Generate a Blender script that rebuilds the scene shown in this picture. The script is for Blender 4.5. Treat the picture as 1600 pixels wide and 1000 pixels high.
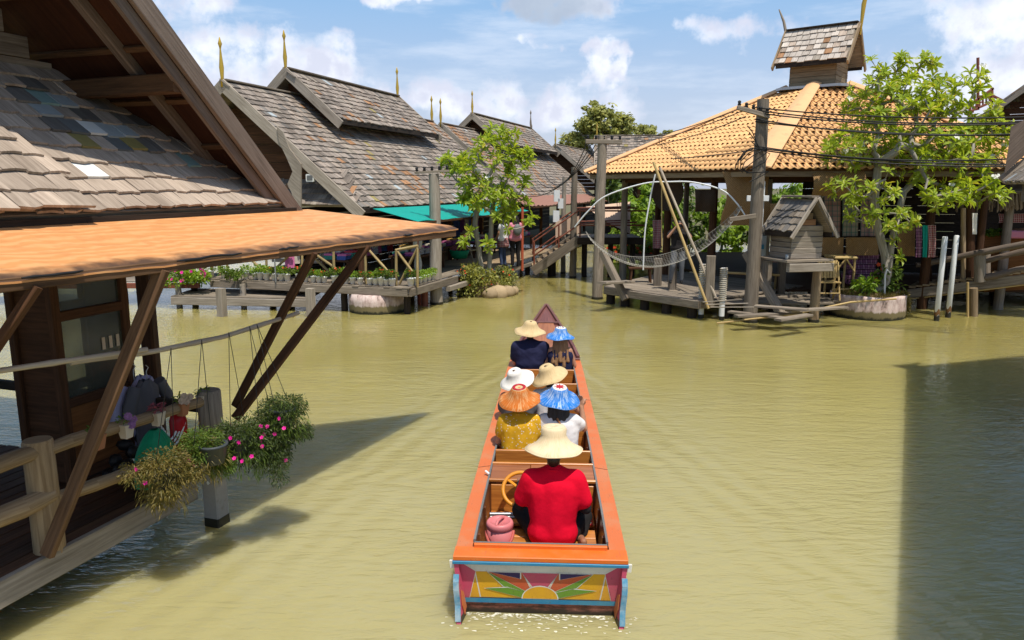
import bpy, math, random
from mathutils import Vector, Matrix, noise
R = random.Random(7)
V = Vector
C = bpy.context.scene.collection
rad = math.radians
PI = math.pi
for _o in list(bpy.data.objects):
    bpy.data.objects.remove(_o)

# ------------------------------------------------------------------ camera, sky, sun, exposure
sc = bpy.context.scene
CAM_H = 3.3
F = 1155.0                        # focal length in pixels of a 1600 wide picture
PITCH = math.atan(210 / F)
cam_d = bpy.data.cameras.new('camera')
cam = bpy.data.objects.new('camera', cam_d)
C.objects.link(cam)
cam.location = (0, 0, CAM_H)
cam.rotation_euler = (PI / 2 - PITCH, 0, 0)
cam_d.sensor_width = 36.0
cam_d.lens = 36.0 * F / 1600
cam_d.clip_start = 0.1
cam_d.clip_end = 2000
sc.camera = cam
TO_SUN = V((0.18, -0.34, 1.0)).normalized()
sun_d = bpy.data.lights.new('sun', 'SUN')
sun_d.energy = 3.4
sun_d.angle = rad(0.55)
sun_d.color = (1.0, 0.93, 0.80)
sun = bpy.data.objects.new('sun', sun_d)
C.objects.link(sun)
sun.location = (10, -5, 40)
sun.rotation_euler = TO_SUN.to_track_quat('Z', 'Y').to_euler()
sc.view_settings.view_transform = 'Standard'
sc.view_settings.look = 'None'
sc.view_settings.exposure = 0.55
sc.view_settings.gamma = 1.0
sc.view_settings.use_curve_mapping = False
sc.cycles.max_bounces = 8
sc.cycles.transparent_max_bounces = 8


class NT:
    """small helper to wire shader nodes"""
    def __init__(s, tree):
        s.t = tree
        s.t.nodes.clear()

    def n(s, kind, ins=None, **props):
        nd = s.t.nodes.new(kind)
        for k, v in props.items():
            setattr(nd, k, v)
        for k, v in (ins or {}).items():
            if isinstance(v, bpy.types.NodeSocket):
                s.t.links.new(v, nd.inputs[k])
            else:
                nd.inputs[k].default_value = v
        return nd

    def m(s, op, a, b=0.0, c=None, clamp=False):
        ins = {0: a, 1: b}
        if c is not None:
            ins[2] = c
        return s.n('ShaderNodeMath', ins, operation=op, use_clamp=clamp).outputs[0]

    def mix(s, f, a, b, mode='MIX'):
        nd = s.n('ShaderNodeMix', None, data_type='RGBA', blend_type=mode)
        for k, v in ((0, f), (6, a), (7, b)):
            if isinstance(v, bpy.types.NodeSocket):
                s.t.links.new(v, nd.inputs[k])
            elif k == 0:
                nd.inputs[k].default_value = v
            else:
                nd.inputs[k].default_value = (*v[:3], 1)
        return nd.outputs[2]

    def ramp(s, f, stops, interp='LINEAR'):
        nd = s.n('ShaderNodeValToRGB', {0: f})
        cr = nd.color_ramp
        cr.interpolation = interp
        while len(cr.elements) < len(stops):
            cr.elements.new(0.5)
        for e, (p, c) in zip(cr.elements, stops):
            e.position = p
            e.color = (*c[:3], 1) if not isinstance(c, (int, float)) else (c, c, c, 1)
        return nd.outputs[0]

    def mapr(s, v, a, b, c, d, smooth=True):
        nd = s.n('ShaderNodeMapRange', {0: v, 1: a, 2: b, 3: c, 4: d})
        nd.interpolation_type = 'SMOOTHSTEP' if smooth else 'LINEAR'
        return nd.outputs[0]


world = bpy.data.worlds.new('World')
sc.world = world
world.use_nodes = True
w = NT(world.node_tree)
sky = w.n('ShaderNodeTexSky', None, sky_type='NISHITA', sun_disc=False,
          sun_elevation=math.asin(TO_SUN.z), sun_rotation=math.atan2(TO_SUN.x, TO_SUN.y),
          air_density=1.0, dust_density=1.6, ozone_density=1.2)
SKY_STRENGTH = 0.085
dirn = w.n('ShaderNodeTexCoord').outputs['Generated']
sx = w.n('ShaderNodeSeparateXYZ', {0: dirn})
dx, dy, dz = sx.outputs
yy = w.m('MAXIMUM', dy, 0.02)
cu = w.m('DIVIDE', dx, yy)
cv = w.m('DIVIDE', dz, yy)
wv1 = w.n('ShaderNodeSeparateColor', {0: w.n('ShaderNodeTexNoise', {'Vector': dirn, 'Scale': 13.0, 'Detail': 5.0, 'Roughness': 0.55}).outputs[1]})
cu = w.m('ADD', cu, w.m('MULTIPLY', w.m('SUBTRACT', wv1.outputs[0], 0.5), 0.16))
cv = w.m('ADD', cv, w.m('MULTIPLY', w.m('SUBTRACT', wv1.outputs[1], 0.5), 0.085))
# cumulus clouds: ellipses of sky (in tangent units round the view) broken up by noise
nz = w.n('ShaderNodeTexNoise', {'Vector': dirn, 'Scale': 17.0, 'Detail': 9.0, 'Roughness': 0.6}, noise_dimensions='3D').outputs[0]
nz2 = w.n('ShaderNodeTexNoise', {'Vector': w.n('ShaderNodeMapping', {0: dirn, 3: (3.0, 3.0, 16.0)}).outputs[0], 'Scale': 1.6, 'Detail': 8.0, 'Roughness': 0.6}).outputs[0]
CLOUDS = [(330, 150, 190, 95, 1.0), (495, 105, 85, 55, 1.0), (440, 175, 200, 60, .8), (640, 0, 75, 26, 1.15), (865, 8, 110, 48, 1.35), (945, 112, 38, 42, 1.2), (1560, 60, 150, 60, .75), (1500, 150, 240, 70, .7), (820, 165, 200, 42, .7), (300, 25, 120, 22, .5), (1130, 60, 120, 20, .4), (850, 80, 40, 10, .55), (-500, 60, 500, 160, .9), (2300, 90, 480, 140, .9), (700, -420, 420, 110, .9), (1500, -700, 520, 150, .9), (100, -900, 600, 150, .8)]
best = None
for (px, py, ra, rb, st) in CLOUDS:
    u0, v0 = (px - 800) / F, (290 - py) / F
    e = w.m('ADD', w.m('POWER', w.m('MULTIPLY', w.m('SUBTRACT', cu, u0), F / ra), 2.0), w.m('POWER', w.m('MULTIPLY', w.m('SUBTRACT', cv, v0), F / rb), 2.0))
    e = w.m('MULTIPLY', w.m('SUBTRACT', 1.0, e), st)
    e = w.m('MAXIMUM', e, -1.5)
    best = e if best is None else w.m('MAXIMUM', best, e)
cum = w.m('ADD', best, w.m('MULTIPLY', w.m('SUBTRACT', nz, 0.5), 3.6))
cum = w.mapr(cum, -0.15, 0.75, 0.0, 1.0)
veil = w.mapr(nz2, 0.46, 0.72, 0.0, 0.5)
# shading inside clouds: bellies of the thick one are grey
belly = w.n('ShaderNodeTexNoise', {'Vector': w.n('ShaderNodeMapping', {0: dirn, 1: (0, 0, 0.018)}).outputs[0], 'Scale': 17.0, 'Detail': 4.0}).outputs[0]
shade = w.mapr(w.m('SUBTRACT', nz, belly), -0.12, 0.14, 1.0, 0.0)
u0, v0 = (850 - 800) / F, (290 - 22) / F
thick = w.m('ADD', w.m('POWER', w.m('MULTIPLY', w.m('SUBTRACT', cu, u0), F / 110), 2.0), w.m('POWER', w.m('MULTIPLY', w.m('SUBTRACT', cv, v0), F / 40), 2.0))
thick = w.mapr(thick, 0.2, 1.3, 0.85, 0.0)
ccol = w.mix(shade, (0.53, 0.55, 0.65), (0.74, 0.76, 0.82))
ccol = w.mix(thick, ccol, (0.30, 0.36, 0.45))
skyc = w.n('ShaderNodeVectorMath', {0: sky.outputs[0]}, operation='SCALE')
skyc.inputs['Scale'].default_value = SKY_STRENGTH
elev = w.mapr(dz, 0.0, 0.34, 0.0, 1.0)
tint = w.mix(elev, (0.47, 0.51, 0.63), (0.15, 0.375, 0.66))
base_sky = w.mix(w.mapr(dz, 0.22, 0.75, 0.72, 0.10), skyc.outputs[0], tint)
c1 = w.mix(veil, base_sky, (0.56, 0.62, 0.72))
c2 = w.mix(w.m('MULTIPLY', cum, 0.9), c1, ccol)
bg = w.n('ShaderNodeBackground', {0: c2, 1: 1.0})
w.t.links.new(bg.outputs[0], w.n('ShaderNodeOutputWorld').inputs[0])


# ------------------------------------------------------------------ placing helpers
def ray(px, py):
    u, v = (px - 800) / F, (500 - py) / F
    c, s = math.cos(PITCH), math.sin(PITCH)
    return V((u, c + v * s, -s + v * c))


def atz(px, py, z):
    d = ray(px, py)
    t = (z - CAM_H) / d.z
    return V((d.x * t, d.y * t, z))


def aty(px, py, y):
    d = ray(px, py)
    t = y / d.y
    return V((d.x * t, y, CAM_H + d.z * t))


PHI = rad(18)
GA = V((math.sin(PHI), math.cos(PHI), 0))     # along the left bank
GN = V((math.cos(PHI), -math.sin(PHI), 0))    # across, towards the canal


def G(s, w_, z):
    return GA * s + GN * w_ + V((0, 0, z))


def atw(px, py, w_):
    d = ray(px, py)
    t = w_ / d.dot(GN)
    return V((d.x * t, d.y * t, CAM_H + d.z * t))


def ats(px, py, s):
    d = ray(px, py)
    t = s / d.dot(GA)
    return V((d.x * t, d.y * t, CAM_H + d.z * t))


# ------------------------------------------------------------------ materials
def _new(name):
    m = bpy.data.materials.new(name)
    m.use_nodes = True
    return m, NT(m.node_tree)


def rnd(t):
    return t.m('FRACT', t.m('ADD', t.n('ShaderNodeObjectInfo').outputs['Random'], t.n('ShaderNodeNewGeometry').outputs['Random Per Island']))


def finish(t, col, rough=0.8, bump=None, bstr=0.3, bdist=0.01, spec=0.3, **kw):
    ins = {'Base Color': col, 'Roughness': rough, 'Specular IOR Level': spec}
    ins.update(kw)
    if bump is not None:
        ins['Normal'] = t.n('ShaderNodeBump', {'Strength': bstr, 'Distance': bdist, 'Height': bump}).outputs[0]
    p = t.n('ShaderNodeBsdfPrincipled', ins)
    t.t.links.new(p.outputs[0], t.n('ShaderNodeOutputMaterial').inputs[0])
    return p


def scalecol(t, col, f):
    nd = t.n('ShaderNodeVectorMath', {0: col}, operation='SCALE')
    t.t.links.new(f, nd.inputs['Scale'])
    return nd.outputs[0]


def wood(name, dark, light, rough=0.8, var=0.3, sc_=1.0, bstr=0.5, spec=0.2, patch=None, patch_amt=0.5, coat=0.0):
    m, t = _new(name)
    r = rnd(t)
    uv = t.n('ShaderNodeUVMap').outputs[0]
    off = t.n('ShaderNodeCombineXYZ', {0: t.m('MULTIPLY', r, 37.0), 1: t.m('MULTIPLY', r, 61.0), 2: 0.0}).outputs[0]
    vec = t.n('ShaderNodeVectorMath', {0: uv, 1: off}, operation='ADD').outputs[0]
    g = t.n('ShaderNodeTexNoise', {'Vector': t.n('ShaderNodeMapping', {0: vec, 3: (1.6 * sc_, 34 * sc_, 1)}).outputs[0], 'Scale': 1.0, 'Detail': 6.0, 'Roughness': 0.65, 'Distortion': 0.5}).outputs[0]
    b = t.n('ShaderNodeTexNoise', {'Vector': t.n('ShaderNodeMapping', {0: vec, 3: (1.3 * sc_, 5 * sc_, 1)}).outputs[0], 'Scale': 1.0, 'Detail': 4.0, 'Roughness': 0.6}).outputs[0]
    col = t.ramp(t.m('ADD', t.m('MULTIPLY', g, 0.65), t.m('MULTIPLY', b, 0.35)), [(0.33, dark), (0.68, light)])
    if patch:
        pm = t.mapr(b, 0.50, 0.66, 0.0, patch_amt)
        col = t.mix(pm, col, patch)
    f = t.m('ADD', 1.0, t.m('MULTIPLY', t.m('SUBTRACT', r, 0.5), 2 * var))
    col = scalecol(t, col, f)
    kw = {'Coat Weight': coat} if coat else {}
    finish(t, col, rough, g, bstr, 0.008, spec, **kw)
    return m


def plain(name, col, rough=0.7, var=0.12, ns=6.0, namt=0.25, bstr=0.15, spec=0.3, dirt=None, rvar=None, **kw):
    m, t = _new(name)
    r = rnd(t)
    n = t.n('ShaderNodeTexNoise', {'Vector': t.n('ShaderNodeTexCoord').outputs['Object'], 'Scale': ns, 'Detail': 6.0, 'Roughness': 0.6}).outputs[0]
    f = t.m('ADD', t.m('ADD', 1.0 - namt / 2, t.m('MULTIPLY', n, namt)), t.m('MULTIPLY', t.m('SUBTRACT', r, 0.5), 2 * var))
    c = t.n('ShaderNodeRGB')
    c.outputs[0].default_value = (*col, 1)
    cc = c.outputs[0]
    if rvar:
        cc = t.mix(r, cc, rvar)
    if dirt:
        cc = t.mix(t.mapr(n, 0.52, 0.70, 0.0, 0.75), cc, dirt)
    finish(t, scalecol(t, cc, f), rough, n, bstr, 0.01, spec, **kw)
    return m


def leafmat(name, a, b, trans=0.45, rough=0.45, yellow=None):
    m, t = _new(name)
    r = rnd(t)
    stops = [(0.0, a), (0.9, b)] + ([(0.985, yellow)] if yellow else [])
    col = t.ramp(r, stops)
    p = t.n('ShaderNodeBsdfPrincipled', {'Base Color': col, 'Roughness': rough, 'Specular IOR Level': 0.35})
    tr = t.n('ShaderNodeBsdfTranslucent', {0: t.mix(1.0, col, (1.25, 1.15, 0.5), 'MULTIPLY')})
    mx = t.n('ShaderNodeMixShader', {0: trans, 1: p.outputs[0], 2: tr.outputs[0]})
    t.t.links.new(mx.outputs[0], t.n('ShaderNodeOutputMaterial').inputs[0])
    return m


def straw(name, base, alt, amt=0.5, ns=90):
    """radial fibres: u of the lathe runs round the hat, v down the slope"""
    m, t = _new(name)
    uv = t.n('ShaderNodeUVMap').outputs[0]
    n = t.n('ShaderNodeTexNoise', {'Vector': t.n('ShaderNodeMapping', {0: uv, 3: (ns * 2.2, 9.0, 1)}).outputs[0], 'Scale': 1.0, 'Detail': 7.0, 'Roughness': 0.7}).outputs[0]
    bl = t.n('ShaderNodeTexNoise', {'Vector': t.n('ShaderNodeMapping', {0: uv, 3: (16.0, 9.0, 1)}).outputs[0], 'Scale': 1.0, 'Detail': 4.0}).outputs[0]
    col = t.mix(t.m('MULTIPLY', t.mapr(n, 0.44, 0.58, 0.0, amt), t.mapr(bl, 0.40, 0.58, 0.25, 1.0)), base, alt)
    finish(t, col, 0.75, n, 0.5, 0.006, 0.2)
    return m


M = {}
M['grey_wood'] = wood('weathered grey wood', (0.10, 0.078, 0.058), (0.33, 0.28, 0.225), var=0.22)
M['barge_wood'] = wood('dark weathered barge wood', (0.075, 0.056, 0.046), (0.22, 0.175, 0.145), var=0.12, bstr=0.7)
M['pale_wood'] = wood('pale driftwood', (0.17, 0.14, 0.11), (0.42, 0.37, 0.31), var=0.2)
M['tan_wood'] = wood('tan weathered wood', (0.15, 0.10, 0.058), (0.36, 0.27, 0.17), var=0.2)
M['log_wood'] = wood('peeled log wood', (0.16, 0.10, 0.05), (0.40, 0.29, 0.17), var=0.12)
M['brown_wood'] = wood('dark brown wood', (0.035, 0.016, 0.008), (0.12, 0.055, 0.026), var=0.2)
M['brace_wood'] = wood('brown brace wood', (0.045, 0.024, 0.013), (0.17, 0.095, 0.05), var=0.2)
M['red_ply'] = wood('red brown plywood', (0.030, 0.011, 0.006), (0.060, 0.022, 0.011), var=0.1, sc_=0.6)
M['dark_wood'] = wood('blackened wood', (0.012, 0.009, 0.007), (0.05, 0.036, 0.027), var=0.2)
M['shingle_tan'] = wood('tan shingle', (0.25, 0.195, 0.155), (0.54, 0.445, 0.365), var=0.24, bstr=0.7, patch=(0.16, 0.12, 0.09), patch_amt=0.5)
M['shingle_grey'] = wood('grey brown shingle', (0.112, 0.092, 0.079), (0.37, 0.318, 0.273), var=0.40, bstr=0.6, patch=(0.24, 0.15, 0.09), patch_amt=0.25)
M['shingle_rust'] = wood('rust tinted shingle', (0.20, 0.10, 0.05), (0.42, 0.24, 0.13), var=0.25)
M['shingle_slate'] = wood('slate grey shingle', (0.10, 0.092, 0.085), (0.235, 0.215, 0.195), var=0.3)
M['white_paint'] = plain('white paint', (0.75, 0.76, 0.74), 0.55, 0.05, 20, 0.15)
M['pale_blue'] = plain('pale blue paint', (0.36, 0.40, 0.42), 0.6, 0.1, 25, 0.3)
M['teal_paint'] = plain('teal paint', (0.22, 0.33, 0.32), 0.6, 0.1, 25, 0.3)
M['mustard'] = plain('mustard paint', (0.28, 0.23, 0.085), 0.6, 0.1, 25, 0.4)
M['slate_blue'] = plain('slate paint', (0.145, 0.152, 0.155), 0.6, 0.15, 25, 0.3)
M['clay_tile'] = plain('orange cement tile', (0.70, 0.40, 0.17), 0.65, 0.13, 9, 0.35, dirt=(0.42, 0.20, 0.09))
M['ridge_tile'] = plain('ridge cap', (0.68, 0.40, 0.20), 0.65, 0.06, 3, 0.35, dirt=(0.50, 0.26, 0.14))
M['concrete'] = plain('grey concrete', (0.33, 0.31, 0.28), 0.9, 0.05, 7, 0.5, 0.4, dirt=(0.18, 0.16, 0.13))
M['teal_sheet'] = plain('teal shade cloth', (0.0, 0.30, 0.25), 0.6, 0.03, 6, 0.7, dirt=(0.0, 0.20, 0.17))
M['brown_sheet'] = plain('rust brown sheet', (0.26, 0.13, 0.095), 0.7, 0.05, 5, 0.4)
M['sand_sheet'] = plain('sand coloured canvas', (0.55, 0.40, 0.30), 0.8, 0.05, 5, 0.3)
M['rust_metal'] = plain('red brown metal', (0.20, 0.065, 0.04), 0.55, 0.1, 12, 0.4)
M['orange_metal'] = plain('orange red paint', (0.45, 0.10, 0.05), 0.5, 0.1, 12, 0.4)
M['steel'] = plain('grey steel', (0.35, 0.36, 0.37), 0.35, 0.1, 12, 0.3, Metallic=0.7)
M['black'] = plain('black', (0.012, 0.012, 0.013), 0.5, 0.1)
M['dark_cloth'] = plain('black cloth', (0.014, 0.012, 0.013), 0.9, 0.1)
M['cable'] = plain('black cable', (0.012, 0.012, 0.012), 0.5, 0.0)
M['gold'] = plain('gold paint', (0.50, 0.33, 0.05), 0.35, 0.05, 30, 0.3, Metallic=0.35)
M['bamboo'] = wood('bamboo', (0.30, 0.20, 0.075), (0.55, 0.41, 0.19), rough=0.5, var=0.15, bstr=0.2)
M['grey_bamboo'] = wood('grey bamboo', (0.26, 0.21, 0.16), (0.52, 0.45, 0.36), rough=0.6, var=0.1, bstr=0.2)
M['spotted_bamboo'] = wood('spotted bamboo', (0.12, 0.075, 0.03), (0.52, 0.40, 0.19), rough=0.5, var=0.1, sc_=0.7, bstr=0.2)
M['pvc'] = plain('white pvc pipe', (0.72, 0.74, 0.76), 0.35, 0.03, 9, 0.12)
M['rope'] = plain('pale rope', (0.50, 0.46, 0.38), 0.9, 0.1, 30, 0.4)
M['net'] = plain('grey net cord', (0.40, 0.38, 0.34), 0.9, 0.1)
M['rust_stain'] = plain('rust and slime', (0.16, 0.08, 0.03), 0.8, 0.1, 20, 0.6)
M['slime'] = plain('wet slime', (0.028, 0.026, 0.018), 0.35, 0.05, 15, 0.5)
M['skin'] = plain('skin', (0.42, 0.22, 0.14), 0.55, 0.03, 20, 0.1)
M['tan_skin'] = plain('tanned skin', (0.30, 0.135, 0.075), 0.55, 0.03, 20, 0.1)
M['black_hair'] = wood('black hair', (0.008, 0.006, 0.005), (0.045, 0.03, 0.022), rough=0.45, sc_=2.0, spec=0.4)
M['brown_hair'] = wood('brown hair', (0.10, 0.05, 0.022), (0.34, 0.19, 0.09), rough=0.45, sc_=2.0, spec=0.4)
M['red_cotton'] = plain('red cotton', (0.66, 0.004, 0.026), 0.85, 0.0, 7, 0.16, 1.0, spec=0.08)
M['navy_cotton'] = plain('navy cotton', (0.020, 0.022, 0.058), 0.9, 0.0, 9, 0.3, 1.0, spec=0.1)
M['white_cotton'] = plain('white cotton', (0.72, 0.71, 0.72), 0.9, 0.0, 8, 0.12, 0.8, spec=0.1)
M['grey_cotton'] = plain('grey cotton', (0.10, 0.10, 0.115), 0.9, 0.0, 8, 0.2)
M['lavender_cotton'] = plain('lavender cotton', (0.36, 0.35, 0.52), 0.9, 0.0, 8, 0.2)
M['pink_cotton'] = plain('pink cotton', (0.60, 0.22, 0.30), 0.9, 0.0, 8, 0.2)
M['denim'] = plain('blue denim', (0.045, 0.065, 0.13), 0.9, 0.0, 14, 0.4)
M['grey_denim'] = plain('grey denim', (0.12, 0.13, 0.15), 0.9, 0.0, 14, 0.4)
M['leather'] = plain('tan leather', (0.30, 0.12, 0.04), 0.5, 0.05)
M['straw_hat'] = straw('natural straw', (0.62, 0.47, 0.26), (0.40, 0.27, 0.12))
M['pale_straw'] = straw('pale straw', (0.74, 0.60, 0.40), (0.56, 0.40, 0.20), 0.55)
M['white_straw'] = straw('white painted straw', (0.76, 0.74, 0.70), (0.50, 0.46, 0.42), 0.5)
M['blue_straw'] = straw('blue painted straw', (0.004, 0.16, 0.56), (0.60, 0.70, 0.76), 0.62, 34)
M['orange_straw'] = straw('orange painted straw', (0.50, 0.13, 0.014), (0.62, 0.40, 0.20), 0.7, 34)
M['earth'] = plain('dry earth', (0.20, 0.135, 0.075), 0.95, 0.1, 9, 0.6, 0.6)
M['rock'] = plain('tan rock', (0.36, 0.27, 0.165), 0.9, 0.15, 5, 0.6, 0.8)
M['pot_white'] = plain('white plastic pot', (0.74, 0.76, 0.78), 0.5, 0.06, 15, 0.15)
M['terracotta'] = plain('terracotta', (0.36, 0.15, 0.07), 0.85, 0.1)
M['cream_pot'] = plain('cream pot', (0.55, 0.46, 0.35), 0.7, 0.1)
M['grey_pot'] = plain('grey plastic pot', (0.05, 0.06, 0.068), 0.5, 0.05)
M['leaf_lime'] = leafmat('sunlit frangipani leaf', (0.26, 0.36, 0.03), (0.45, 0.56, 0.08), 0.5, yellow=(0.58, 0.52, 0.08))
M['leaf_mid'] = leafmat('shrub leaf', (0.07, 0.13, 0.022), (0.17, 0.25, 0.04), 0.4)
M['leaf_olive'] = leafmat('olive leaf', (0.20, 0.225, 0.05), (0.40, 0.40, 0.11), 0.35)
M['leaf_bright'] = leafmat('bright shrub leaf', (0.14, 0.26, 0.02), (0.29, 0.43, 0.045), 0.45)
M['leaf_dark'] = leafmat('dark trailing leaf', (0.025, 0.050, 0.012), (0.09, 0.125, 0.03), 0.3)
M['leaf_dry'] = leafmat('dry trailing stem', (0.10, 0.10, 0.02), (0.26, 0.20, 0.06), 0.35)
M['bark'] = wood('pale grey bark', (0.16, 0.14, 0.115), (0.43, 0.40, 0.35), var=0.1, sc_=0.8, bstr=0.8)
M['magenta'] = plain('magenta petal', (0.62, 0.01, 0.26), 0.6, 0.15)
M['red_petal'] = plain('red orange petal', (0.62, 0.08, 0.02), 0.6, 0.15)
M['purple_petal'] = plain('mauve petal', (0.26, 0.12, 0.27), 0.7, 0.2)
M['rose_petal'] = plain('dusty rose petal', (0.28, 0.07, 0.09), 0.7, 0.25)
M['cream_petal'] = plain('cream petal', (0.52, 0.38, 0.26), 0.7, 0.2)
M['white_petal'] = plain('white petal', (0.78, 0.77, 0.70), 0.7, 0.05)
M['yellow'] = plain('yellow', (0.75, 0.52, 0.01), 0.6, 0.05)
M['boat_orange'] = plain('worn orange paint', (0.56, 0.150, 0.042), 0.55, 0.05, 5, 0.42, 0.25, dirt=(0.47, 0.165, 0.075))
M['lit_turret_wood'] = wood('turret shingle with light painted in', (0.34, 0.29, 0.25), (0.60, 0.54, 0.48), var=0.2, bstr=0.6)  # brightness of the lit turret roof is put into this pale colour
M['boat_orange_bright'] = plain('bright orange paint', (0.66, 0.13, 0.015), 0.42, 0.0, 6, 0.25)
M['boat_blue'] = plain('blue boat paint', (0.03, 0.24, 0.42), 0.5, 0.0, 12, 0.4, dirt=(0.10, 0.12, 0.13))
M['boat_white'] = plain('white boat paint', (0.66, 0.64, 0.58), 0.5, 0.0, 7, 0.25, dirt=(0.46, 0.43, 0.36))
M['boat_pink'] = plain('pink boat paint', (0.50, 0.07, 0.13), 0.5, 0.0, 8, 0.3)
M['boat_yellow'] = plain('yellow boat paint', (0.66, 0.36, 0.02), 0.5, 0.0, 8, 0.3, dirt=(0.55, 0.27, 0.03))
M['boat_green'] = plain('green boat paint', (0.14, 0.27, 0.03), 0.5, 0.0, 8, 0.3)
M['boat_red'] = plain('red boat paint', (0.50, 0.085, 0.03), 0.5, 0.0, 8, 0.3)
M['boat_navy'] = plain('navy boat paint', (0.035, 0.02, 0.09), 0.5, 0.0, 8, 0.3)
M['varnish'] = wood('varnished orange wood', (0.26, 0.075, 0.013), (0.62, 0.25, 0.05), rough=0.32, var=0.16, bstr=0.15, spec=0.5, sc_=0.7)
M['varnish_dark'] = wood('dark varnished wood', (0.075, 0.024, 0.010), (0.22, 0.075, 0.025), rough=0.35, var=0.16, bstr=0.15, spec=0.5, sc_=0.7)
M['thwart_wood'] = wood('worn red brown wood', (0.18, 0.060, 0.025), (0.42, 0.165, 0.075), rough=0.5, var=0.1, bstr=0.2, spec=0.4, sc_=0.7)
M['bow_wood'] = wood('maroon bow wood', (0.075, 0.022, 0.020), (0.20, 0.075, 0.062), rough=0.5, var=0.15, bstr=0.3, spec=0.4)
M['pink_plastic'] = plain('pink plastic', (0.56, 0.17, 0.18), 0.4, 0.0, 9, 0.12)
M['red_plastic'] = plain('dull red plastic', (0.40, 0.09, 0.075), 0.45, 0.0)
M['orange_wheel'] = plain('orange wheel', (0.62, 0.24, 0.02), 0.4, 0.0)
M['turquoise'] = plain('turquoise plastic', (0.02, 0.33, 0.42), 0.4, 0.05, 40, 0.8)
M['green_mesh'] = plain('green net bag', (0.0, 0.22, 0.10), 0.6, 0.0, 18, 0.6)
M['red_gloss'] = plain('red gloss', (0.42, 0.012, 0.02), 0.35, 0.0)
M['orange_brown'] = wood('orange brown counter', (0.14, 0.055, 0.018), (0.30, 0.13, 0.045), var=0.1)
# ---- patterned materials
def m_water():
    m, t = _new('murky canal water')
    g = t.n('ShaderNodeTexCoord').outputs['Object']
    big = t.n('ShaderNodeTexNoise', {'Vector': g, 'Scale': 0.22, 'Detail': 4.0}).outputs[0]
    col = t.mix(t.mapr(big, 0.35, 0.65, 0, 1), (0.250, 0.212, 0.066), (0.300, 0.260, 0.090))
    # the water colour goes paler towards the near end, its edge broken by noise
    sy = t.n('ShaderNodeSeparateXYZ', {0: g}).outputs[1]
    near_pale = t.mapr(t.m('ADD', sy, t.m('MULTIPLY', t.m('SUBTRACT', big, 0.5), 9.0)), 4.0, 15.0, 1.0, 0.0)
    col = t.mix(near_pale, col, (0.335, 0.303, 0.142))

    def rip(sx_, sy_, rz, dist, det=3.0, rough=0.55):
        mp = t.n('ShaderNodeMapping', {0: g, 2: (0, 0, rad(rz)), 3: (sx_, sy_, 1)}).outputs[0]
        return t.n('ShaderNodeTexNoise', {'Vector': mp, 'Scale': 1.0, 'Detail': det, 'Roughness': rough, 'Distortion': dist}).outputs[0]
    a = rip(1.9, 6.0, 7, 0.7)
    b = rip(5.0, 14.0, -8, 0.8)
    c = rip(0.35, 1.1, 12, 0.3, 2.0)
    h = t.m('ADD', t.m('ADD', t.m('MULTIPLY', a, 0.62), t.m('MULTIPLY', b, 0.30)), t.m('MULTIPLY', c, 0.7))
    # spreading wake of the moving boat: crests along the two arms of a V from the bow
    spg = t.n('ShaderNodeSeparateXYZ', {0: g})
    ax = t.m('ABSOLUTE', t.m('SUBTRACT', spg.outputs[0], t.m('MULTIPLY', t.m('SUBTRACT', spg.outputs[1], 5.2), 0.05)))
    dv = t.m('SUBTRACT', t.m('MULTIPLY', ax, 0.94), t.m('MULTIPLY', t.m('SUBTRACT', 15.6, spg.outputs[1]), 0.30))
    dv = t.m('ADD', dv, t.m('MULTIPLY', t.m('SUBTRACT', c, 0.5), 0.5))
    env = t.m('MULTIPLY', t.mapr(dv, -2.2, -0.3, 0.0, 1.0), t.mapr(dv, -0.1, 0.5, 1.0, 0.0))
    env = t.m('MULTIPLY', env, t.mapr(spg.outputs[1], 15.4, 14.0, 0.0, 1.0))
    wk = t.m('MULTIPLY', t.m('SINE', t.m('MULTIPLY', dv, 17.0)), t.m('MULTIPLY', env, 0.20))
    h = t.m('ADD', h, wk)
    near = t.mapr(t.n('ShaderNodeSeparateXYZ', {0: g}).outputs[1], 5.0, 20.0, 1.0, 0.34)
    calm = t.m('MULTIPLY', near, t.mapr(t.n('ShaderNodeTexNoise', {'Vector': g, 'Scale': 0.30, 'Detail': 2.0}).outputs[0], 0.36, 0.62, 0.45, 1.0))
    bump = t.n('ShaderNodeBump', {'Strength': calm, 'Distance': 0.062, 'Height': h}).outputs[0]
    p = t.n('ShaderNodeBsdfPrincipled', {'Base Color': col, 'Roughness': 0.035, 'IOR': 1.33, 'Specular IOR Level': 0.5, 'Normal': bump, 'Subsurface Weight': 0.8, 'Subsurface Radius': (1.0, 0.85, 0.4), 'Subsurface Scale': 0.45})
    p.subsurface_method = 'BURLEY'
    t.t.links.new(p.outputs[0], t.n('ShaderNodeOutputMaterial').inputs[0])
    return m


M['water'] = m_water()


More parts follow.
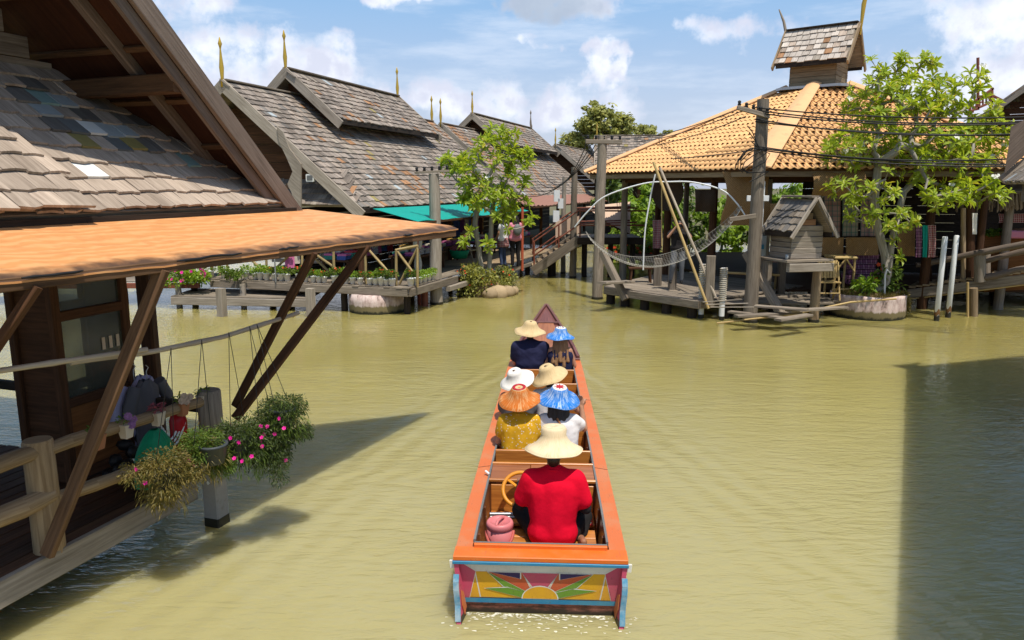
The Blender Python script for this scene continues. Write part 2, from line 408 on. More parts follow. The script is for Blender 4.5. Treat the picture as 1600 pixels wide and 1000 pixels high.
def m_awning():
    """orange printed roofing sheet with faint wavy tile print"""
    m, t = _new('orange printed sheet')
    uv = t.n('ShaderNodeUVMap').outputs[0]
    n = t.n('ShaderNodeTexNoise', {'Vector': t.n('ShaderNodeMapping', {0: uv, 3: (2.4, 3, 1)}).outputs[0], 'Scale': 2.2, 'Detail': 5.0, 'Distortion': 0.8}).outputs[0]
    wv = t.n('ShaderNodeTexWave', {'Vector': uv, 'Scale': 2.3, 'Distortion': 9.0, 'Detail': 3.0, 'Detail Scale': 1.1}, wave_type='BANDS', bands_direction='Y').outputs[0]
    col = t.mix(t.mapr(wv, 0.2, 0.95, 0, 0.6), (0.57, 0.265, 0.10), (0.66, 0.36, 0.165))
    col = t.mix(t.mapr(n, 0.46, 0.66, 0, 0.55), col, (0.53, 0.215, 0.08))
    # grime gathers along the lower edge of the sheet (v = 0 outer edge)
    v = t.n('ShaderNodeSeparateXYZ', {0: uv}).outputs[1]
    n3 = t.n('ShaderNodeTexNoise', {'Vector': uv, 'Scale': 5.0, 'Detail': 6.0}).outputs[0]
    edge = t.mapr(t.m('SUBTRACT', v, t.m('MULTIPLY', t.m('SUBTRACT', n3, 0.5), 0.40)), 0.01, 0.23, 1.0, 0.0)
    col = t.mix(t.m('MULTIPLY', edge, 0.95), col, (0.055, 0.032, 0.022))
    finish(t, col, 0.6, wv, 0.25, 0.02, 0.25)
    return m


M['awning'] = m_awning()


def m_plaster():
    m, t = _new('stained pink plaster')
    g = t.n('ShaderNodeTexCoord').outputs['Object']
    z = t.n('ShaderNodeSeparateXYZ', {0: g}).outputs[2]
    n = t.n('ShaderNodeTexNoise', {'Vector': t.n('ShaderNodeMapping', {0: g, 3: (3, 3, 1.2)}).outputs[0], 'Scale': 2.0, 'Detail': 8.0, 'Roughness': 0.7}).outputs[0]
    col = t.ramp(n, [(0.34, (0.13, 0.105, 0.085)), (0.44, (0.46, 0.34, 0.31)), (0.58, (0.64, 0.53, 0.49)), (0.72, (0.54, 0.33, 0.30))])
    zz = t.m('ADD', z, t.m('MULTIPLY', t.m('SUBTRACT', n, 0.5), 0.25))
    col = t.mix(t.mapr(zz, 0.18, 0.24, 1.0, 0.0), col, (0.20, 0.165, 0.085))
    col = t.mix(t.mapr(zz, 0.03, 0.10, 1.0, 0.0), col, (0.035, 0.035, 0.022))
    finish(t, col, 0.92, n, 0.5, 0.02, 0.2)
    return m


M['plaster'] = m_plaster()


def m_plaid(name, base, s1, s2, sc_=9.0):
    m, t = _new(name)
    uv = t.n('ShaderNodeUVMap').outputs[0]
    sp = t.n('ShaderNodeSeparateXYZ', {0: uv})

    def stripes(x, k, wd):
        return t.m('LESS_THAN', t.m('FRACT', t.m('MULTIPLY', x, k)), wd)
    a, b = stripes(sp.outputs[0], sc_, 0.16), stripes(sp.outputs[1], sc_ * 0.8, 0.16)
    c, d = stripes(t.m('ADD', sp.outputs[0], 0.043), sc_ * 0.5, 0.2), stripes(t.m('ADD', sp.outputs[1], 0.05), sc_ * 0.4, 0.2)
    col = t.mix(t.m('MULTIPLY', c, 0.55), base, s2)
    col = t.mix(t.m('MULTIPLY', d, 0.45), col, s2)
    col = t.mix(t.m('MULTIPLY', a, 0.8), col, s1)
    col = t.mix(t.m('MULTIPLY', b, 0.65), col, s1)
    finish(t, col, 0.95, None)
    return m


M['plaid_pink'] = m_plaid('pink plaid', (0.34, 0.22, 0.20), (0.05, 0.13, 0.13), (0.20, 0.10, 0.11))
M['plaid_green'] = m_plaid('green plaid', (0.30, 0.26, 0.20), (0.035, 0.14, 0.11), (0.20, 0.15, 0.12))
M['plaid_purple'] = m_plaid('purple stripes', (0.20, 0.07, 0.15), (0.02, 0.015, 0.025), (0.42, 0.25, 0.34), 16)
M['plaid_red'] = m_plaid('red check', (0.25, 0.06, 0.07), (0.60, 0.5, 0.46), (0.05, 0.02, 0.03), 22)


def m_weave(name, a, b, sc_=26):
    m, t = _new(name)
    uv = t.n('ShaderNodeUVMap').outputs[0]
    w1 = t.n('ShaderNodeTexWave', {'Vector': uv, 'Scale': sc_ * 0.5, 'Distortion': 3.0, 'Detail Scale': 4.0}, bands_direction='DIAGONAL').outputs[0]
    w2 = t.n('ShaderNodeTexChecker', {'Vector': uv, 'Scale': sc_ * 2.0}).outputs[1]
    h = t.m('ADD', t.m('MULTIPLY', w1, 0.7), t.m('MULTIPLY', w2, 0.4))
    finish(t, t.ramp(h, [(0.1, a), (0.85, b)]), 0.7, h, 0.4, 0.006, 0.2)
    return m


M['weave'] = m_weave('woven bamboo', (0.14, 0.075, 0.03), (0.38, 0.23, 0.10))
M['weave_dark'] = m_weave('smoked woven bamboo', (0.022, 0.013, 0.008), (0.075, 0.046, 0.026))


def m_floral():
    m, t = _new('mustard floral cotton')
    g = t.n('ShaderNodeTexCoord').outputs['Object']
    vo = t.n('ShaderNodeTexVoronoi', {'Vector': g, 'Scale': 34.0, 'Randomness': 1.0}, feature='F1')
    dot = t.mapr(vo.outputs['Distance'], 0.22, 0.30, 1.0, 0.0)
    n = t.n('ShaderNodeTexNoise', {'Vector': g, 'Scale': 12.0, 'Detail': 2.0}).outputs[0]
    dot = t.m('MULTIPLY', dot, t.mapr(n, 0.42, 0.52, 0.0, 1.0))
    c = t.mix(t.mapr(n, 0.45, 0.5, 0, 1), (0.62, 0.60, 0.58), (0.70, 0.62, 0.50))
    finish(t, t.mix(dot, (0.60, 0.33, 0.012), c), 0.9, None)
    return m


M['floral'] = m_floral()


def m_hull():
    """red bottom paint gone black with slime at the waterline"""
    m, t = _new('worn red hull')
    g = t.n('ShaderNodeTexCoord').outputs['Object']
    z = t.n('ShaderNodeSeparateXYZ', {0: g}).outputs[2]
    n = t.n('ShaderNodeTexNoise', {'Vector': t.n('ShaderNodeMapping', {0: g, 3: (3, 3, 9)}).outputs[0], 'Scale': 2.6, 'Detail': 7.0, 'Roughness': 0.7}).outputs[0]
    col = t.ramp(n, [(0.36, (0.10, 0.025, 0.018)), (0.5, (0.30, 0.085, 0.055)), (0.68, (0.42, 0.17, 0.12))])
    zz = t.m('ADD', z, t.m('MULTIPLY', t.m('SUBTRACT', n, 0.5), 0.12))
    col = t.mix(t.mapr(zz, 0.02, 0.10, 1.0, 0.0), col, (0.035, 0.024, 0.017))
    finish(t, col, 0.6, n, 0.3, 0.006, 0.35)
    return m


M['hull'] = m_hull()


def m_scuffed(name, base, faded, bare, along=True):
    """old gloss paint: faded patches, fine scratches, chips down to wood"""
    m, t = _new(name)
    uv = t.n('ShaderNodeUVMap').outputs[0]
    g = t.n('ShaderNodeTexCoord').outputs['Object']
    n1 = t.n('ShaderNodeTexNoise', {'Vector': g, 'Scale': 3.5, 'Detail': 6.0, 'Roughness': 0.65}).outputs[0]
    n2 = t.n('ShaderNodeTexNoise', {'Vector': t.n('ShaderNodeMapping', {0: g, 3: (60, 7, 20)}).outputs[0], 'Scale': 1.0, 'Detail': 4.0, 'Roughness': 0.7}).outputs[0]
    n3 = t.n('ShaderNodeTexNoise', {'Vector': g, 'Scale': 42.0, 'Detail': 5.0, 'Roughness': 0.7}).outputs[0]
    col = t.mix(t.mapr(n1, 0.40, 0.66, 0, 0.9), base, faded)
    col = t.mix(t.mapr(n2, 0.60, 0.70, 0, 0.55), col, bare)
    col = t.mix(t.m('MULTIPLY', t.mapr(n3, 0.63, 0.68, 0, 0.8), t.mapr(n1, 0.45, 0.6, 0.1, 1)), col, bare)
    finish(t, col, t.mapr(n1, 0.3, 0.7, 0.38, 0.62), n2, 0.25, 0.004, 0.35)
    return m


M['boat_orange'] = m_scuffed('worn orange gunwale paint', (0.56, 0.140, 0.036), (0.50, 0.185, 0.085), (0.20, 0.085, 0.05))
M['boat_orange_bright'] = m_scuffed('worn bright orange paint', (0.66, 0.135, 0.015), (0.58, 0.17, 0.04), (0.24, 0.09, 0.05))
M['boat_yellow'] = m_scuffed('worn yellow paint', (0.66, 0.35, 0.018), (0.58, 0.29, 0.03), (0.30, 0.14, 0.03))
M['boat_pink'] = m_scuffed('worn pink paint', (0.50, 0.065, 0.13), (0.46, 0.10, 0.13), (0.16, 0.05, 0.05))
M['boat_red'] = m_scuffed('worn red paint', (0.50, 0.085, 0.03), (0.46, 0.12, 0.05), (0.16, 0.05, 0.03))
M['boat_green'] = m_scuffed('worn green paint', (0.13, 0.26, 0.028), (0.18, 0.26, 0.06), (0.10, 0.10, 0.03))
M['boat_white'] = m_scuffed('worn white paint', (0.66, 0.64, 0.58), (0.54, 0.52, 0.46), (0.30, 0.27, 0.22))
M['boat_blue'] = m_scuffed('worn blue paint', (0.02, 0.19, 0.36), (0.07, 0.24, 0.34), (0.07, 0.08, 0.08))
M['fin_blue'] = m_scuffed('flaking blue edge paint', (0.03, 0.20, 0.34), (0.34, 0.42, 0.46), (0.04, 0.045, 0.05))


def m_glass():
    m, t = _new('dusty window glass')
    n = t.n('ShaderNodeTexNoise', {'Vector': t.n('ShaderNodeTexCoord').outputs['Object'], 'Scale': 1.6, 'Detail': 3.0}).outputs[0]
    p = t.n('ShaderNodeBsdfPrincipled', {'Base Color': (0.10, 0.105, 0.085, 1), 'Roughness': 0.12, 'Specular IOR Level': 0.5})
    tr = t.n('ShaderNodeBsdfTransparent', {0: (0.62, 0.64, 0.56, 1)})
    mx = t.n('ShaderNodeMixShader', {0: t.mapr(n, 0.3, 0.7, 0.35, 0.6), 1: p.outputs[0], 2: tr.outputs[0]})
    t.t.links.new(mx.outputs[0], t.n('ShaderNodeOutputMaterial').inputs[0])
    return m


M['glass'] = m_glass()
M['foam'] = plain('water foam', (0.62, 0.60, 0.50), 0.4, 0.1)
M['land'] = plain('bank earth', (0.13, 0.115, 0.06), 0.95, 0.0, 0.6, 0.5, 0.5, dirt=(0.06, 0.09, 0.025))
GOODS = []
for i, c in enumerate([(0.50, 0.06, 0.08), (0.08, 0.13, 0.38), (0.60, 0.36, 0.10), (0.42, 0.40, 0.42), (0.24, 0.07, 0.26), (0.06, 0.28, 0.22), (0.62, 0.56, 0.46), (0.56, 0.15, 0.32)]):
    GOODS.append(plain('stall cloth %d' % i, c, 0.9, 0.15, 14, 0.5))
GOODS_WORDS = ['crimson', 'navy', 'ochre', 'grey', 'plum', 'green', 'cream', 'pink']


# ------------------------------------------------------------------ mesh building
Z = V((0, 0, 1))


class MB:
    def __init__(s):
        s.v, s.f, s.uv, s.mi, s.sm = [], [], [], [], []

    def add(s, vs, fs, uvs=None, mi=0, sm=False):
        o = len(s.v)
        s.v.extend(tuple(x) for x in vs)
        for k, f in enumerate(fs):
            s.f.append([i + o for i in f])
            s.uv.append(uvs[k] if uvs else [(0.3 * vs[i][0] + 0.2 * vs[i][1], 0.5 * vs[i][2] + 0.31 * vs[i][1]) for i in f])
            s.mi.append(mi)
            s.sm.append(sm)
        return s

    def beam(s, p, q, wd, ht, up=Z, mi=0, ch=None, w2=None, h2=None, jit=0.0):
        p, q = V(p), V(q)
        d = q - p
        L = d.length
        d.normalize()
        up = V(up)
        side = d.cross(up)
        if side.length < 1e-4:
            side = d.cross(V((1, 0, 0)))
            if side.length < 1e-4:
                side = d.cross(V((0, 1, 0)))
        side.normalize()
        u2 = side.cross(d)
        if ch is None:
            ch = min(wd, ht) * 0.12

        def ring(c, a, b):
            a, b = a / 2, b / 2
            k = [(-a + ch, -b), (a - ch, -b), (a, -b + ch), (a, b - ch), (a - ch, b), (-a + ch, b), (-a, b - ch), (-a, -b + ch)] if ch > 0 else [(-a, -b), (a, -b), (a, b), (-a, b)]
            return [c + side * (x + R.uniform(-jit, jit)) + u2 * (y + R.uniform(-jit, jit)) for x, y in k]
        r1, r2 = ring(p, wd, ht), ring(q, w2 or wd, h2 or ht)
        n = len(r1)
        ou, ov = R.random() * 5, R.random() * 5
        fs, uvs, acc = [], [], 0
        for i in range(n):
            j = (i + 1) % n
            l = (r1[i] - r1[j]).length
            fs.append([i, j, n + j, n + i])
            uvs.append([(ou, ov + acc), (ou, ov + acc + l), (ou + L, ov + acc + l), (ou + L, ov + acc)])
            acc += l
        fs.append(list(range(n - 1, -1, -1)))
        uvs.append([(ou + 0.02 * i, ov + (r1[i] - p).dot(u2)) for i in range(n - 1, -1, -1)])
        fs.append(list(range(n, 2 * n)))
        uvs.append([(ou + 0.02 * i, ov + (r2[i] - q).dot(u2)) for i in range(n)])
        return s.add(r1 + r2, fs, uvs, mi)

    def box(s, c, size, mi=0, rz=0.0, ch=None):
        c = V(c)
        d = V((math.cos(rz), math.sin(rz), 0)) * size[0] / 2
        return s.beam(c - d, c + d, size[1], size[2], Z, mi, ch)

    def tube(s, pts, r, n=8, mi=0, cap=True, sm=True, uo=0.0):
        pts = [V(p) for p in pts]
        rs = r if isinstance(r, (list, tuple)) else [r] * len(pts)
        vs, fs, uvs = [], [], []
        prev, L = None, [0.0]
        for i in range(1, len(pts)):
            L.append(L[-1] + (pts[i] - pts[i - 1]).length)
        for i, p in enumerate(pts):
            d = (pts[min(i + 1, len(pts) - 1)] - pts[max(i - 1, 0)])
            if d.length < 1e-9:
                d = V((0, 0, 1))
            d.normalize()
            if prev is None:
                a = d.cross(Z if abs(d.z) < 0.95 else V((1, 0, 0))).normalized()
            else:
                a = prev - d * prev.dot(d)
                a = a.normalized() if a.length > 1e-6 else d.cross(V((1, 0.3, 0))).normalized()
            prev = a
            b = d.cross(a)
            for k in range(n):
                t_ = 2 * PI * k / n
                vs.append(p + (a * math.cos(t_) + b * math.sin(t_)) * rs[i])
        for i in range(len(pts) - 1):
            for k in range(n):
                k2 = (k + 1) % n
                fs.append([i * n + k, i * n + k2, (i + 1) * n + k2, (i + 1) * n + k])
                w0, w1 = 2 * PI * rs[i] * k / n, 2 * PI * rs[i] * (k + 1) / n
                uvs.append([(uo + L[i], w0), (uo + L[i], w1), (uo + L[i + 1], w1), (uo + L[i + 1], w0)])
        s.add(vs, fs, uvs, mi, sm)
        if cap:
            e = (len(pts) - 1) * n
            s.add(vs[:n], [list(range(n - 1, -1, -1))], None, mi)
            s.add(vs[e:], [list(range(n))], None, mi)
        return s

    def lathe(s, prof, c=(0, 0, 0), n=24, mi=0, sm=True, X=None, sx_=1.0, sy_=1.0, wob=None):
        c = V(c)
        X = X or Matrix.Identity(3)
        vs, fs, uvs, L = [], [], [], [0.0]
        for i in range(1, len(prof)):
            L.append(L[-1] + math.hypot(prof[i][0] - prof[i - 1][0], prof[i][1] - prof[i - 1][1]))
        for (r, z) in prof:
            for k in range(n):
                a = 2 * PI * k / n
                dz_ = wob(a, r) if wob else 0.0
                vs.append(c + X @ V((r * math.cos(a) * sx_, r * math.sin(a) * sy_, z + dz_)))
        for i in range(len(prof) - 1):
            for k in range(n):
                k2 = (k + 1) % n
                fs.append([i * n + k, i * n + k2, (i + 1) * n + k2, (i + 1) * n + k])
                uvs.append([(k / n, L[i]), ((k + 1) / n, L[i]), ((k + 1) / n, L[i + 1]), (k / n, L[i + 1])])
        return s.add(vs, fs, uvs, mi, sm)

    def prism(s, pts, d, mi=0):
        pts = [V(p) for p in pts]
        d = V(d)
        n = len(pts)
        vs = pts + [p + d for p in pts]
        e1 = (pts[1] - pts[0]).normalized()
        nn = V((0, 0, 0))
        for i in range(n):
            nn += (pts[i] - pts[0]).cross(pts[(i + 1) % n] - pts[0])
        nn.normalize()
        e2 = nn.cross(e1)

        def q(p):
            return ((p - pts[0]).dot(e1), (p - pts[0]).dot(e2))
        fs = [list(range(n - 1, -1, -1)), list(range(n, 2 * n))]
        uvs = [[q(vs[i]) for i in fs[0]], [q(vs[i]) for i in fs[1]]]
        acc = 0
        for i in range(n):
            j = (i + 1) % n
            l = (pts[i] - pts[j]).length
            fs.append([i, j, n + j, n + i])
            uvs.append([(acc, 0), (acc + l, 0), (acc + l, d.length), (acc, d.length)])
            acc += l
        return s.add(vs, fs, uvs, mi)

    def ell(s, c, r, n=12, mi=0, sm=True):
        c = V(c)
        if isinstance(r, (int, float)):
            r = (r, r, r)
        m = max(4, n // 2)
        prof = [(max(1e-4, math.sin(PI * i / m)), -math.cos(PI * i / m)) for i in range(m + 1)]
        X = Matrix.Diagonal(V(r))
        return s.lathe(prof, c, n, mi, sm, X)

    def sheet(s, fn, nu, nv, mi=0, sm=True, uvs=(1.0, 1.0)):
        vs = [fn(i / nu, j / nv) for j in range(nv + 1) for i in range(nu + 1)]
        fs, uv = [], []
        for j in range(nv):
            for i in range(nu):
                a = j * (nu + 1) + i
                fs.append([a, a + 1, a + nu + 2, a + nu + 1])
                uv.append([(x / nu * uvs[0], y / nv * uvs[1]) for x, y in ((i, j), (i + 1, j), (i + 1, j + 1), (i, j + 1))])
        return s.add(vs, fs, uv, mi, sm)

    def slab(s, fn, nu, nv, th, mi=0, uvs=(1.0, 1.0)):
        """a sheet with thickness th (a vector)"""
        th = V(th)
        s.sheet(fn, nu, nv, mi, True, uvs)
        s.sheet(lambda a, b: V(fn(1 - a, b)) + th, nu, nv, mi, True, uvs)
        rim = [(i / nu, 0) for i in range(nu)] + [(1, j / nv) for j in range(nv)] + [(1 - i / nu, 1) for i in range(nu)] + [(0, 1 - j / nv) for j in range(nv)]
        for k in range(len(rim)):
            a, b = V(fn(*rim[k])), V(fn(*rim[(k + 1) % len(rim)]))
            s.add([a, b, b + th, a + th], [[0, 1, 2, 3]], None, mi)
        return s

    def mesh(s, name, mats):
        me = bpy.data.meshes.new(name)
        me.from_pydata(s.v, [], s.f)
        ul = me.uv_layers.new(name='UVMap')
        flat = [c for f in s.uv for p in f for c in p]
        ul.data.foreach_set('uv', flat)
        me.polygons.foreach_set('material_index', s.mi)
        me.polygons.foreach_set('use_smooth', s.sm)
        for m in (mats if isinstance(mats, (list, tuple)) else [mats]):
            me.materials.append(M[m] if isinstance(m, str) else m)
        me.update()
        return me


def off_of(parent):
    """children of a thing are modelled in world coordinates: shift them back by the Empty's place"""
    if parent is not None and parent.type == 'EMPTY' and not parent.get('local_parts'):
        return -V(parent.location)
    return V((0, 0, 0))


LOCAL = {}


def part(name, mb, mats, parent, label=None, kind=None, mesh=None):
    o = bpy.data.objects.new(name, mesh or mb.mesh(name, mats))
    C.objects.link(o)
    o.parent = parent
    if parent is not None and parent.type == 'EMPTY' and parent.name not in LOCAL:
        o.location = -V(parent.location)
    if label:
        o['label'] = label
    if kind:
        o['kind'] = kind
    return o


def thing(name, label, cat, loc=(0, 0, 0), group=None, local=False):
    o = bpy.data.objects.new(name, None)
    C.objects.link(o)
    o.empty_display_size = 0.2
    o.location = loc
    o['label'] = label
    o['category'] = cat
    if group:
        o['group'] = group
    if local:
        LOCAL[o.name] = 1
    return o


def top(name, mb, mats, label, cat, loc=None, group=None, kind=None):
    """a thing that is one mesh, modelled in world coordinates, origin moved to loc"""
    me = mb.mesh(name, mats)
    if loc is None:
        zs = min(v[2] for v in mb.v)
        loc = (sum(v[0] for v in mb.v) / len(mb.v), sum(v[1] for v in mb.v) / len(mb.v), zs)
    me.transform(Matrix.Translation(-V(loc)))
    o = bpy.data.objects.new(name, me)
    C.objects.link(o)
    o.location = loc
    if label:
        o['label'] = label
    if cat:
        o['category'] = cat
    if group:
        o['group'] = group
    if kind:
        o['kind'] = kind
    return o


def struct(name, mb, mats):
    o = part(name, mb, mats, None)
    o['kind'] = 'structure'
    return o


KIDS = {}


def kids(o):
    return [c for c in o.children]


def dup(o, loc=None, rz=None, label=None, group=None, scale=None, parent=None):
    c = o.copy()
    C.objects.link(c)
    if parent is not None:
        c.parent = parent
    for ch in kids(o):
        dup(ch, parent=c)
    if loc is not None:
        c.location = loc
    if rz is not None:
        c.rotation_euler = (0, 0, rz) if isinstance(rz, (int, float)) else rz
    if scale is not None:
        c.scale = (scale,) * 3 if isinstance(scale, (int, float)) else scale
    if label:
        c['label'] = label
    if group:
        c['group'] = group
    return c


CAMP = V((0, 0, CAM_H))


def scatter_pieces(name, items, meshes, parent, limit, mats_of=None, stuff_name=None):
    """items: list of (matrix, mesh index).  Nearest `limit` become sub-parts of their own, the rest one joined part."""
    items = sorted(items, key=lambda it: (it[0].translation - CAMP).length)
    base = off_of(parent) if parent.type == 'EMPTY' else V((0, 0, 0))
    for mt, k in items[:limit]:
        o = bpy.data.objects.new(name, meshes[k])
        C.objects.link(o)
        o.parent = parent
        o.matrix_local = Matrix.Translation(base) @ mt
    rest = items[limit:]
    if rest:
        vs, fs, uv, mi, mats = [], [], [], [], []
        cache = {}
        for mt, k in rest:
            if k not in cache:
                me = meshes[k]
                ul = me.uv_layers[0].data
                cache[k] = ([v.co.copy() for v in me.vertices], [list(p.vertices) for p in me.polygons], [[tuple(ul[l].uv) for l in p.loop_indices] for p in me.polygons], me.materials[0])
            cv_, cf, cuv, cm = cache[k]
            if cm not in mats:
                mats.append(cm)
            o_ = len(vs)
            du, dv = R.random() * 9, R.random() * 9
            vs.extend(tuple(mt @ v) for v in cv_)
            for f, u in zip(cf, cuv):
                fs.append([i + o_ for i in f])
                uv.append([(a + du, b + dv) for a, b in u])
                mi.append(mats.index(cm))
        mb = MB()
        mb.v, mb.f, mb.uv, mb.mi, mb.sm = vs, fs, uv, mi, [False] * len(fs)
        o = bpy.data.objects.new(stuff_name or name + '_field', mb.mesh(name, mats))
        C.objects.link(o)
        o.parent = parent
        o.location = base
        o['kind'] = 'stuff'


def basis(u, v, n, loc):
    m = Matrix((u, v, n)).transposed().to_4x4()
    m.translation = loc
    return m


def shingle_mesh(wd, ln, th, mat, ragged=0.0):
    """u across, v up the slope; butt at v=0; slightly wedge shaped"""
    mb = MB()
    a = wd / 2
    k = [(-a, R.uniform(-ragged, ragged)), (a * 0.2, R.uniform(-ragged, ragged)), (a, R.uniform(-ragged, ragged))]
    pts = [(x, y, th) for x, y in k] + [(a, ln, th * .5), (-a, ln, th * .5)]
    low = [(x, y, 0) for x, y in k] + [(a, ln, 0), (-a, ln, 0)]
    n = 5
    vs = low + pts
    fs = [[4, 3, 2, 1, 0], [5, 6, 7, 8, 9]] + [[i, (i + 1) % n, n + (i + 1) % n, n + i] for i in range(n)]
    uvs = [[(vs[i][1] + vs[i][2], vs[i][0]) for i in f] for f in fs]
    mb.add(vs, fs, uvs)
    return mb.mesh('shingle', mat)


def shingle_items(O, u, v, n, width_fn, length, expo, wd, nmesh, lift=0.012, tilt=0.05, pick=None, skip=None):
    """rows up the slope from the eave"""
    out = []
    rows = int(length / expo + 0.5)
    for r in range(rows):
        y = r * expo
        a, b = width_fn(y)
        x = a - R.random() * wd
        while x < b:
            w_ = wd * R.uniform(0.82, 1.18)
            xc = x + w_ / 2
            if xc > a - 0.02 and xc < b + 0.02:
                P = O + u * xc + v * (y + R.uniform(-.25, .12) * expo * .5) + n * (lift + R.uniform(0, .008))
                if not (skip and skip(P)):
                    tl = tilt + R.uniform(-.02, .05)
                    v2 = (v * math.cos(tl) - n * math.sin(tl)).normalized()
                    rot = R.uniform(-.025, .025)
                    u2 = (u * math.cos(rot) + v2 * math.sin(rot)).normalized()
                    n2 = u2.cross(v2).normalized()
                    v3 = n2.cross(u2)
                    mt = basis(u2 * (w_ / wd * .97), v3, n2, P + n2 * (expo * math.sin(tl) * 0.9))
                    k = pick(r, xc, P) if pick else None
                    out.append((mt, R.randrange(nmesh) if k is None else k))
            x += w_
    return out


def planks(parent, name, P0, along, across, count, wd, ln, th, mat, gap=0.008, lim=300, up=Z, jl=0.03):
    """a deck: boards run `along`, laid side by side `across`"""
    for i in range(count):
        mb = MB()
        a = V(P0) + across * (i * wd + wd / 2) + along * R.uniform(-jl, 0)
        mb.beam(a, a + along * (ln + R.uniform(0, jl)), wd - gap, th, up, 0, 0.004, jit=0.002)
        part(name, mb, mat, parent)


# ------------------------------------------------------------------ water and land
mb = MB()
mb.add([(-400, -60, 0), (400, -60, 0), (400, 700, 0), (-400, 700, 0)], [[0, 1, 2, 3]])
struct('water', mb, 'water')
mb = MB()
mb.add([(-400, -60, -1.4), (400, -60, -1.4), (400, 700, -1.4), (-400, 700, -1.4)], [[0, 1, 2, 3]])
struct('canal_bed', mb, 'land')


def bank(u, v):
    x = -380 + 760 * u
    y = 39 + 620 * v
    z = -0.3 + min(1, v * 60) * 0.9 + 0.25 * noise.noise(V((x * .1, y * .1, 0)))
    return V((x, y, z))


mb = MB()
mb.sheet(bank, 120, 60)
struct('far_bank_ground', mb, 'land')
# ================================================================== near stall on the left
ST_O = G(5.0, -7.0, 0.5)
stall = thing('market_stall', 'big wooden stall with shingled skirt roof, open gable and orange awning over the water', 'stall', ST_O)
KB = 0.886


def zt(s):            # top line of the far roof slope in the gable plane
    return 2.99 + (7.47 - s) * KB


SR = 3.0              # ridge
sl = (GA * -1 + Z * KB).normalized()     # up the far slope
pn = (GA * KB + Z).normalized()          # its outward normal
W0, W1 = -5.0, -11.5
# roof slabs (upper boarding) and red-brown plywood soffit
mb = MB()
a, b = G(7.47, W0 - .03, zt(7.47)), G(SR, W0 - .03, zt(SR))
mb.prism([a, b, b + GN * (W1 - W0), a + GN * (W1 - W0)], -pn * 0.05)
a2, b2 = G(2 * SR - 7.47, W0 - .03, zt(7.47)), G(SR, W0 - .03, zt(SR))
pn2 = (GA * -KB + Z).normalized()
mb.prism([a2, b2, b2 + GN * (W1 - W0), a2 + GN * (W1 - W0)], -pn2 * 0.05)
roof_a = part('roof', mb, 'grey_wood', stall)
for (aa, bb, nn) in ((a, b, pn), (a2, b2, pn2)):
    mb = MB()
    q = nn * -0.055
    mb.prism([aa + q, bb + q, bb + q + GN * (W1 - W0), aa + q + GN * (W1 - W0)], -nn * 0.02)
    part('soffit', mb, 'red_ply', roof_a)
# barge boards: outer plank, inner plank set back
for side in (1, -1):
    for (o_, ht, wn, th, m_) in ((0.0, 0.19, 0.0, 0.05, 'barge_wood'), (-0.185, 0.115, -0.055, 0.05, 'barge_wood')):
        mb = MB()
        n_ = pn if side == 1 else pn2
        s0 = 7.52 if side == 1 else 2 * SR - 7.52
        p, q = G(s0, W0 + wn, zt(7.52)) + n_ * (o_ - ht / 2 + .03), G(SR, W0 + wn, zt(SR)) + n_ * (o_ - ht / 2 + .03)
        mb.beam(p, q, th, ht, n_, 0, 0.006)
        part('barge_board', mb, m_, roof_a)
# rafters under the overhang
for wr, m_ in ((-5.55, 'barge_wood'), (-7.4, 'barge_wood')):
    mb = MB()
    mb.beam(G(7.3, wr, zt(7.3)) - pn * .125, G(SR + .1, wr, zt(SR + .1)) - pn * .125, .085, .10, pn, 0, 0.008)
    part('rafter', mb, m_, roof_a)
for k in range(10):
    s_ = 7.05 - k * 0.46
    mb = MB()
    mb.beam(G(s_, W0 - .06, zt(s_)) - pn * .095, G(s_, W1, zt(s_)) - pn * .095, .06, .035, pn, 0, 0.004)
    part('batten', mb, 'brace_wood', roof_a)
mb = MB()
mb.beam(G(5.74, -5.06, 4.22), G(5.74, -6.9, 4.20), .15, .17, Z, 0, .012)
part('purlin', mb, 'brace_wood', roof_a)
# gable wall of planks
for k in range(13):
    z0 = 4.26 + k * .2
    se = min(7.0, 7.47 - (z0 + .3 - 2.99) / KB)
    sb = 2 * SR - se
    mb = MB()
    mb.beam(G(sb, -6.52 + R.uniform(-.006, .006), z0 + .1), G(se, -6.52, z0 + .1), .03, .192, Z, 0, .004)
    part('plank', mb, 'grey_wood', stall)
# skirt roof below the gable
SO, SU = G(0, -5.0, 3.09), GA
sv = (GN * -1.5 + Z * 1.27).normalized()
sn = SU.cross(sv) * -1
if sn.z < 0:
    sn = -sn
SLEN = math.hypot(1.5, 1.27)
mb = MB()
mb.prism([SO + GA * -1.2, SO + GA * 7.12, SO + GA * 5.72 + sv * SLEN, SO + GA * .3 + sv * SLEN], -sn * .04)
skirt = part('skirt_roof', mb, 'grey_wood', stall)
shm = [shingle_mesh(.2, .33, .022, 'shingle_tan', .014) for _ in range(6)] + [shingle_mesh(.2, .33, .022, c, .006) for c in ('white_paint', 'pale_blue', 'teal_paint', 'mustard', 'slate_blue', 'shingle_slate')]


def pick_sh(r, x, P):
    # the painted boards sit where the photograph shows them
    for (rr, xx, k) in ((2, 4.98, 6), (2, 5.44, 6), (5, 5.50, 6), (5, 5.72, 7), (5, 5.05, 11), (5, 5.24, 10), (4, 5.20, 9), (4, 5.50, 10), (4, 5.72, 9), (3, 6.02, 10), (3, 6.22, 8), (6, 5.0, 8), (6, 5.2, 7), (6, 5.45, 11), (7, 5.3, 8), (7, 5.5, 7), (7, 5.75, 11), (4, 6.0, 11), (5, 5.9, 7)):
        if r == rr and abs(x - xx) < .085:
            return k
    return 11 if r >= 6 and R.random() < .3 else None  # extra slate shingles in the upper rows paint in the gable's shade


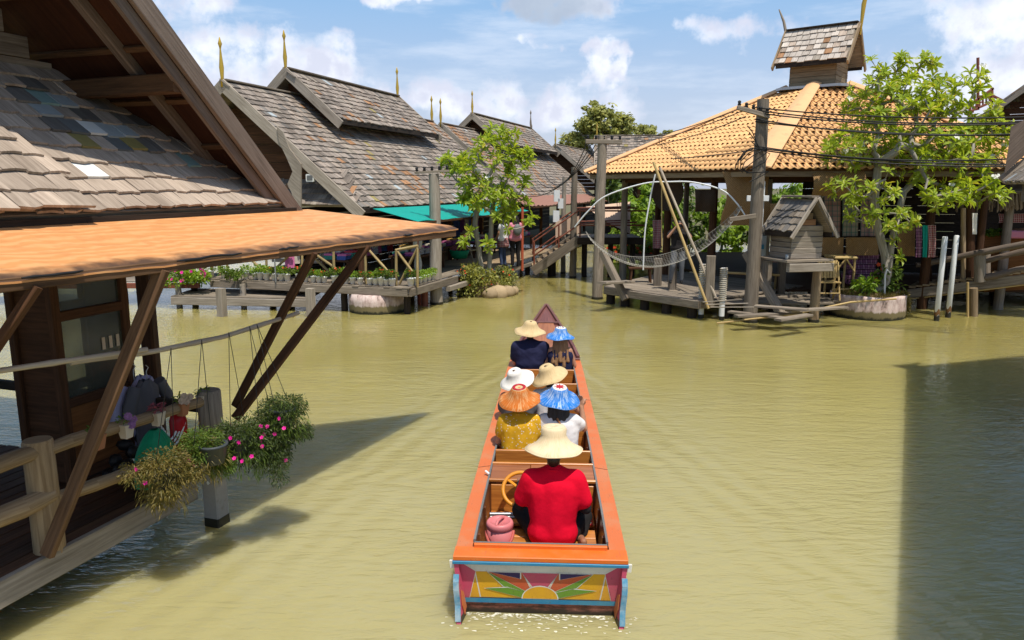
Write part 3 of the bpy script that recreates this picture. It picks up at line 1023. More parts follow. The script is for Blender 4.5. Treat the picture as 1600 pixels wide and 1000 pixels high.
its = shingle_items(SO, SU, sv, sn, lambda y: (3.0, 7.12 - y * (1.42 / SLEN)), SLEN, .2, .2, 6, lift=.004, tilt=.07, pick=pick_sh)
its += shingle_items(SO + sn * .085 + sv * -.05, SU, sv, sn, lambda y: (2.9, 4.62 - y * .25), .95, .2, .2, 6, lift=.004, tilt=.07)
scatter_pieces('shingle', its, shm, skirt, 300)
mb = MB()
mb.beam(G(-1, -4.985, 3.045), G(7.35, -4.985, 3.03), .03, .05, Z, 0, .003)
part('eave_strip', mb, 'dark_wood', skirt)

# orange awning


def awn(u, v):
    w_ = (-3.62 - .95 * (1 - u)) * (1 - v) - 5.02 * v
    s_ = 0.6 + u * ((8.9 - 1.25 * v) - 0.6)
    z_ = 2.79 + .235 * v - .035 * math.sin(PI * min(1, max(0, (s_ - 1) / 8))) * (1 - v) - (.003 * math.sin(7.5 * s_) + .003 * math.sin(17 * s_ + 2)) * (1 - v) ** 2
    if v < .06:
        z_ -= .035 * (1 - v / .06)
    return G(s_, w_, z_)


mb = MB()
mb.slab(awn, 70, 18, (0, 0, -.014), 0, (8.3, 1.42))
awning = part('awning', mb, 'awning', stall)
mb = MB()
mb.beam(G(.6, -4.60, 2.71), G(8.86, -3.66, 2.70), .05, .085, Z, 0, .006)
part('edge_beam', mb, 'brace_wood', awning)
for (sa, sb) in ((3.35, 3.75), (4.5, 5.15), (5.6, 5.85), (7.6, 7.8)):
    mb = MB()
    n_ = 6
    mb.tube([G(sa + (sb - sa) * i / n_, -3.62 - .95 * (1 - (sa + (sb - sa) * i / n_ - .6) / 8.3) + .012, 2.745 + R.uniform(-.006, .006)) for i in range(n_ + 1)], [.006] + [R.uniform(.009, .014) for _ in range(n_ - 1)] + [.005], 6)
    part('black_tape', mb, 'black', awning)
for s_ in (2.2, 3.9, 5.2, 6.15, 7.4, 8.4):
    mb = MB()
    mb.beam(G(s_, -4.62 + .114 * (s_ - .6), 2.715), G(min(s_, 7.3), -5.0, 2.93), .05, .08, Z, 0, .006)
    part('awning_rafter', mb, 'brown_wood', awning)
# posts carrying the roof
for (s_, w_) in ((-0.6, -6.5), (7.0, -6.9), (-.6, -10.8), (6.8, -10.8)):
    mb = MB()
    mb.beam(G(s_, w_, -1), G(s_, w_, zt(max(s_, 5.0)) - .3 if s_ > 0 else 3.1), .16, .16)
    part('post', mb, 'brown_wood', stall)
# braces
for bk, (p, q, wd) in enumerate(((G(3.83, -4.93, .56), G(4.40, -4.16, 2.69), .105), (G(5.86, -4.80, 1.02), G(6.95, -3.86, 2.68), .085), (G(5.95, -4.86, 1.12), G(6.08, -3.95, 2.68), .075), (G(2.75, -4.95, 1.25), G(3.45, -4.25, 2.68), .06))):
    mb = MB()
    mb.beam(p, q, wd, .055, GN.cross(Z), 0, .006)
    part('brace', mb, 'brace_wood' if bk == 0 else 'brown_wood', stall)
# floor
mb = MB()
mb.beam(G(.2, -4.985, .425), G(5.45, -4.985, .425), .05, .21, Z, 0, .006)
part('fascia_board', mb, 'pale_wood', stall)
planks(stall, 'floor_plank', G(.2, -8.9, .5), GA, GN, 24, .1625, 5.4, .035, 'brown_wood')
for (s_, w_) in ((.6, -5.3), (3.1, -5.3), (.6, -7), (3.1, -7.2), (5.3, -7.2), (5.3, -8.8), (3.0, -8.8)):
    mb = MB()
    mb.tube([G(s_, w_, -1.2), G(s_, w_, .45)], .09, 10)
    part('pile', mb, 'dark_wood', stall)
for w_ in (-5.4, -7.1, -8.7):
    mb = MB()
    mb.beam(G(.2, w_, .41), G(5.6, w_, .41), .09, .12)
    part('joist', mb, 'dark_wood', stall)
# concrete and wood corner pile
pile = thing('corner_pile', 'square concrete pile with weathered wooden head and two small stickers at the stall corner', 'post', G(5.62, -4.9, 0))
mb = MB()
mb.beam(G(5.62, -4.9, -1), G(5.62, -4.9, .88), .17, .17, GA, 0, .012)
part('concrete_shaft', mb, 'concrete', pile)
mb = MB()
mb.beam(G(5.62, -4.9, -.4), G(5.62, -4.9, .09), .176, .176, GA, 0, .012)
part('slime_band', mb, 'slime', pile)
mb = MB()
mb.tube([G(5.66, -4.92, .80), G(5.66, -4.92, 1.34), G(5.66, -4.92, 1.36)], [.115, .11, .10], 12)
part('wooden_head', mb, 'grey_wood', pile)
for k, (ds, dw, z_) in enumerate(((-.01, .088, .52), (-.088, .0, .46))):
    mb = MB()
    c = G(5.62 + ds, -4.9 + dw, z_)
    u_ = GA if k == 0 else GN
    mb.prism([c + u_ * .022, c + Z * .022, c - u_ * .022, c - Z * .022], (GN if k == 0 else -GA) * .002)
    part('sticker', mb, 'white_paint', pile)


def logline(p, q, r, wob=.012, n=9):
    p, q = V(p), V(q)
    pts, rs = [], []
    for i in range(n + 1):
        t = i / n
        pts.append(p.lerp(q, t) + V((R.uniform(-wob, wob), R.uniform(-wob, wob), R.uniform(-wob, wob))))
        rs.append(r * R.uniform(.9, 1.08))
    return pts, rs


rail = thing('log_railing', 'railing of peeled logs round the near stall deck', 'railing', G(3.95, -5.08, .5))
mb = MB()
mb.tube([G(3.97, -5.07, .5), G(3.97, -5.07, .95), G(3.97, -5.07, 1.39), G(3.97, -5.07, 1.41)], [.112, .108, .106, .098], 14)
part('rail_post', mb, 'log_wood', rail)
for (p, q, r) in ((G(4.0, -5.03, 1.33), G(5.72, -4.93, 1.27), .052), (G(4.0, -5.04, .92), G(5.7, -4.95, .80), .052), (G(1.8, -5.05, 1.37), G(3.95, -5.05, 1.33), .06), (G(1.8, -5.05, .95), G(4.0, -5.02, .96), .072)):
    mb = MB()
    mb.tube(*logline(p, q, r), 10)
    part('rail_log', mb, 'log_wood', rail)
# the dark glazed booth
bo = G(5.4, -6.25, .52)
booth = thing('glazed_booth', 'tall dark brown wooden booth with dusty glass panes under the orange awning', 'booth', bo)
S0, S1, WF, WB = 5.0, 5.78, -6.0, -6.5
ZB, ZT_ = .52, 3.02
mb = MB()
for (s_, w_) in ((S0, WF), (S1, WF), (S0, WB), (S1, WB)):
    mb.beam(G(s_, w_, ZB), G(s_, w_, ZT_), .085, .085, GA)
for z_ in (ZB + .06, 1.30, 2.12, ZT_ - .04):
    mb.beam(G(S0, WF, z_), G(S1, WF, z_), .07, .09)
    mb.beam(G(S0, WB, z_), G(S1, WB, z_), .07, .09)
part('frame', mb, 'brown_wood', booth)
mb = MB()
mb.prism([G(S0, WF - .03, ZB), G(S0, WB + .03, ZB), G(S0, WB + .03, ZT_), G(S0, WF - .03, ZT_)], GA * .03)
mb.prism([G(S1, WF - .03, ZB), G(S1, WB + .03, ZB), G(S1, WB + .03, ZT_), G(S1, WF - .03, ZT_)], GA * -.03)
part('side_panel', mb, 'brown_wood', booth)
for (z0, z1) in ((1.345, 2.075), (2.165, 2.94)):
    mb = MB()
    mb.prism([G(S0 + .045, WF, z0), G(S1 - .045, WF, z0), G(S1 - .045, WF, z1), G(S0 + .045, WF, z1)], GN * -.008)
    part('pane', mb, 'glass', booth)
mb = MB()
mb.prism([G(S0 + .045, WF - .01, ZB + .1), G(S1 - .045, WF - .01, ZB + .1), G(S1 - .045, WF - .01, 1.26), G(S0 + .045, WF - .01, 1.26)], GN * -.02)
part('lower_panel', mb, 'orange_brown', booth)
for k in range(3):
    mb = MB()
    mb.beam(G(5.50 + .085 * k, WF + .008, 1.72), G(5.50 + .085 * k, WF + .008, 1.84), .035, .006, GN, 0, 0)
    part('paper_slip', mb, 'cream_pot', booth)
# dark things behind
tb = thing('stall_table', 'dark table with pale cloth at the back of the near stall', 'table', G(4.3, -7.6, .52))
mb = MB()
mb.prism([G(3.7, -8.3, 1.12), G(3.7, -6.95, 1.12), G(4.9, -6.95, 1.12), G(4.9, -8.3, 1.12)], Z * .05)
part('table_top', mb, 'dark_wood', tb)
for s_ in (3.8, 4.8):
    for w_ in (-8.2, -7.05):
        mb = MB()
        mb.beam(G(s_, w_, .52), G(s_, w_, 1.12), .07, .07)
        part('leg', mb, 'dark_wood', tb)
mb = MB()
mb.slab(lambda u, v: G(4.05 + .55 * u, -7.15 + .45 * v, 1.185 + .03 * math.sin(9 * u) * math.sin(7 * v) - (.32 * max(0, v - .55))), 10, 10, (0, 0, -.01))
top('folded_cloth', mb, 'lavender_cotton', 'crumpled pale lavender cloth on the dark table of the near stall', 'cloth')
mb = MB()
mb.beam(G(1.0, -8.75, 1.28), G(5.6, -8.75, 1.28), .10, .13)
top('back_rail', mb, 'dark_wood', 'dark beam railing along the back of the near stall', 'railing')
hr = thing('side_railing', 'dark timber railing across the end of the near stall deck', 'railing', G(5.72, -6.5, .52))
for z_ in (1.16,):
    mb = MB()
    mb.beam(G(5.74, -8.6, z_), G(5.70, -5.05, z_), .06, .10)
    part('rail', mb, 'dark_wood', hr)
for w_ in (-8.5, -5.75):
    mb = MB()
    mb.beam(G(5.72, w_, .4), G(5.72, w_, 1.27), .13, .13)
    part('rail_post', mb, 'brown_wood', hr)
mb = MB()
for k in range(40):
    c = G(5.1 + R.random() * .55, -5.75 + R.random() * .55, .56 + R.random() * .3)
    mb.ell(c, (R.uniform(.05, .1), R.uniform(.05, .1), R.uniform(.04, .08)), 6)
top('bundle', mb, 'black', 'black bundle of stored things behind the log railing', 'bundle')
# shirts on hangers, net bag, extinguisher, hose
for (w_, col, lab) in ((-5.62, 'grey_cotton', 'dark grey shirt hanging beside the glazed booth'), (-5.78, 'lavender_cotton', 'lavender white shirt hanging next to the dark grey shirt')):
    sh = thing('shirt', lab, 'shirt', G(5.55, w_, 1.45), 'shirts hanging by the booth')
    mb = MB()

    def shf(u, v, w_=w_):
        a = 2 * PI * u
        r_ = .20 if v < .85 else .20 * (1 - (v - .85) / .15 * .75)
        return G(5.62 + (.10 if w_ < -5.7 else -.03) + r_ * .8 * math.cos(a), w_ + .05 * math.sin(a) * (1 + .3 * math.sin(5 * a)), .72 + .70 * v + .01 * math.sin(4 * a))
    mb.sheet(shf, 24, 14)
    part('body', mb, col, sh)
    for sg in (-1, 1):
        mb = MB()
        mb.tube([G(5.62 + sg * .15, w_, 1.37), G(5.62 + sg * .24, w_, 1.2), G(5.62 + sg * .27, w_, .98)], [.06, .06, .055], 8)
        part('sleeve', mb, col, sh)
    mb = MB()
    mb.tube([G(5.62, w_, 1.40), G(5.62, w_, 1.50), G(5.65, w_, 1.53), G(5.62, w_, 1.56)], .006, 5)
    part('hanger_hook', mb, 'steel', sh)
mb = MB()


def bagf(u, v):
    a = 2 * PI * u
    r_ = (.04 + .17 * math.sin(PI * (1 - v) * .62) ** .7) * (1 + .12 * math.sin(3 * a + 2) + .05 * math.sin(11 * a))
    return G(5.02 + r_ * math.cos(a), -4.99 + r_ * .7 * math.sin(a), .66 + .50 * v)


mb.sheet(bagf, 36, 14)
top('net_bag', mb, 'green_mesh', 'bulging green net bag hanging on the log railing', 'bag')
ex = thing('fire_extinguisher', 'small red extinguisher standing behind the corner pile', 'extinguisher', G(5.55, -5.1, .9))
mb = MB()
mb.lathe([(.001, .72), (.075, .72), (.08, .76), (.08, 1.10), (.06, 1.16), (.025, 1.18), (.025, 1.22), (.001, 1.22)], G(5.45, -5.12, 0), 16)
part('cylinder_body', mb, 'red_gloss', ex)
mb = MB()
mb.tube([G(5.45, -5.12, 1.22), G(5.40, -5.10, 1.26), G(5.34, -5.08, 1.24)], .012, 6)
part('handle', mb, 'black', ex)
mb = MB()
for k in range(3):
    mb.tube([G(5.20 + .26 * t / 12, -5.05 - .02 * k, 1.08 + .025 * k - .17 * math.sin(PI * (t / 12) ** .8)) for t in range(13)], .010, 6)
top('hose', mb, 'pvc', 'looped white hose hanging behind the log railing', 'hose')
# bamboo pole slung under the awning
for (pts, lab) in (([atw(-160, 598, -4.9), atw(0, 579, -4.85), atw(130, 560, -4.72), atw(230, 546, -4.55)], 'thin bamboo pole slung from the awning braces, the upper nearer one'), ([atw(110, 566, -4.76), atw(240, 549, -4.55), atw(350, 526, -4.40), atw(466, 489, -4.28)], 'thin bamboo pole lashed to the braces above the hanging plants')):
    mb = MB()
    pp = []
    for i in range(len(pts) - 1):
        for k in range(5):
            t = k / 5
            pp.append(pts[i].lerp(pts[i + 1], t))
    pp.append(pts[-1])
    mb.tube(pp, [.021 if i % 4 else .025 for i in range(len(pp))], 9)
    top('bamboo_pole', mb, 'grey_bamboo', lab, 'bamboo pole', None, 'bamboo poles under the orange awning')


# ---- small plants
def spray_plant(mb, c, rx, ry, rz, n, ln, wd, droop=0.6, mi=0, jit=1.0):
    """slender leaflets springing out of a centre and trailing down"""
    c = V(c)
    for _ in range(n):
        a, b = R.uniform(0, 2 * PI), R.uniform(-.9, 1)
        rr = R.random() ** .4
        p = c + V((math.cos(a) * rx * rr * math.sqrt(1 - b * b * .8), math.sin(a) * ry * rr * math.sqrt(1 - b * b * .8), b * rz * rr))
        d = (p - c)
        d = (d.normalized() + V((R.uniform(-jit, jit), R.uniform(-jit, jit), R.uniform(-jit, jit) - droop))).normalized()
        s_ = d.cross(V((R.uniform(-1, 1), R.uniform(-1, 1), 1))).normalized() * wd * R.uniform(.6, 1.3)
        l = ln * R.uniform(.6, 1.4)
        m = p + d * l * .55 + Z * .02 * l
        e = p + d * l - Z * .15 * l
        mb.add([p, m + s_, e, m - s_], [[0, 1, 2, 3]], None, mi)
    return mb


def petal_flower(mb, c, r, n=5, nrm=None, mi=0):
    c = V(c)
    nrm = (nrm or V((R.uniform(-.6, .6), -1, R.uniform(0, .9)))).normalized()
    u = nrm.cross(Z).normalized()
    v = nrm.cross(u)
    for k in range(n):
        a = 2 * PI * k / n
        d = u * math.cos(a) + v * math.sin(a)
        t = nrm.cross(d)
        mb.add([c, c + d * r * .6 + t * r * .42 + nrm * r * .2, c + d * r + nrm * r * .28, c + d * r * .6 - t * r * .42 + nrm * r * .2], [[0, 1, 2, 3]], None, mi)
    mb.ell(c + nrm * r * .1, r * .22, 6, mi)


HP = [  # px, py, radii, dark share, flowers, label
    (258, 745, .20, .23, 'dry', 2, 'hanging plant with dry yellow trailing stems over the stall fascia'),
    (318, 705, .17, .19, 'mix', 3, 'hanging grassy plant in a grey pot beside the corner pile'),
    (374, 694, .21, .22, 'dark', 15, 'hanging moss rose covered in magenta flowers next to the corner pile'),
    (420, 688, .15, .28, 'dark', 6, 'long trailing hanging plant with few flowers over the water'),
    (443, 650, .20, .19, 'dark', 3, 'dense round dark hanging plant farthest out over the water')]
for k, (px, py, rx, rz, kind_, nf, lab) in enumerate(HP):
    c = atw(px, py, -4.45 + .1 * k)
    pl = thing('hanging_plant', lab, 'hanging plant', c, 'hanging plants along the near stall')
    mb = MB()
    main = {'dry': 'leaf_dry', 'mix': 'leaf_mid', 'dark': 'leaf_dark'}[kind_]
    rx, rz = rx * 1.2, rz * 1.08
    for q in range(9):
        cq = c + V((R.uniform(-.75, .75) * rx, R.uniform(-.7, .7) * rx, R.uniform(-.9, .55) * rz))
        k_ = R.uniform(.35, .62)
        spray_plant(mb, cq, rx * k_, rx * k_, rz * k_ * .9, 430, .036, .0045, .5)
    spray_plant(mb, c + Z * rz * .45, rx * .85, rx * .7, rz * .5, 1500, .034, .005, .0)
    part('foliage', mb, main, pl)
    mb = MB()
    spray_plant(mb, c - Z * .04, rx * .9, rx * .7, rz * 1.15, 700, .075, .0035, .9)
    part('trailing_stems', mb, 'leaf_dry' if kind_ != 'dark' else 'leaf_mid', pl)
    mb = MB()
    pz = c + Z * .0
    mb.lathe([(.001, -.09), (.085, -.09), (.12, .06), (.125, .06), (.125, .08), (.105, .08), (.10, .05), (.001, .05)], pz + (GN * .10 if k == 1 else V((0, 0, 0))), 16)
    part('pot', mb, 'grey_pot', pl)
    for q in range(nf):
        a, b = R.uniform(-1.1, 1.3), R.uniform(-.6, .7)
        fc = c + V((math.sin(a) * rx * .95, -math.cos(a) * rx * .85, b * rz))
        mb = MB()
        petal_flower(mb, fc, .021, 5)
        part('flower', mb, 'magenta', pl)
    s_ = (c.dot(GA))
    for dx_ in (-.11, .11):
        mb = MB()
        mb.tube([c + GA * dx_ + Z * .06, G(min(s_, 6.35), -4.28, 2.05)], .003, 4)
        part('cord', mb, 'black', pl)
RP = [  # pots wired to the top rail
    (4.38, 'terracotta', 'daisy', 'small terracotta pot with one cream daisy wired to the log rail'),
    (4.67, 'cream_pot', 'roses', 'cream pot with mauve paper roses wired to the log rail'),
    (5.02, 'cream_pot', 'dark', 'cream pot with dusty red succulents wired to the log rail'),
    (5.32, 'terracotta', 'rosettes', 'brown pot with cream and green rosettes wired to the log rail'),
    (5.60, 'cream_pot', 'green', 'cream pot with green leaves at the pile end of the log rail')]
for s_, pot, kind_, lab in RP:
    c = G(s_, -4.94, 1.28)
    pl = thing('flower_pot', lab, 'flower pot', c, 'flower pots wired to the log rail')
    mb = MB()
    mb.beam(c + V((0, 0, -.075)), c + V((0, 0, .045)), .07, .07, GA, 0, .004, .105, .105)
    part('pot', mb, pot, pl)
    if kind_ in ('roses', 'rosettes', 'daisy'):
        pos = {'daisy': [(0, .11)], 'roses': [(-.015, .12), (.035, .08), (.015, .035)], 'rosettes': [(-.05, .08), (.005, .06), (.055, .09), (-.02, .115)]}[kind_]
        for i, (ds, dz_) in enumerate(pos):
            mb = MB()
            fc = c + GA * ds + GN * .05 + Z * dz_
            nrm = (GN * .8 - V((0, 1, 0)) + Z * .5)
            for rr, nn in ((.036, 9), (.026, 7), (.016, 5)):
                petal_flower(mb, fc + nrm.normalized() * (.05 - rr) * .6, rr, nn, nrm)
            part('flower', mb, {'daisy': 'cream_petal', 'roses': 'purple_petal', 'rosettes': 'cream_petal'}[kind_], pl)
    mb = MB()
    spray_plant(mb, c + Z * .08, .06, .06, .04, 60 if kind_ != 'dark' else 110, .04, .009, -.4)
    part('foliage', mb, 'rose_petal' if kind_ == 'dark' else 'leaf_mid', pl)
# ================================================================== Thai roofed houses of the left bank
SG = [shingle_mesh(.205, .36, .03, 'shingle_grey', .012) for _ in range(7)] + [shingle_mesh(.205, .36, .03, c, .012) for c in ('shingle_rust', 'pale_blue', 'pale_wood', 'shingle_slate', 'mustard')]


def pick_grey(r, x, P):
    q = R.random()
    rusty = noise.noise(P * .45) > .33
    if rusty and q < .38:
        return 7
    return 7 if q < .02 else 8 if q < .028 else 9 if q < .09 else 10 if q < .14 else 11 if q < .145 else None


def finial(parent, P, h=1.0, mat='gold', lean=V((0, 0, 0))):
    mb = MB()
    X = Z.rotation_difference((Z + lean).normalized()).to_matrix()
    mb.lathe([(.001, -.25), (.05, -.25), (.045, 0), (.065, .25), (.04, .5), (.022, .72), (.03, .78), (.058, .86), (.035, .93), (.012, 1.02), (.001, 1.04)] if h > .8 else [(.001, -.2), (.045, -.2), (.05, .1), (.03, .45), (.045, .52), (.02, .62), (.001, .7)], P, 10, 0, True, X)
    part('finial', mb, mat, parent)


def gable_roof(root, O, A, N, L, run, rise, verge=.28, shin=True, limit=300, name='roof', th=.07, gap=.0, both=True, sht=SG, expo=.235, wd=.21, pick=pick_grey, side=1, barge='pale_wood', cap='grey_wood'):
    """ridge from O along A for L; slopes fall rise over run to +-N"""
    SLp = math.hypot(run, rise)
    res = None
    mb = MB()
    for sg in (1, -1):
        e = N * sg * run - Z * rise
        n_ = (N * sg * rise + Z * run).normalized()
        mb.prism([O, O + A * L, O + A * L + e, O + e], -n_ * th)
    res = part(name, mb, 'grey_wood', root)
    items = []
    for sg in ((1, -1) if both else (side,)):
        e = N * sg * run - Z * rise
        v_ = -e.normalized()
        n_ = (N * sg * rise + Z * run).normalized()
        u_ = v_.cross(n_)
        if u_.dot(A) < 0:
            O2 = O + e + A * L
        else:
            O2 = O + e
        items += shingle_items(O2, u_, v_, n_, lambda y: (.03, L - .03), SLp - .1, expo, wd, 7, .012, .075, pick)
    if shin:
        scatter_pieces('shingle', items, sht, res, limit)
    for end in (0, L):
        for sg in (1, -1):
            e = N * sg * run - Z * rise
            n_ = (N * sg * rise + Z * run).normalized()
            P = O + A * (end + (-.03 if end == 0 else .03))
            mb = MB()
            k = e.normalized()
            mb.beam(P + n_ * (-verge / 2 + .07) - Z * .0, P + e + k * .18 + n_ * (-verge / 2 + .07), .05, verge, n_, 0, .006)
            part('barge_board', mb, barge, res)
    for sg in (1, -1):
        e = N * sg * run - Z * rise
        mb = MB()
        mb.beam(O + e + A * .05 - Z * .06, O + e + A * (L - .05) - Z * .06, .05, .13, Z, 0, .005)
        part('eave_board', mb, 'dark_wood', res)
    mb = MB()
    mb.beam(O + A * .02 + Z * .045, O + A * (L - .02) + Z * .045, .24, .05, Z, 0, .01)
    part('ridge_cap', mb, cap, res)
    return res


def gable_wall(root, P, N, run, rise, zb, th=.03, rowh=.25, mat='brown_wood', slope_drop=.12, name='plank'):
    """planked triangular gable with its top at P, down to zb"""
    z = P.z - slope_drop - .25
    while z > zb:
        half = (P.z - slope_drop - z) / rise * run - .05
        mb = MB()
        c = V((P.x, P.y, z - rowh / 2))
        mb.beam(c - N * half, c + N * half, th, rowh - .012, Z, 0, .004)
        part(name, mb, mat, root)
        z -= rowh


def thai_house(label, s0, s1, wr, zr, run, rise, up=None, limit=300, zfloor=.7, front_detail=True, finials=('gold', 'gold'), group='grey shingled houses of the left bank'):
    O = G(s0, wr, zr)
    h = thing('thai_house', label, 'house', G((s0 + s1) / 2, wr, zfloor), group)
    L = s1 - s0
    gable_roof(h, O, GA, GN, L, run, rise, .30, limit=limit if not up else int(limit * .62), both=False)
    finial(h, O + GA * -.02 + Z * .1, 1.0, finials[0])
    finial(h, O + GA * L + Z * .1, 1.0, finials[1])
    if up:
        u0, u1, zu, r2, h2 = up
        O2 = G(u0, wr, zu)
        gable_roof(h, O2, GA, GN, u1 - u0, r2, h2, .27, limit=int(limit * .38), name='upper_roof', both=False)
        finial(h, O2 + Z * .1, .9, finials[0])
        finial(h, O2 + GA * (u1 - u0) + Z * .1, .9, finials[1])
        for k in range(5):
            mb = MB()
            c = G(u0 + .55, wr, zu - .45 - k * .22)
            hw = (.28 + k * .22) / h2 * r2 * .92
            mb.beam(c - GN * hw, c + GN * hw, .03, .21)
            part('plank', mb, 'brown_wood', h)
    gable_wall(h, G(s0 + .75, wr, zr), GN, run, rise, zr - rise + .45)
    # walls: planked back wall, closed near end, posts along the open front
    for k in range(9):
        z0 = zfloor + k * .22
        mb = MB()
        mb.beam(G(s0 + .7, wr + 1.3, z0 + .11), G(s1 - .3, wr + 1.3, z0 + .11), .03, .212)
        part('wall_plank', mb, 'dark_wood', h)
    n = max(2, int(L / 3.2))
    for i in range(n + 1):
        s_ = s0 + .6 + (L - 1.2) * i / n
        mb = MB()
        mb.beam(G(s_, wr + run - .35, -.6), G(s_, wr + run - .35, zr - rise + .2), .15, .15)
        part('post', mb, 'brown_wood', h)
    mb = MB()
    mb.beam(G(s0 + .2, wr + run - .35, zr - rise + .05), G(s1 - .2, wr + run - .35, zr - rise + .05), .1, .16)
    part('wall_plate', mb, 'dark_wood', h)
    return h


WR, ZR, RUN, RISE = -13.8, 6.06, 4.0, 3.36
h2 = thai_house('nearest grey shingled house with a raised second roof tier and gold finials', 17.3, 31.0, WR, ZR, RUN, RISE, (20.2, 27.7, 6.78, 1.75, 1.52), 300)
h3 = thai_house('grey shingled house farther along the bank with a raised roof tier behind the frangipani', 32.0, 46.5, WR, ZR, RUN, RISE, (36.0, 46.3, 6.86, 1.75, 1.52), 120, finials=('gold', 'grey_wood'))
h4 = thai_house('distant grey shingled house at the end of the row near the round tree', 51.0, 66.0, WR + .4, 6.1, RUN, RISE, None, 40, finials=('gold', 'grey_wood'))
h5 = thing('thai_house', 'low distant house with shingled slope behind the utility pole with one crossarm', 'house', V((7.0, 47.5, .6)), 'grey shingled houses of the left bank')
A5 = V((1, -.1, 0)).normalized()
N5 = V((-.1, -1, 0)).normalized()
O5 = aty(930, 213, 47)
gable_roof(h5, O5, A5, N5, 5.2, 3.2, 2.4, .25, limit=30, both=False)
for k in range(3):
    mb = MB()
    mb.beam(O5 + A5 * (.4 + k * 2.2) + N5 * 2.4 - Z * (O5.z - .4), O5 + A5 * (.4 + k * 2.2) + N5 * 2.4 - Z * 2.0, .16, .16)
    part('post', mb, 'brown_wood', h5)
mb = MB()
mb.prism([O5 + N5 * 1 - Z * 1.2, O5 + A5 * 5.2 + N5 * 1 - Z * 1.2, O5 + A5 * 5.2 + N5 * 1 - Z * (O5.z - .4), O5 + N5 * 1 - Z * (O5.z - .4)], -N5 * .05)
part('wall', mb, 'dark_wood', h5)
finial(h5, O5 + A5 * .1 + Z * .1, .7)
# details on the nearest house: small skirt roof under the verge, curved verge board, floodlight
vO = G(17.35, -12.3, 2.78)
vv = (GA * .9 + Z * .85).normalized()
vn = GN.cross(vv)
if vn.z < 0:
    vn = -vn
mb = MB()
mb.prism([vO - GN * 3.2, vO + GN * 2.35, vO + GN * 1.5 + vv * 1.25, vO - GN * 3.2 + vv * 1.25], -vn * .05)
sk2 = part('skirt_roof', mb, 'grey_wood', h2)
scatter_pieces('shingle', shingle_items(vO, GN, vv, vn, lambda y: (-3.1, 2.3 - y * .62), 1.2, .2, .2, 7, .008, .05, pick_grey), SG, sk2, 60)
pts = [(432, 197), (441, 205), (452, 232), (470, 256), (470, 327), (461, 318), (455, 300), (449, 288), (452, 280), (457, 268), (447, 245), (436, 222)]
mb = MB()
mb.prism([ats(px, py, 17.2) for px, py in pts], GA * .05)
part('curved_board', mb, 'pale_wood', h2)
fl = thing('floodlight', 'small white framed floodlight fixed under the gable of the nearest grey house', 'lamp', ats(484, 279, 17.25))
c = ats(484, 278, 17.25)
mb = MB()
mb.beam(c, c + GA * .06, .24, .20, Z, 0, .02)
part('housing', mb, 'white_paint', fl)
mb = MB()
mb.beam(c - GA * .004, c - GA * .012, .17, .13, Z, 0, .01)
part('glass', mb, 'slate_blue', fl)
mb = MB()
mb.tube([c + GA * .06, c + GA * .1 + Z * .12, c + GA * .4 + Z * .3], .015, 6)
part('bracket', mb, 'steel', fl)


def awning_thing(label, mat, a, b, c, d, sag=.05, posts=None, name='shade_awning', rib=0):
    """sheet with corners a-b (house side) and d-c (outer side)"""
    t = thing(name, label, 'awning', (a + b + c + d) / 4)
    mb = MB()

    def f(u, v):
        p = a.lerp(b, u).lerp(d.lerp(c, u), v)
        return p - Z * sag * math.sin(PI * u) * v + Z * (.02 * math.sin(u * 31) * v) + Z * rib * math.sin(u * 160)
    mb.slab(f, 160 if rib else 40, 8, (0, 0, -.012), 0, ((b - a).length, (d - a).length))
    part('sheet', mb, mat, t)
    mb = MB()
    mb.beam(d - Z * .05, c - Z * .05, .05, .06)
    part('edge_pole', mb, 'brown_wood', t)
    for k in range(5):
        mb = MB()
        u = (k + .5) / 5
        mb.beam(a.lerp(b, u) - Z * .05, d.lerp(c, u) - Z * .06 - Z * sag * math.sin(PI * u), .035, .045)
        part('rafter', mb, 'brown_wood', t)
    return t


awning_thing('long teal shade awning below the nearest shingled roof', 'teal_sheet', G(17.75, -9.65, 2.70), G(27.6, -9.65, 2.66), G(27.6, -8.3, 2.36), G(17.75, -8.35, 2.38), .03)
awning_thing('rust brown corrugated awning along the second house', 'brown_sheet', G(28.2, -9.7, 2.86), G(44, -9.7, 2.8), G(44, -8.3, 2.45), G(28.2, -8.3, 2.5), 0, rib=.02)
awning_thing('pinkish brown canvas awning hanging beside the stair', 'sand_sheet', aty(915, 323, 29), aty(985, 315, 30), aty(985, 365, 28.5), aty(945, 345, 27.8), .05)
mb = MB()
mb.slab(lambda u, v: aty(868 + 37 * u, 372 - 46 * u * (1 - .2 * v) - 24 * (1 - u) * v + (40 * u) * (1 - v) * .9, 27.2 + .3 * u) + Z * .05 * math.sin(5 * u), 12, 8, (0, .02, 0))
top('canvas_screen', mb, 'sand_sheet', 'brown canvas screen tied beside the top of the stair', 'screen')

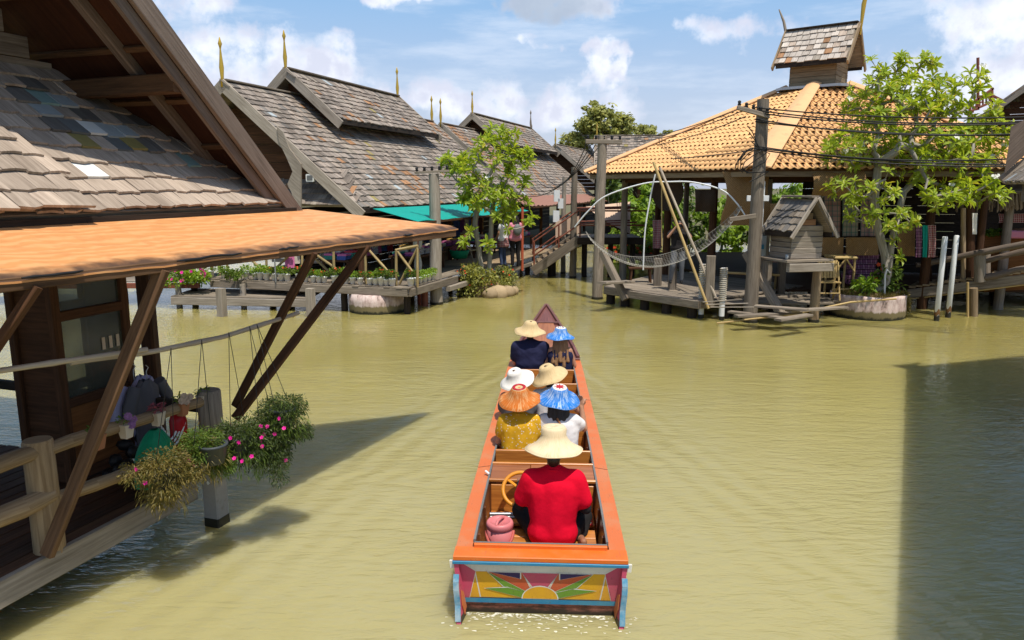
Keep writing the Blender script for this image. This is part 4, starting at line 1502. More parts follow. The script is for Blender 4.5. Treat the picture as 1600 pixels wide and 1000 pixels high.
# ------------------------------------------------------------------ left bank deck
deck = thing('bank_deck', 'long weathered timber deck in front of the grey shingled houses, edged with white pots', 'deck', G(21, -10, 0))
planks(deck, 'deck_plank', G(17.0, -14.6, .72), GA, GN, 35, .181, 5.2, .035, 'grey_wood', jl=.08)
planks(deck, 'deck_plank', G(22.2, -12.4, .70), GA, GN, 24, .192, 7.6, .035, 'tan_wood', jl=.08)
mb = MB()
mb.beam(G(16.98, -14.4, .60), G(16.98, -8.32, .60), .09, .20, Z, 0, .012)
part('edge_beam', mb, 'grey_wood', deck)
mb = MB()
mb.beam(G(17.02, -8.27, .60), G(20.0, -8.2, .60), .09, .20, Z, 0, .012)
part('edge_beam', mb, 'grey_wood', deck)
mb = MB()
mb.beam(G(19.2, -8.15, .42), G(29.6, -7.75, .42), .14, .14, Z, 0, .012)
part('edge_beam', mb, 'pale_wood', deck)
for (s_, w_, r_, m_, z1) in ((17.1, -11.9, .10, 'dark_wood', .55), (17.2, -10.3, .09, 'dark_wood', .55), (17.3, -8.5, .09, 'dark_wood', .5), (18.6, -8.6, .1, 'rust_metal', .5), (20.5, -8.3, .1, 'dark_wood', .4), (22.5, -8.2, .1, 'dark_wood', .4), (24.5, -8.1, .1, 'dark_wood', .4), (26.5, -8.0, .1, 'dark_wood', .4), (19, -11, .1, 'dark_wood', .5), (22, -11, .1, 'dark_wood', .5), (18.5, -13.5, .1, 'dark_wood', .5)):
    mb = MB()
    mb.tube([G(s_, w_, -1.2), G(s_, w_, z1)], r_, 10)
    part('pile', mb, m_, deck)
for px, py in ((349, 514), (487, 503)):
    p = aty(px, py, 18.7)
    p.z = 0
    mb = MB()
    mb.beam(p - Z * 1, p + Z * .72, .19, .19, GA, 0, .012)
    part('pile', mb, 'pale_wood', deck)
low = thing('low_dock', 'low grey wooden dock just above the water behind the piles', 'dock', G(18.6, -13, 0))
a, b = atz(268, 470, .22), atz(483, 474, .22)
for dz_, wd in ((0, .20),):
    mb = MB()
    mb.beam(a, b, .07, wd, Z, 0, .01)
    part('edge_beam', mb, 'pale_wood', low)
for k in range(9):
    mb = MB()
    c = a + V((0, .08 + k * .17, .12))
    mb.beam(c, c + (b - a), .16, .03, Z, 0, .004)
    part('dock_plank', mb, 'grey_wood', low)
for t in (.02, .5, .98):
    mb = MB()
    c = a.lerp(b, t) + V((0, .3, 0))
    mb.beam(c - Z * 1, c + Z * (.45 if t < .9 else .2), .13, .13)
    part('pile', mb, 'pale_wood', low)
# deck that carries on to the left with red brown edge
ld = thing('far_left_deck', 'reddish edged deck with shrubs seen under the orange awning', 'deck', aty(150, 440, 20.6))
p, q = aty(-60, 447, 20.4), aty(312, 446, 20.4)
for k in range(10):
    mb = MB()
    mb.beam(p + V((0, .2 + k * .19, .10)), q + V((0, .2 + k * .19, .10)), .18, .035, Z, 0, .004)
    part('deck_plank', mb, 'grey_wood' if k else 'pale_wood', ld)
mb = MB()
mb.beam(p, q, .08, .15, Z, 0, .01)
part('edge_beam', mb, 'rust_metal', ld)
for t in (.05, .35, .65, .95):
    mb = MB()
    c = p.lerp(q, t) + V((0, .4, 0))
    mb.tube([c - Z * 2, c], .09, 9)
    part('pile', mb, 'dark_wood', ld)
hut = thing('shade_hut', 'low grey sheet roofed hut far off beyond the water, behind the near stall', 'hut', aty(20, 430, 30))
mb = MB()
a, b = aty(-120, 428, 29), aty(38, 424, 29)
mb.slab(lambda u, v: a.lerp(b, u) + V((0, 2.4 * v, .5 * v)), 6, 3, (0, 0, -.04))
part('roof', mb, 'pale_wood', hut)
for t in (.1, .5, .9):
    mb = MB()
    c = a.lerp(b, t) + V((0, .3, 0))
    mb.beam(c - Z * (c.z + .5), c, .12, .12)
    part('post', mb, 'brown_wood', hut)
# bamboo trestle railings
BR = [('crossed bamboo railing at the deck corner beside the red post', [((619, 390), (619, 441)), ((652, 387), (652, 432)), ((618, 391), (653, 384)), ((621, 393), (644, 424)), ((652, 388), (624, 444))], 17.25),
      ('bamboo trestle railing in the middle of the potted deck edge', [((521, 386), (521, 417)), ((571, 386), (571, 436)), ((569, 388), (531, 428)), ((574, 388), (614, 433)), ((487, 393), (541, 431)), ((485, 397), (515, 425))], 17.3),
      ('bamboo trestle railing partly hidden by the dark braces', [((416, 397), (416, 424)), ((472, 392), (472, 428)), ((388, 402), (409, 421)), ((457, 394), (424, 426)), ((325, 412), (313, 425)), ((355, 404), (355, 428))], 17.3)]
for lab, segs, s_ in BR:
    p0 = ats(*segs[0][1], s_)
    r_ = thing('bamboo_railing', lab, 'railing', p0, 'bamboo trestle railings on the deck')
    for k, (a, b) in enumerate(segs):
        mb = MB()
        d = .05 * (k % 3 - 1)
        A_, B_ = ats(*a, s_ + d), ats(*b, s_ + d)
        if abs(a[0] - b[0]) < 2:
            B_.z = .72
        mb.tube([A_, A_.lerp(B_, .5), B_], [.033, .037, .033], 8)
        part('pole', mb, 'spotted_bamboo', r_)
mb = MB()
mb.beam(G(18.2, -13.2, 1.18), G(18.2, -11.3, 1.18), .12, .1)
top('bench_rail', mb, 'pale_wood', 'pale horizontal timber behind the potted plants', 'rail')
# concrete ring by the deck
mb = MB()
c = atz(583, 492, 0)
c = c + V((0, .75, 0))
mb.lathe([(.001, -1), (.74, -1), (.76, .05), (.78, .30), (.76, .50), (.62, .50), (.60, .35), (.001, .34)], c, 36)
o = top('concrete_ring', mb, 'plaster', 'round stained concrete ring standing in the water under the potted deck', 'planter ring', (c.x, c.y, 0))
# red post with knotted curtain
rp = atz(653, 478, 0) + V((0, .3, 0))
rpt = thing('red_post', 'red brown painted post with pale knotted curtain at the deck corner', 'post', rp)
mb = MB()
mb.tube([rp - Z * .8, rp + Z * 2.3], .055, 10)
part('post', mb, 'orange_metal', rpt)
mb = MB()
mb.sheet(lambda u, v: rp + V((.18 * (u - .5) * (1.4 if v > .5 else .8 + math.sin(v * 9) * .4), -.07 + .03 * math.sin(14 * u), .9 + 1.3 * v)), 14, 14)
part('curtain', mb, 'rope', rpt)
rp2 = atz(816, 423, .3)
mb = MB()
mb.tube([rp2, rp2 + Z * 2.25], .05, 10)
top('red_post', mb, 'orange_metal', 'red brown pipe post at the foot of the stair', 'post')

# ------------------------------------------------------------------ stall goods under the roofs
TABLES = [(18.9, -11.0, 2.0, 'rack of dark clothes'), (20.6, -9.7, 2.2, 'low stall table heaped with cloth behind the bamboo railing'), (23.0, -10.2, 2.2, 'stall table with folded cloth behind the frangipani trunk'), (26.0, -9.9, 2.4, 'stall table with trays near the two women'), (28.8, -9.2, 2.0, 'stall table with folded cloth under the brown awning')]
for i, (s_, w_, ln, lab) in enumerate(TABLES):
    if i == 0:
        lab = 'low stall table with mixed goods behind the middle bamboo trestle'
    t = thing('stall_table', lab, 'table', G(s_, w_, .73), 'tables of the bank stalls')
    mb = MB()
    mb.prism([G(s_ - ln / 2, w_ - .45, 1.22), G(s_ - ln / 2, w_ + .45, 1.22), G(s_ + ln / 2, w_ + .45, 1.22), G(s_ + ln / 2, w_ - .45, 1.22)], Z * .05)
    part('table_top', mb, 'brown_wood', t)
    for a_ in (-1, 1):
        for b_ in (-1, 1):
            mb = MB()
            mb.beam(G(s_ + a_ * (ln / 2 - .08), w_ + b_ * .38, .73), G(s_ + a_ * (ln / 2 - .08), w_ + b_ * .38, 1.22), .07, .07)
            part('leg', mb, 'brown_wood', t)
    combos = R.sample([(x, y) for x in range(len(GOODS)) for y in range(len(GOODS)) if x != y], 9)
    for k in range(9):
        ci, cj = combos[k]
        n_ = R.randint(2, 5)
        ss, ww = s_ - ln / 2 + .2 + (k % 5) * (ln - .4) / 4, w_ + (.2 if k < 5 else -.2)
        where = ('trestle side table', 'table by the railing', 'table behind the trunk', 'table by the two women', 'table under the brown awning')[i]
        g = thing('cloth_pile', 'pile of folded cloth, %s over %s, on the %s' % (GOODS_WORDS[ci], GOODS_WORDS[cj], where), 'cloth pile', G(ss, ww, 1.27), 'goods on the bank stalls')
        for q in range(n_):
            mb = MB()
            mb.beam(G(ss - .15, ww + R.uniform(-.02, .02), 1.30 + q * .055), G(ss + .15, ww + R.uniform(-.02, .02), 1.30 + q * .055), .28, .05, Z, 0, .015)
            part('folded_cloth', mb, GOODS[ci if q == n_ - 1 else cj], g)
# rails with hanging garments at the back of the stalls
for i, (s_, w_, n_) in enumerate(((18.4, -12.2, 12), (21.6, -12.0, 14), (25.2, -11.8, 14), (29.0, -11.5, 12))):
    t = thing('garment_rail', 'dark rail hung with colourful garments, %s' % ('behind the bamboo trestles', 'behind the red post', 'behind the frangipani', 'beyond the two women')[i], 'clothes rail', G(s_, w_, .73), 'garment rails of the bank stalls')
    mb = MB()
    mb.tube([G(s_ - 1.5, w_, 2.15), G(s_ + 1.5, w_, 2.15)], .02, 6)
    for e_ in (-1.5, 1.5):
        mb.tube([G(s_ + e_, w_, .73), G(s_ + e_, w_, 2.15)], .02, 6)
    part('rail', mb, 'steel', t)
    for k in range(n_):
        mb = MB()
        sk_ = s_ - 1.35 + 2.7 * k / (n_ - 1)
        hh = R.uniform(.6, 1.05)
        mb.sheet(lambda u, v: G(sk_ + .10 * (u - .5), w_ + .18 + .22 * (u - .5) + .03 * math.sin(20 * u), 2.12 - hh * v), 8, 5)
        part('garment', mb, R.choice(GOODS), t)
bs = thing('basket', 'round green basin of red blossom on the stall floor', 'basket', G(22.2, -9.0, .75))
mb = MB()
mb.lathe([(.001, .74), (.24, .74), (.33, 1.0), (.30, 1.0), (.22, .8), (.001, .8)], G(22.2, -9.0, .25), 20)
part('basin', mb, 'green_mesh', bs)
mb = MB()
for k in range(60):
    a = R.uniform(0, 6.28)
    r_ = .3 * math.sqrt(R.random())
    petal_flower(mb, G(22.2 + r_ * math.cos(a), -9.0 + r_ * math.sin(a), 1.25 + R.random() * .12), .05)
part('blossom', mb, 'rose_petal', bs)

# ------------------------------------------------------------------ white pots along the deck edge
POTX = [330, 350, 385, 399, 407, 417, 429, 440, 449, 468, 478, 490, 499, 507, 523, 530, 540, 551, 563, 578, 587, 596, 604, 613]
POTS = [ats(px, 437, 17.12) for px in POTX] + [G(17.25 + .28 * k, -8.36, 0) for k in range(6)]
proto = []
for v in range(4):
    t = thing('potted_plant', 'small white pot of bushy green leaves in the row along the deck edge', 'potted plant', (0, 0, 0), 'white pots along the deck edge', local=True)
    mb = MB()
    mb.lathe([(.001, 0), (.062, 0), (.092, .17), (.098, .17), (.098, .19), (.08, .19), (.075, .16), (.001, .155)], (0, 0, 0), 14)
    part('pot', mb, 'pot_white', t)
    mb = MB()
    R.seed(100 + v)
    spray_plant(mb, (0, 0, .24 + .02 * v), .13, .13, .09, 110, .085, .02, -.25)
    part('foliage', mb, 'leaf_mid' if v % 2 else 'leaf_bright', t)
    if v % 2:
        mb = MB()
        for q in range(5):
            petal_flower(mb, (R.uniform(-.1, .1), R.uniform(-.12, 0), .30 + R.uniform(0, .08)), .02)
        part('blossom', mb, 'red_petal', t)
    proto.append(t)
used = set()
ORDP = ('first', 'second', 'third', 'fourth', 'fifth', 'sixth', 'seventh', 'eighth', 'ninth', 'tenth', 'eleventh', 'twelfth', 'thirteenth', 'fourteenth', 'fifteenth', 'sixteenth', 'seventeenth', 'eighteenth', 'nineteenth', 'twentieth', 'last but three', 'last but two', 'last but one', 'last')
for i, p in enumerate(POTS):
    p.z = .745
    k = R.randrange(4)
    pos = 23 - i if i < 24 else i - 24
    lab = 'white pot of leaves %s, %s from the corner in the %s' % ('with red blossom' if k % 2 else 'without blossom', ORDP[pos], 'long row' if i < 24 else 'short side row')
    if k not in used:
        o = proto[k]
        used.add(k)
        o.location = p
        o.rotation_euler = (0, 0, R.uniform(0, 6))
        o['label'] = lab
    else:
        dup(proto[k], p, R.uniform(-.5, .5), lab, scale=R.uniform(.85, 1.15))
for k in range(4):
    if k not in used:
        bpy.data.objects.remove(proto[k])


def bush(name, label, cat, c, rx, ry, rz, n, leaf, ln, wd, flowers=0, fmat='magenta', fr=.03, group=None, stems=6, droop=-.1, zmin=None):
    c = V(c)
    t = thing(name, label, cat, c - Z * rz, group)
    mb = MB()
    for k in range(stems):
        a = 2 * PI * k / stems
        e = c + V((math.cos(a) * rx * .6, math.sin(a) * ry * .6, R.uniform(0, rz * .6)))
        mb.tube([c - Z * rz, (c - Z * rz * .4).lerp(e, .4), e], [.02, .015, .006], 5)
    part('stem', mb, 'bark', t)
    mb = MB()
    cl = [(c + V((R.uniform(-1, 1) * rx * .75, R.uniform(-1, 1) * ry * .75, R.uniform(-.8, .8) * rz * .8)), R.uniform(.25, .5)) for _ in range(14)]
    for (cc, k) in cl:
        spray_plant(mb, cc, rx * k, ry * k, rz * k, n // 14, ln, wd, droop)
    part('foliage', mb, leaf, t)
    for q in range(flowers):
        a, b = R.uniform(-1.4, 1.4), R.uniform(-.5, .9)
        mb = MB()
        petal_flower(mb, c + V((math.sin(a) * rx * .95, -math.cos(a) * ry * .9, b * rz)), fr)
        part('flower', mb, fmat, t)
    return t


bush('bougainvillea', 'spreading bush with bright magenta flowers on the far deck, under the orange awning', 'shrub', aty(282, 428, 20.3), .75, .5, .30, 1500, 'leaf_bright', .10, .03, 40, 'magenta', .05, droop=-.1)
bush('shrub', 'small green shrub beside the magenta flowering bush', 'shrub', aty(358, 428, 19.9), .35, .3, .2, 500, 'leaf_mid', .10, .025)
# ================================================================== poles, stair and footbridge
def pole(label, base, top_z, r, mat='grey_wood', square=False, arm=None, stain=True, group=None, lean=V((0, 0, 0))):
    t = thing('utility_pole', label, 'pole', base, group)
    mb = MB()
    a, b = base - Z * 1.0, V((base.x, base.y, top_z)) + lean
    if square:
        mb.beam(a, b, r * 2, r * 2, GA, 0, .02, r * 1.8, r * 1.8)
    else:
        n = 9
        pts = [a.lerp(b, i / n) + V((R.uniform(-.012, .012), R.uniform(-.012, .012), 0)) for i in range(n + 1)]
        mb.tube(pts, [r * (1.12 - .25 * i / n) * R.uniform(.96, 1.04) for i in range(n + 1)], 12)
    part('shaft', mb, mat, t)
    mb = MB()
    mb.tube([base - Z * .5, base + Z * .07], r * 1.18, 12) if not square else mb.beam(base - Z * .5, base + Z * .08, r * 2.08, r * 2.08, GA, 0, .02)
    part('waterline_band', mb, 'slime', t)
    if arm:
        p, q, hh = arm
        mb = MB()
        mb.beam(p, q, .09, hh)
        part('crossarm', mb, 'grey_wood', t)
        for k in range(5):
            mb = MB()
            c = V(p).lerp(V(q), .06 + .88 * k / 4) + Z * (hh / 2)
            mb.lathe([(.001, 0), (.03, 0), (.045, .03), (.03, .06), (.045, .09), (.02, .12), (.001, .12)], c, 8)
            part('insulator', mb, 'black', t)
    return t


p1 = atz(682, 475, 0)
pole('thick weathered post with insulator rack standing in the water beside the potted deck', p1, 3.3 + (290 - 272) / F * p1.y, .165, 'pale_wood', arm=(aty(648, 270, p1.y - .1), aty(702, 267, p1.y - .1), .06), group='utility poles along the canal')
p2_ = atz(933, 467, 0)
PZ2 = 3.3 + (290 - 215) / F * p2_.y
pole('dark leaning utility pole with one crossarm near the footbridge', p2_, PZ2, .15, 'grey_wood', arm=(aty(915, 221, p2_.y - .1), aty(972, 222, p2_.y - .1), .12), group='utility poles along the canal', lean=V((.05, 0, 0)))
p3_ = atz(1172, 503, 0)
PZ3 = 3.3 + (290 - 162) / F * p3_.y
pole('tall weathered utility pole carrying the cables in front of the orange tiled pavilion', p3_, PZ3, .16, 'grey_wood', arm=(aty(1152, 168, p3_.y - .15), aty(1202, 182, p3_.y - .15), .10), group='utility poles along the canal', lean=V((.0, 0, 0)))
p4_ = atz(895, 434, 0)
pole('slim pole at the foot of the stair', p4_, 3.3 + (290 - 262) / F * p4_.y, .12, 'grey_wood', group='utility poles along the canal')
p5_ = aty(880, 400, 28)
mp = pole('slim pole with three meter boxes behind the stair', V((p5_.x, p5_.y, 0)), 3.6, .09, 'pale_wood', group='utility poles along the canal')
for (px, py, a_, b_) in ((870, 306, .22, .42), (876, 318, .2, .36), (869, 338, .24, .42)):
    mb = MB()
    c = aty(px, py, 27.8)
    mb.beam(c - Z * b_ / 2, c + Z * b_ / 2, a_, .12, V((0, 1, 0)))
    part('meter_box', mb, 'pot_white', mp)
stair = thing('stair_ramp', 'weathered wooden stair with red brown pipe rails rising to the footbridge', 'stair', atz(832, 428, .2))
A_, B_ = aty(833, 424, 26.6), aty(906, 374, 26.2)
for dy_ in (0, 1.5):
    mb = MB()
    mb.beam(A_ + V((0, dy_, 0)), B_ + V((0, dy_, 0)), .08, .34, Z, 0, .01)
    part('stringer', mb, 'grey_wood', stair)
    for k, hh in enumerate((.55, 1.05)):
        mb = MB()
        mb.tube([A_ + V((0, dy_, hh)), B_ + V((0, dy_, hh)), B_ + V((2.0, dy_, hh + .05))], .028, 8)
        part('handrail', mb, 'rust_metal', stair)
    for t_ in (.02, .55, 1.0):
        mb = MB()
        c = A_.lerp(B_, t_) + V((0, dy_, 0))
        mb.tube([c - Z * .1, c + Z * 1.05], .028, 8)
        part('baluster', mb, 'rust_metal', stair)
for k in range(8):
    c = A_.lerp(B_, (k + .5) / 8)
    mb = MB()
    mb.beam(c + V((0, .04, .1)), c + V((0, 1.46, .1)), .26, .04)
    part('tread', mb, 'tan_wood', stair)
fb = thing('footbridge', 'dark timber footbridge leading from the stair towards the pavilion', 'bridge', V((B_.x + 1, 26.6, 0)))
for k in range(11):
    mb = MB()
    c = B_ + V((.05 + k * .2, -.1, .06))
    mb.beam(c, c + V((0, 1.8, 0)), .19, .04)
    part('deck_plank', mb, 'grey_wood', fb)
mb = MB()
mb.beam(B_ + V((-.1, -.12, -.05)), B_ + V((2.3, -.12, -.05)), .1, .24)
part('edge_beam', mb, 'dark_wood', fb)
for (x_, m_) in ((.25, 'dark_wood'), (1.2, 'dark_wood'), (2.0, 'dark_wood')):
    mb = MB()
    mb.tube([B_ + V((x_, .8, -B_.z - 1)), B_ + V((x_, .8, 0))], .1, 9)
    part('pile', mb, m_, fb)
for hh in (.5, 1.0):
    mb = MB()
    mb.tube([B_ + V((0, -.1, hh)), B_ + V((2.3, -.1, hh))], .028, 8)
    part('handrail', mb, 'rust_metal', fb)
mb = MB()
mb.tube([aty(833, 436, 27), aty(833, 395, 27)], .12, 9)
for (px, py) in ((862, 432), (1009, 470)):
    c = atz(px, py, 0)
mp_ = atz(862, 431, 0)
mb = MB()
mb.tube([mp_ - Z, mp_ + Z * .65], .16, 10)
top('mooring_stump', mb, 'dark_wood', 'short thick dark stump under the stair', 'stump')

# ================================================================== hexagonal tiled pavilion
PC = V((10.2, 25.4, 0))
PR = 7.65
HA = [rad(178 + 60 * k) for k in range(6)]
EZ, AZ, AR = 3.72, 6.44, 1.1
pav = thing('pavilion', 'big open pavilion with a six sided orange tiled roof and wooden turret', 'pavilion', PC + Z * .7)


def hexp(k, r, z):
    a = HA[k % 6]
    return V((PC.x + r * math.cos(a), PC.y + r * math.sin(a), z))


def tile_mesh(wd=.208, ln=.35):
    mb = MB()
    n = 7
    prof = []
    for i in range(n + 1):
        x = -wd / 2 + wd * i / n
        t = i / n
        prof.append((x, .024 * math.sin(2 * PI * t + .6)))
    vs = [(x, 0, z + .020) for x, z in prof] + [(x, ln, z + .004) for x, z in prof] + [(x, .004, z + .006) for x, z in prof]
    fs = [[i, i + 1, n + 2 + i, n + 1 + i] for i in range(n)] + [[2 * n + 2 + i, 2 * n + 3 + i, i + 1, i] for i in range(n)]
    mb.add(vs, fs, None, 0, True)
    return mb.mesh('roof_tile', 'clay_tile')


TM = [tile_mesh()]
roofp = None
titems = []
mb = MB()
for k in range(6):
    a, b = hexp(k, PR, EZ), hexp(k + 1, PR, EZ)
    c, d = hexp(k + 1, AR, AZ), hexp(k, AR, AZ)
    nn = (b - a).cross(d - a).normalized()
    mb.prism([a, b, c, d], (-nn if nn.z > 0 else nn) * .06)
roofp = part('roof', mb, 'brown_wood', pav)
for k in (0, 1, 2, 5):
    a, b = hexp(k, PR, EZ), hexp(k + 1, PR, EZ)
    c, d = hexp(k + 1, AR, AZ), hexp(k, AR, AZ)
    u_ = (b - a).normalized()
    mid = (a + b) / 2
    v_ = ((c + d) / 2 - mid)
    SL = v_.length
    v_.normalize()
    n_ = u_.cross(v_)
    Wd = (b - a).length
    Wt = (c - d).length
    rows = int(SL / .30)
    for r in range(rows):
        y = r * .30 - .04
        half = (Wd + (Wt - Wd) * (y / SL)) / 2 - .02
        nt = int(2 * half / .197)
        for q in range(nt):
            x = (q - (nt - 1) / 2) * .197
            P = mid + u_ * x + v_ * y + n_ * .012
            tl = .045
            v2 = (v_ * math.cos(tl) - n_ * math.sin(tl)).normalized()
            rot = R.uniform(-.015, .015)
            u2 = (u_ + v2 * rot).normalized()
            titems.append((basis(u2, u2.cross(v2).cross(u2), u2.cross(v2), P + n_ * R.uniform(0, .004)), 0))
scatter_pieces('tile', titems, TM, roofp, 300)
for k in range(6):
    a, d = hexp(k, PR + .08, EZ - .0), hexp(k, AR, AZ + .03)
    ax = (d - a).normalized()
    sd = ax.cross(Z).normalized()
    up_ = sd.cross(ax)
    wdt = .27 if k == 1 else .16
    mb = MB()

    def cap_f(u, v, a=a, d=d, sd=sd, up_=up_, wdt=wdt):
        t = (u - .5) * 2
        drop = .26 if wdt > .2 else .5
        return a.lerp(d, v) + sd * t * wdt * (1.35 - .55 * v if wdt > .2 else 1) + up_ * (.11 - abs(t) ** 1.6 * wdt * drop)
    mb.slab(cap_f, 8, 14, (0, 0, -.03), 0, (1, 7))
    part('ridge_cap', mb, 'ridge_tile', roofp)
for k in range(6):
    a, b = hexp(k, PR - .12, EZ - .13), hexp(k + 1, PR - .12, EZ - .13)
    mb = MB()
    mb.beam(a, b, .05, .14)
    part('eave_board', mb, 'tan_wood', roofp)
    for j in range(1, 9):
        e = a.lerp(b, j / 9)
        mb = MB()
        cc = V((PC.x, PC.y, 0))
        tt = .72
        mb.beam(e + Z * .02, V((PC.x + (e.x - PC.x) * (1 - tt), PC.y + (e.y - PC.y) * (1 - tt), EZ - .13 + (AZ - EZ) * tt * 1.12)), .06, .1)
        part('rafter', mb, 'brown_wood', roofp)
RPO = 6.35
for k in range(6):
    for t_ in ((0, .36, .68) if k in (0, 1, 2) else (0, .5)):
        c = hexp(k, RPO, 0).lerp(hexp(k + 1, RPO, 0), t_)
        mb = MB()
        mb.tube([c - Z * 1.2, c + Z * .7, c + Z * (EZ - .25)], [.13, .125, .105], 10)
        part('post', mb, 'brown_wood' if t_ else 'grey_wood', pav)
    mb = MB()
    mb.beam(hexp(k, RPO, EZ - .22), hexp(k + 1, RPO, EZ - .22), .12, .2)
    part('wall_plate', mb, 'brown_wood', pav)
# turret
TB = V((PC.x - .22, PC.y - .3, 0))
tw = 1.02
TYAW = rad(-38)
TA = V((math.cos(TYAW), math.sin(TYAW), 0))     # ridge direction, gable faces right-front
TN = V((math.sin(TYAW), -math.cos(TYAW), 0))    # towards the camera side
turret = None
for k in range(8):
    z0 = AZ - .18 + k * .155
    mb = MB()
    for (c0, d0) in ((TB + TA * .70, TN), (TB - TA * .70, TN)):
        mb.beam(c0 - d0 * .66 + Z * (z0 + .07), c0 + d0 * .66 + Z * (z0 + .07), .035 + R.uniform(0, .02), .148)
    part('turret_plank', mb, 'tan_wood', pav)
    mb = MB()
    for (c0, d0) in ((TB + TN * .66, TA), (TB - TN * .66, TA)):
        mb.beam(c0 - d0 * .70 + Z * (z0 + .07), c0 + d0 * .70 + Z * (z0 + .07), .035 + R.uniform(0, .02), .148)
    part('turret_plank', mb, 'tan_wood', pav)
TRZ = AZ + 1.86
SGT = [shingle_mesh(.2, .32, .022, c, .008) for c in ('lit_turret_wood', 'pale_wood', 'lit_turret_wood', 'lit_turret_wood', 'shingle_tan', 'lit_turret_wood', 'lit_turret_wood', 'shingle_rust')]
for k in range(5):
    mb = MB()
    z0 = AZ + 1.06 + k * .19
    hw = (TRZ - .10 - z0 - .19) / 1.15 * .95
    if hw > .05:
        c = TB + TA * .70 + Z * (z0 + .095)
        mb.beam(c - TN * hw, c + TN * hw, .04, .2)
        part('turret_plank', mb, 'tan_wood', pav)
tr = gable_roof(pav, TB - TA * 1.12 + Z * TRZ, TA, TN, 2.24, .98, 1.16, .15, True, 90, 'turret_roof', .05, both=False, sht=SGT, expo=.25, wd=.21, pick=lambda r, x, P: (7 if R.random() < .08 else None), barge='tan_wood', cap='dark_wood')
mb = MB()
e0 = TB + TA * 1.17 + Z * (TRZ - .35)
mb.tube([e0, e0 + Z * .9 + TA * .04, e0 + Z * 1.35 + TA * .12, e0 + Z * 1.75 + TA * .22], [.03, .075, .05, .015], 8)
part('finial', mb, 'gold', pav)
mb = MB()
e0 = TB - TA * 1.12 + Z * (TRZ - .1)
mb.tube([e0, e0 + Z * .45 - TA * .12, e0 + Z * .85 - TA * .3], [.055, .045, .02], 8)
part('finial', mb, 'grey_wood', pav)
mb = MB()
mb.beam(TB + Z * (AZ - .1), TB + Z * (AZ - .02), 2.0, 2.2, TA)
part('turret_flashing', mb, 'steel', pav)

# pavilion deck
DKZ = .5
d1, d2, d3 = atz(945, 447, DKZ), atz(1093, 469, DKZ), V((8.4, 19.6, DKZ))
pdk = thing('pavilion_deck', 'weathered plank deck of the tiled pavilion over the canal', 'deck', V((7.5, 20.5, DKZ)))
ux = (d1 - d2).normalized()
inw = V((ux.y, -ux.x, 0))
if inw.x < 0:
    inw = -inw
nb = 24
for k in range(nb):
    mb = MB()
    a = d2 + inw * (k * .19 + .1) - ux * (.05 + .08 * R.random())
    b = d1 + inw * (k * .19 + .1) + ux * (.05 + k * .06)
    mb.beam(a - Z * .02, b - Z * .02, .18, .04, Z, 0, .004, jit=.003)
    part('deck_plank', mb, 'grey_wood', pdk)
mb = MB()
mb.beam(d1 - Z * .12, d2 - Z * .12, .1, .2)
part('edge_beam', mb, 'grey_wood', pdk)
mb = MB()
mb.prism([V((7.6, 20.2, DKZ - .08)), V((22, 20.0, DKZ - .08)), V((22, 32, DKZ - .08)), V((4, 32, DKZ - .08))], Z * .05)
part('inner_floor', mb, 'brown_wood', pdk)
mb = MB()
mb.beam(d2 - Z * .12, V((8.2, 19.5, DKZ - .12)), .1, .18)
part('edge_beam', mb, 'grey_wood', pdk)
for t_ in (.03, .2, .42, .65, .9):
    c = d1.lerp(d2, t_) + inw * .15
    mb = MB()
    mb.tube([V((c.x, c.y, -1.2)), V((c.x, c.y, DKZ - .05))], .13, 9)
    part('pile', mb, 'dark_wood', pdk)
for (x_, y_) in ((5.6, 18.8), (7.0, 19.4), (8.2, 20.0), (6.5, 20.5), (9, 20.8), (11.5, 20.4), (13.5, 20.4)):
    mb = MB()
    mb.tube([V((x_, y_, -1.2)), V((x_, y_, DKZ - .06))], .11, 9)
    part('pile', mb, 'dark_wood', pdk)
# loose boards and cut lengths in front of the deck
for k, (a, b) in enumerate((((1140, 487), (1225, 497)), ((1150, 494), (1250, 488)), ((1215, 500), (1265, 492)), ((1232, 486), (1322, 480)), ((1180, 478), (1262, 484)))):
    mb = MB()
    mb.beam(atz(*a, .3 + .05 * k), atz(*b, .32 + .05 * k), .2, .05)
    part('loose_board', mb, 'grey_wood', pdk)
for k in range(8):
    mb = MB()
    y_ = 18.25 + k * .2
    xa, xb = 5.1 + .12 * k + R.uniform(-.15, .15), 8.3 + R.uniform(-.3, .2)
    mb.beam(V((xa, y_, .40)), V((xb, y_ + R.uniform(-.03, .03), .41)), .18, .04, Z, 0, .004, jit=.004)
    part('landing_board', mb, 'grey_wood', pdk)
for x_, y_ in ((5.4, 18.4), (6.6, 18.5), (7.7, 18.6), (6.2, 19.3)):
    mb = MB()
    mb.tube([V((x_, y_, -1)), V((x_, y_, .38))], .09, 8)
    part('pile', mb, 'dark_wood', pdk)
mb = MB()
mb.tube([atz(1120, 505, .05), atz(1240, 491, .25), atz(1330, 472, .6), atz(1400, 467, .6)], .025, 6)
top('bamboo_stick', mb, 'bamboo', 'long thin bamboo stick lying from the water up to the deck', 'stick')
for k, (a, b, w_) in enumerate((((1166, 395), (1222, 493), .17), ((941, 393), (978, 468), .17))):
    mb = MB()
    mb.beam(aty(*a, 18.3 if k == 0 else 20.6), aty(*b, 17.4 if k == 0 else 20.0), .2, w_, Z)
    top('leaning_beam', mb, 'grey_wood', ('squared timber leaning on the cable pole towards the water', 'squared timber brace leaning beside the dark pole')[k], 'beam', None, 'timbers leaning by the pavilion')
mb = MB()
mb.beam(aty(1140, 343, 17.6), aty(1181, 337, 17.6), .06, .10)
top('short_plank', mb, 'grey_wood', 'short plank nailed across the cable pole', 'plank')
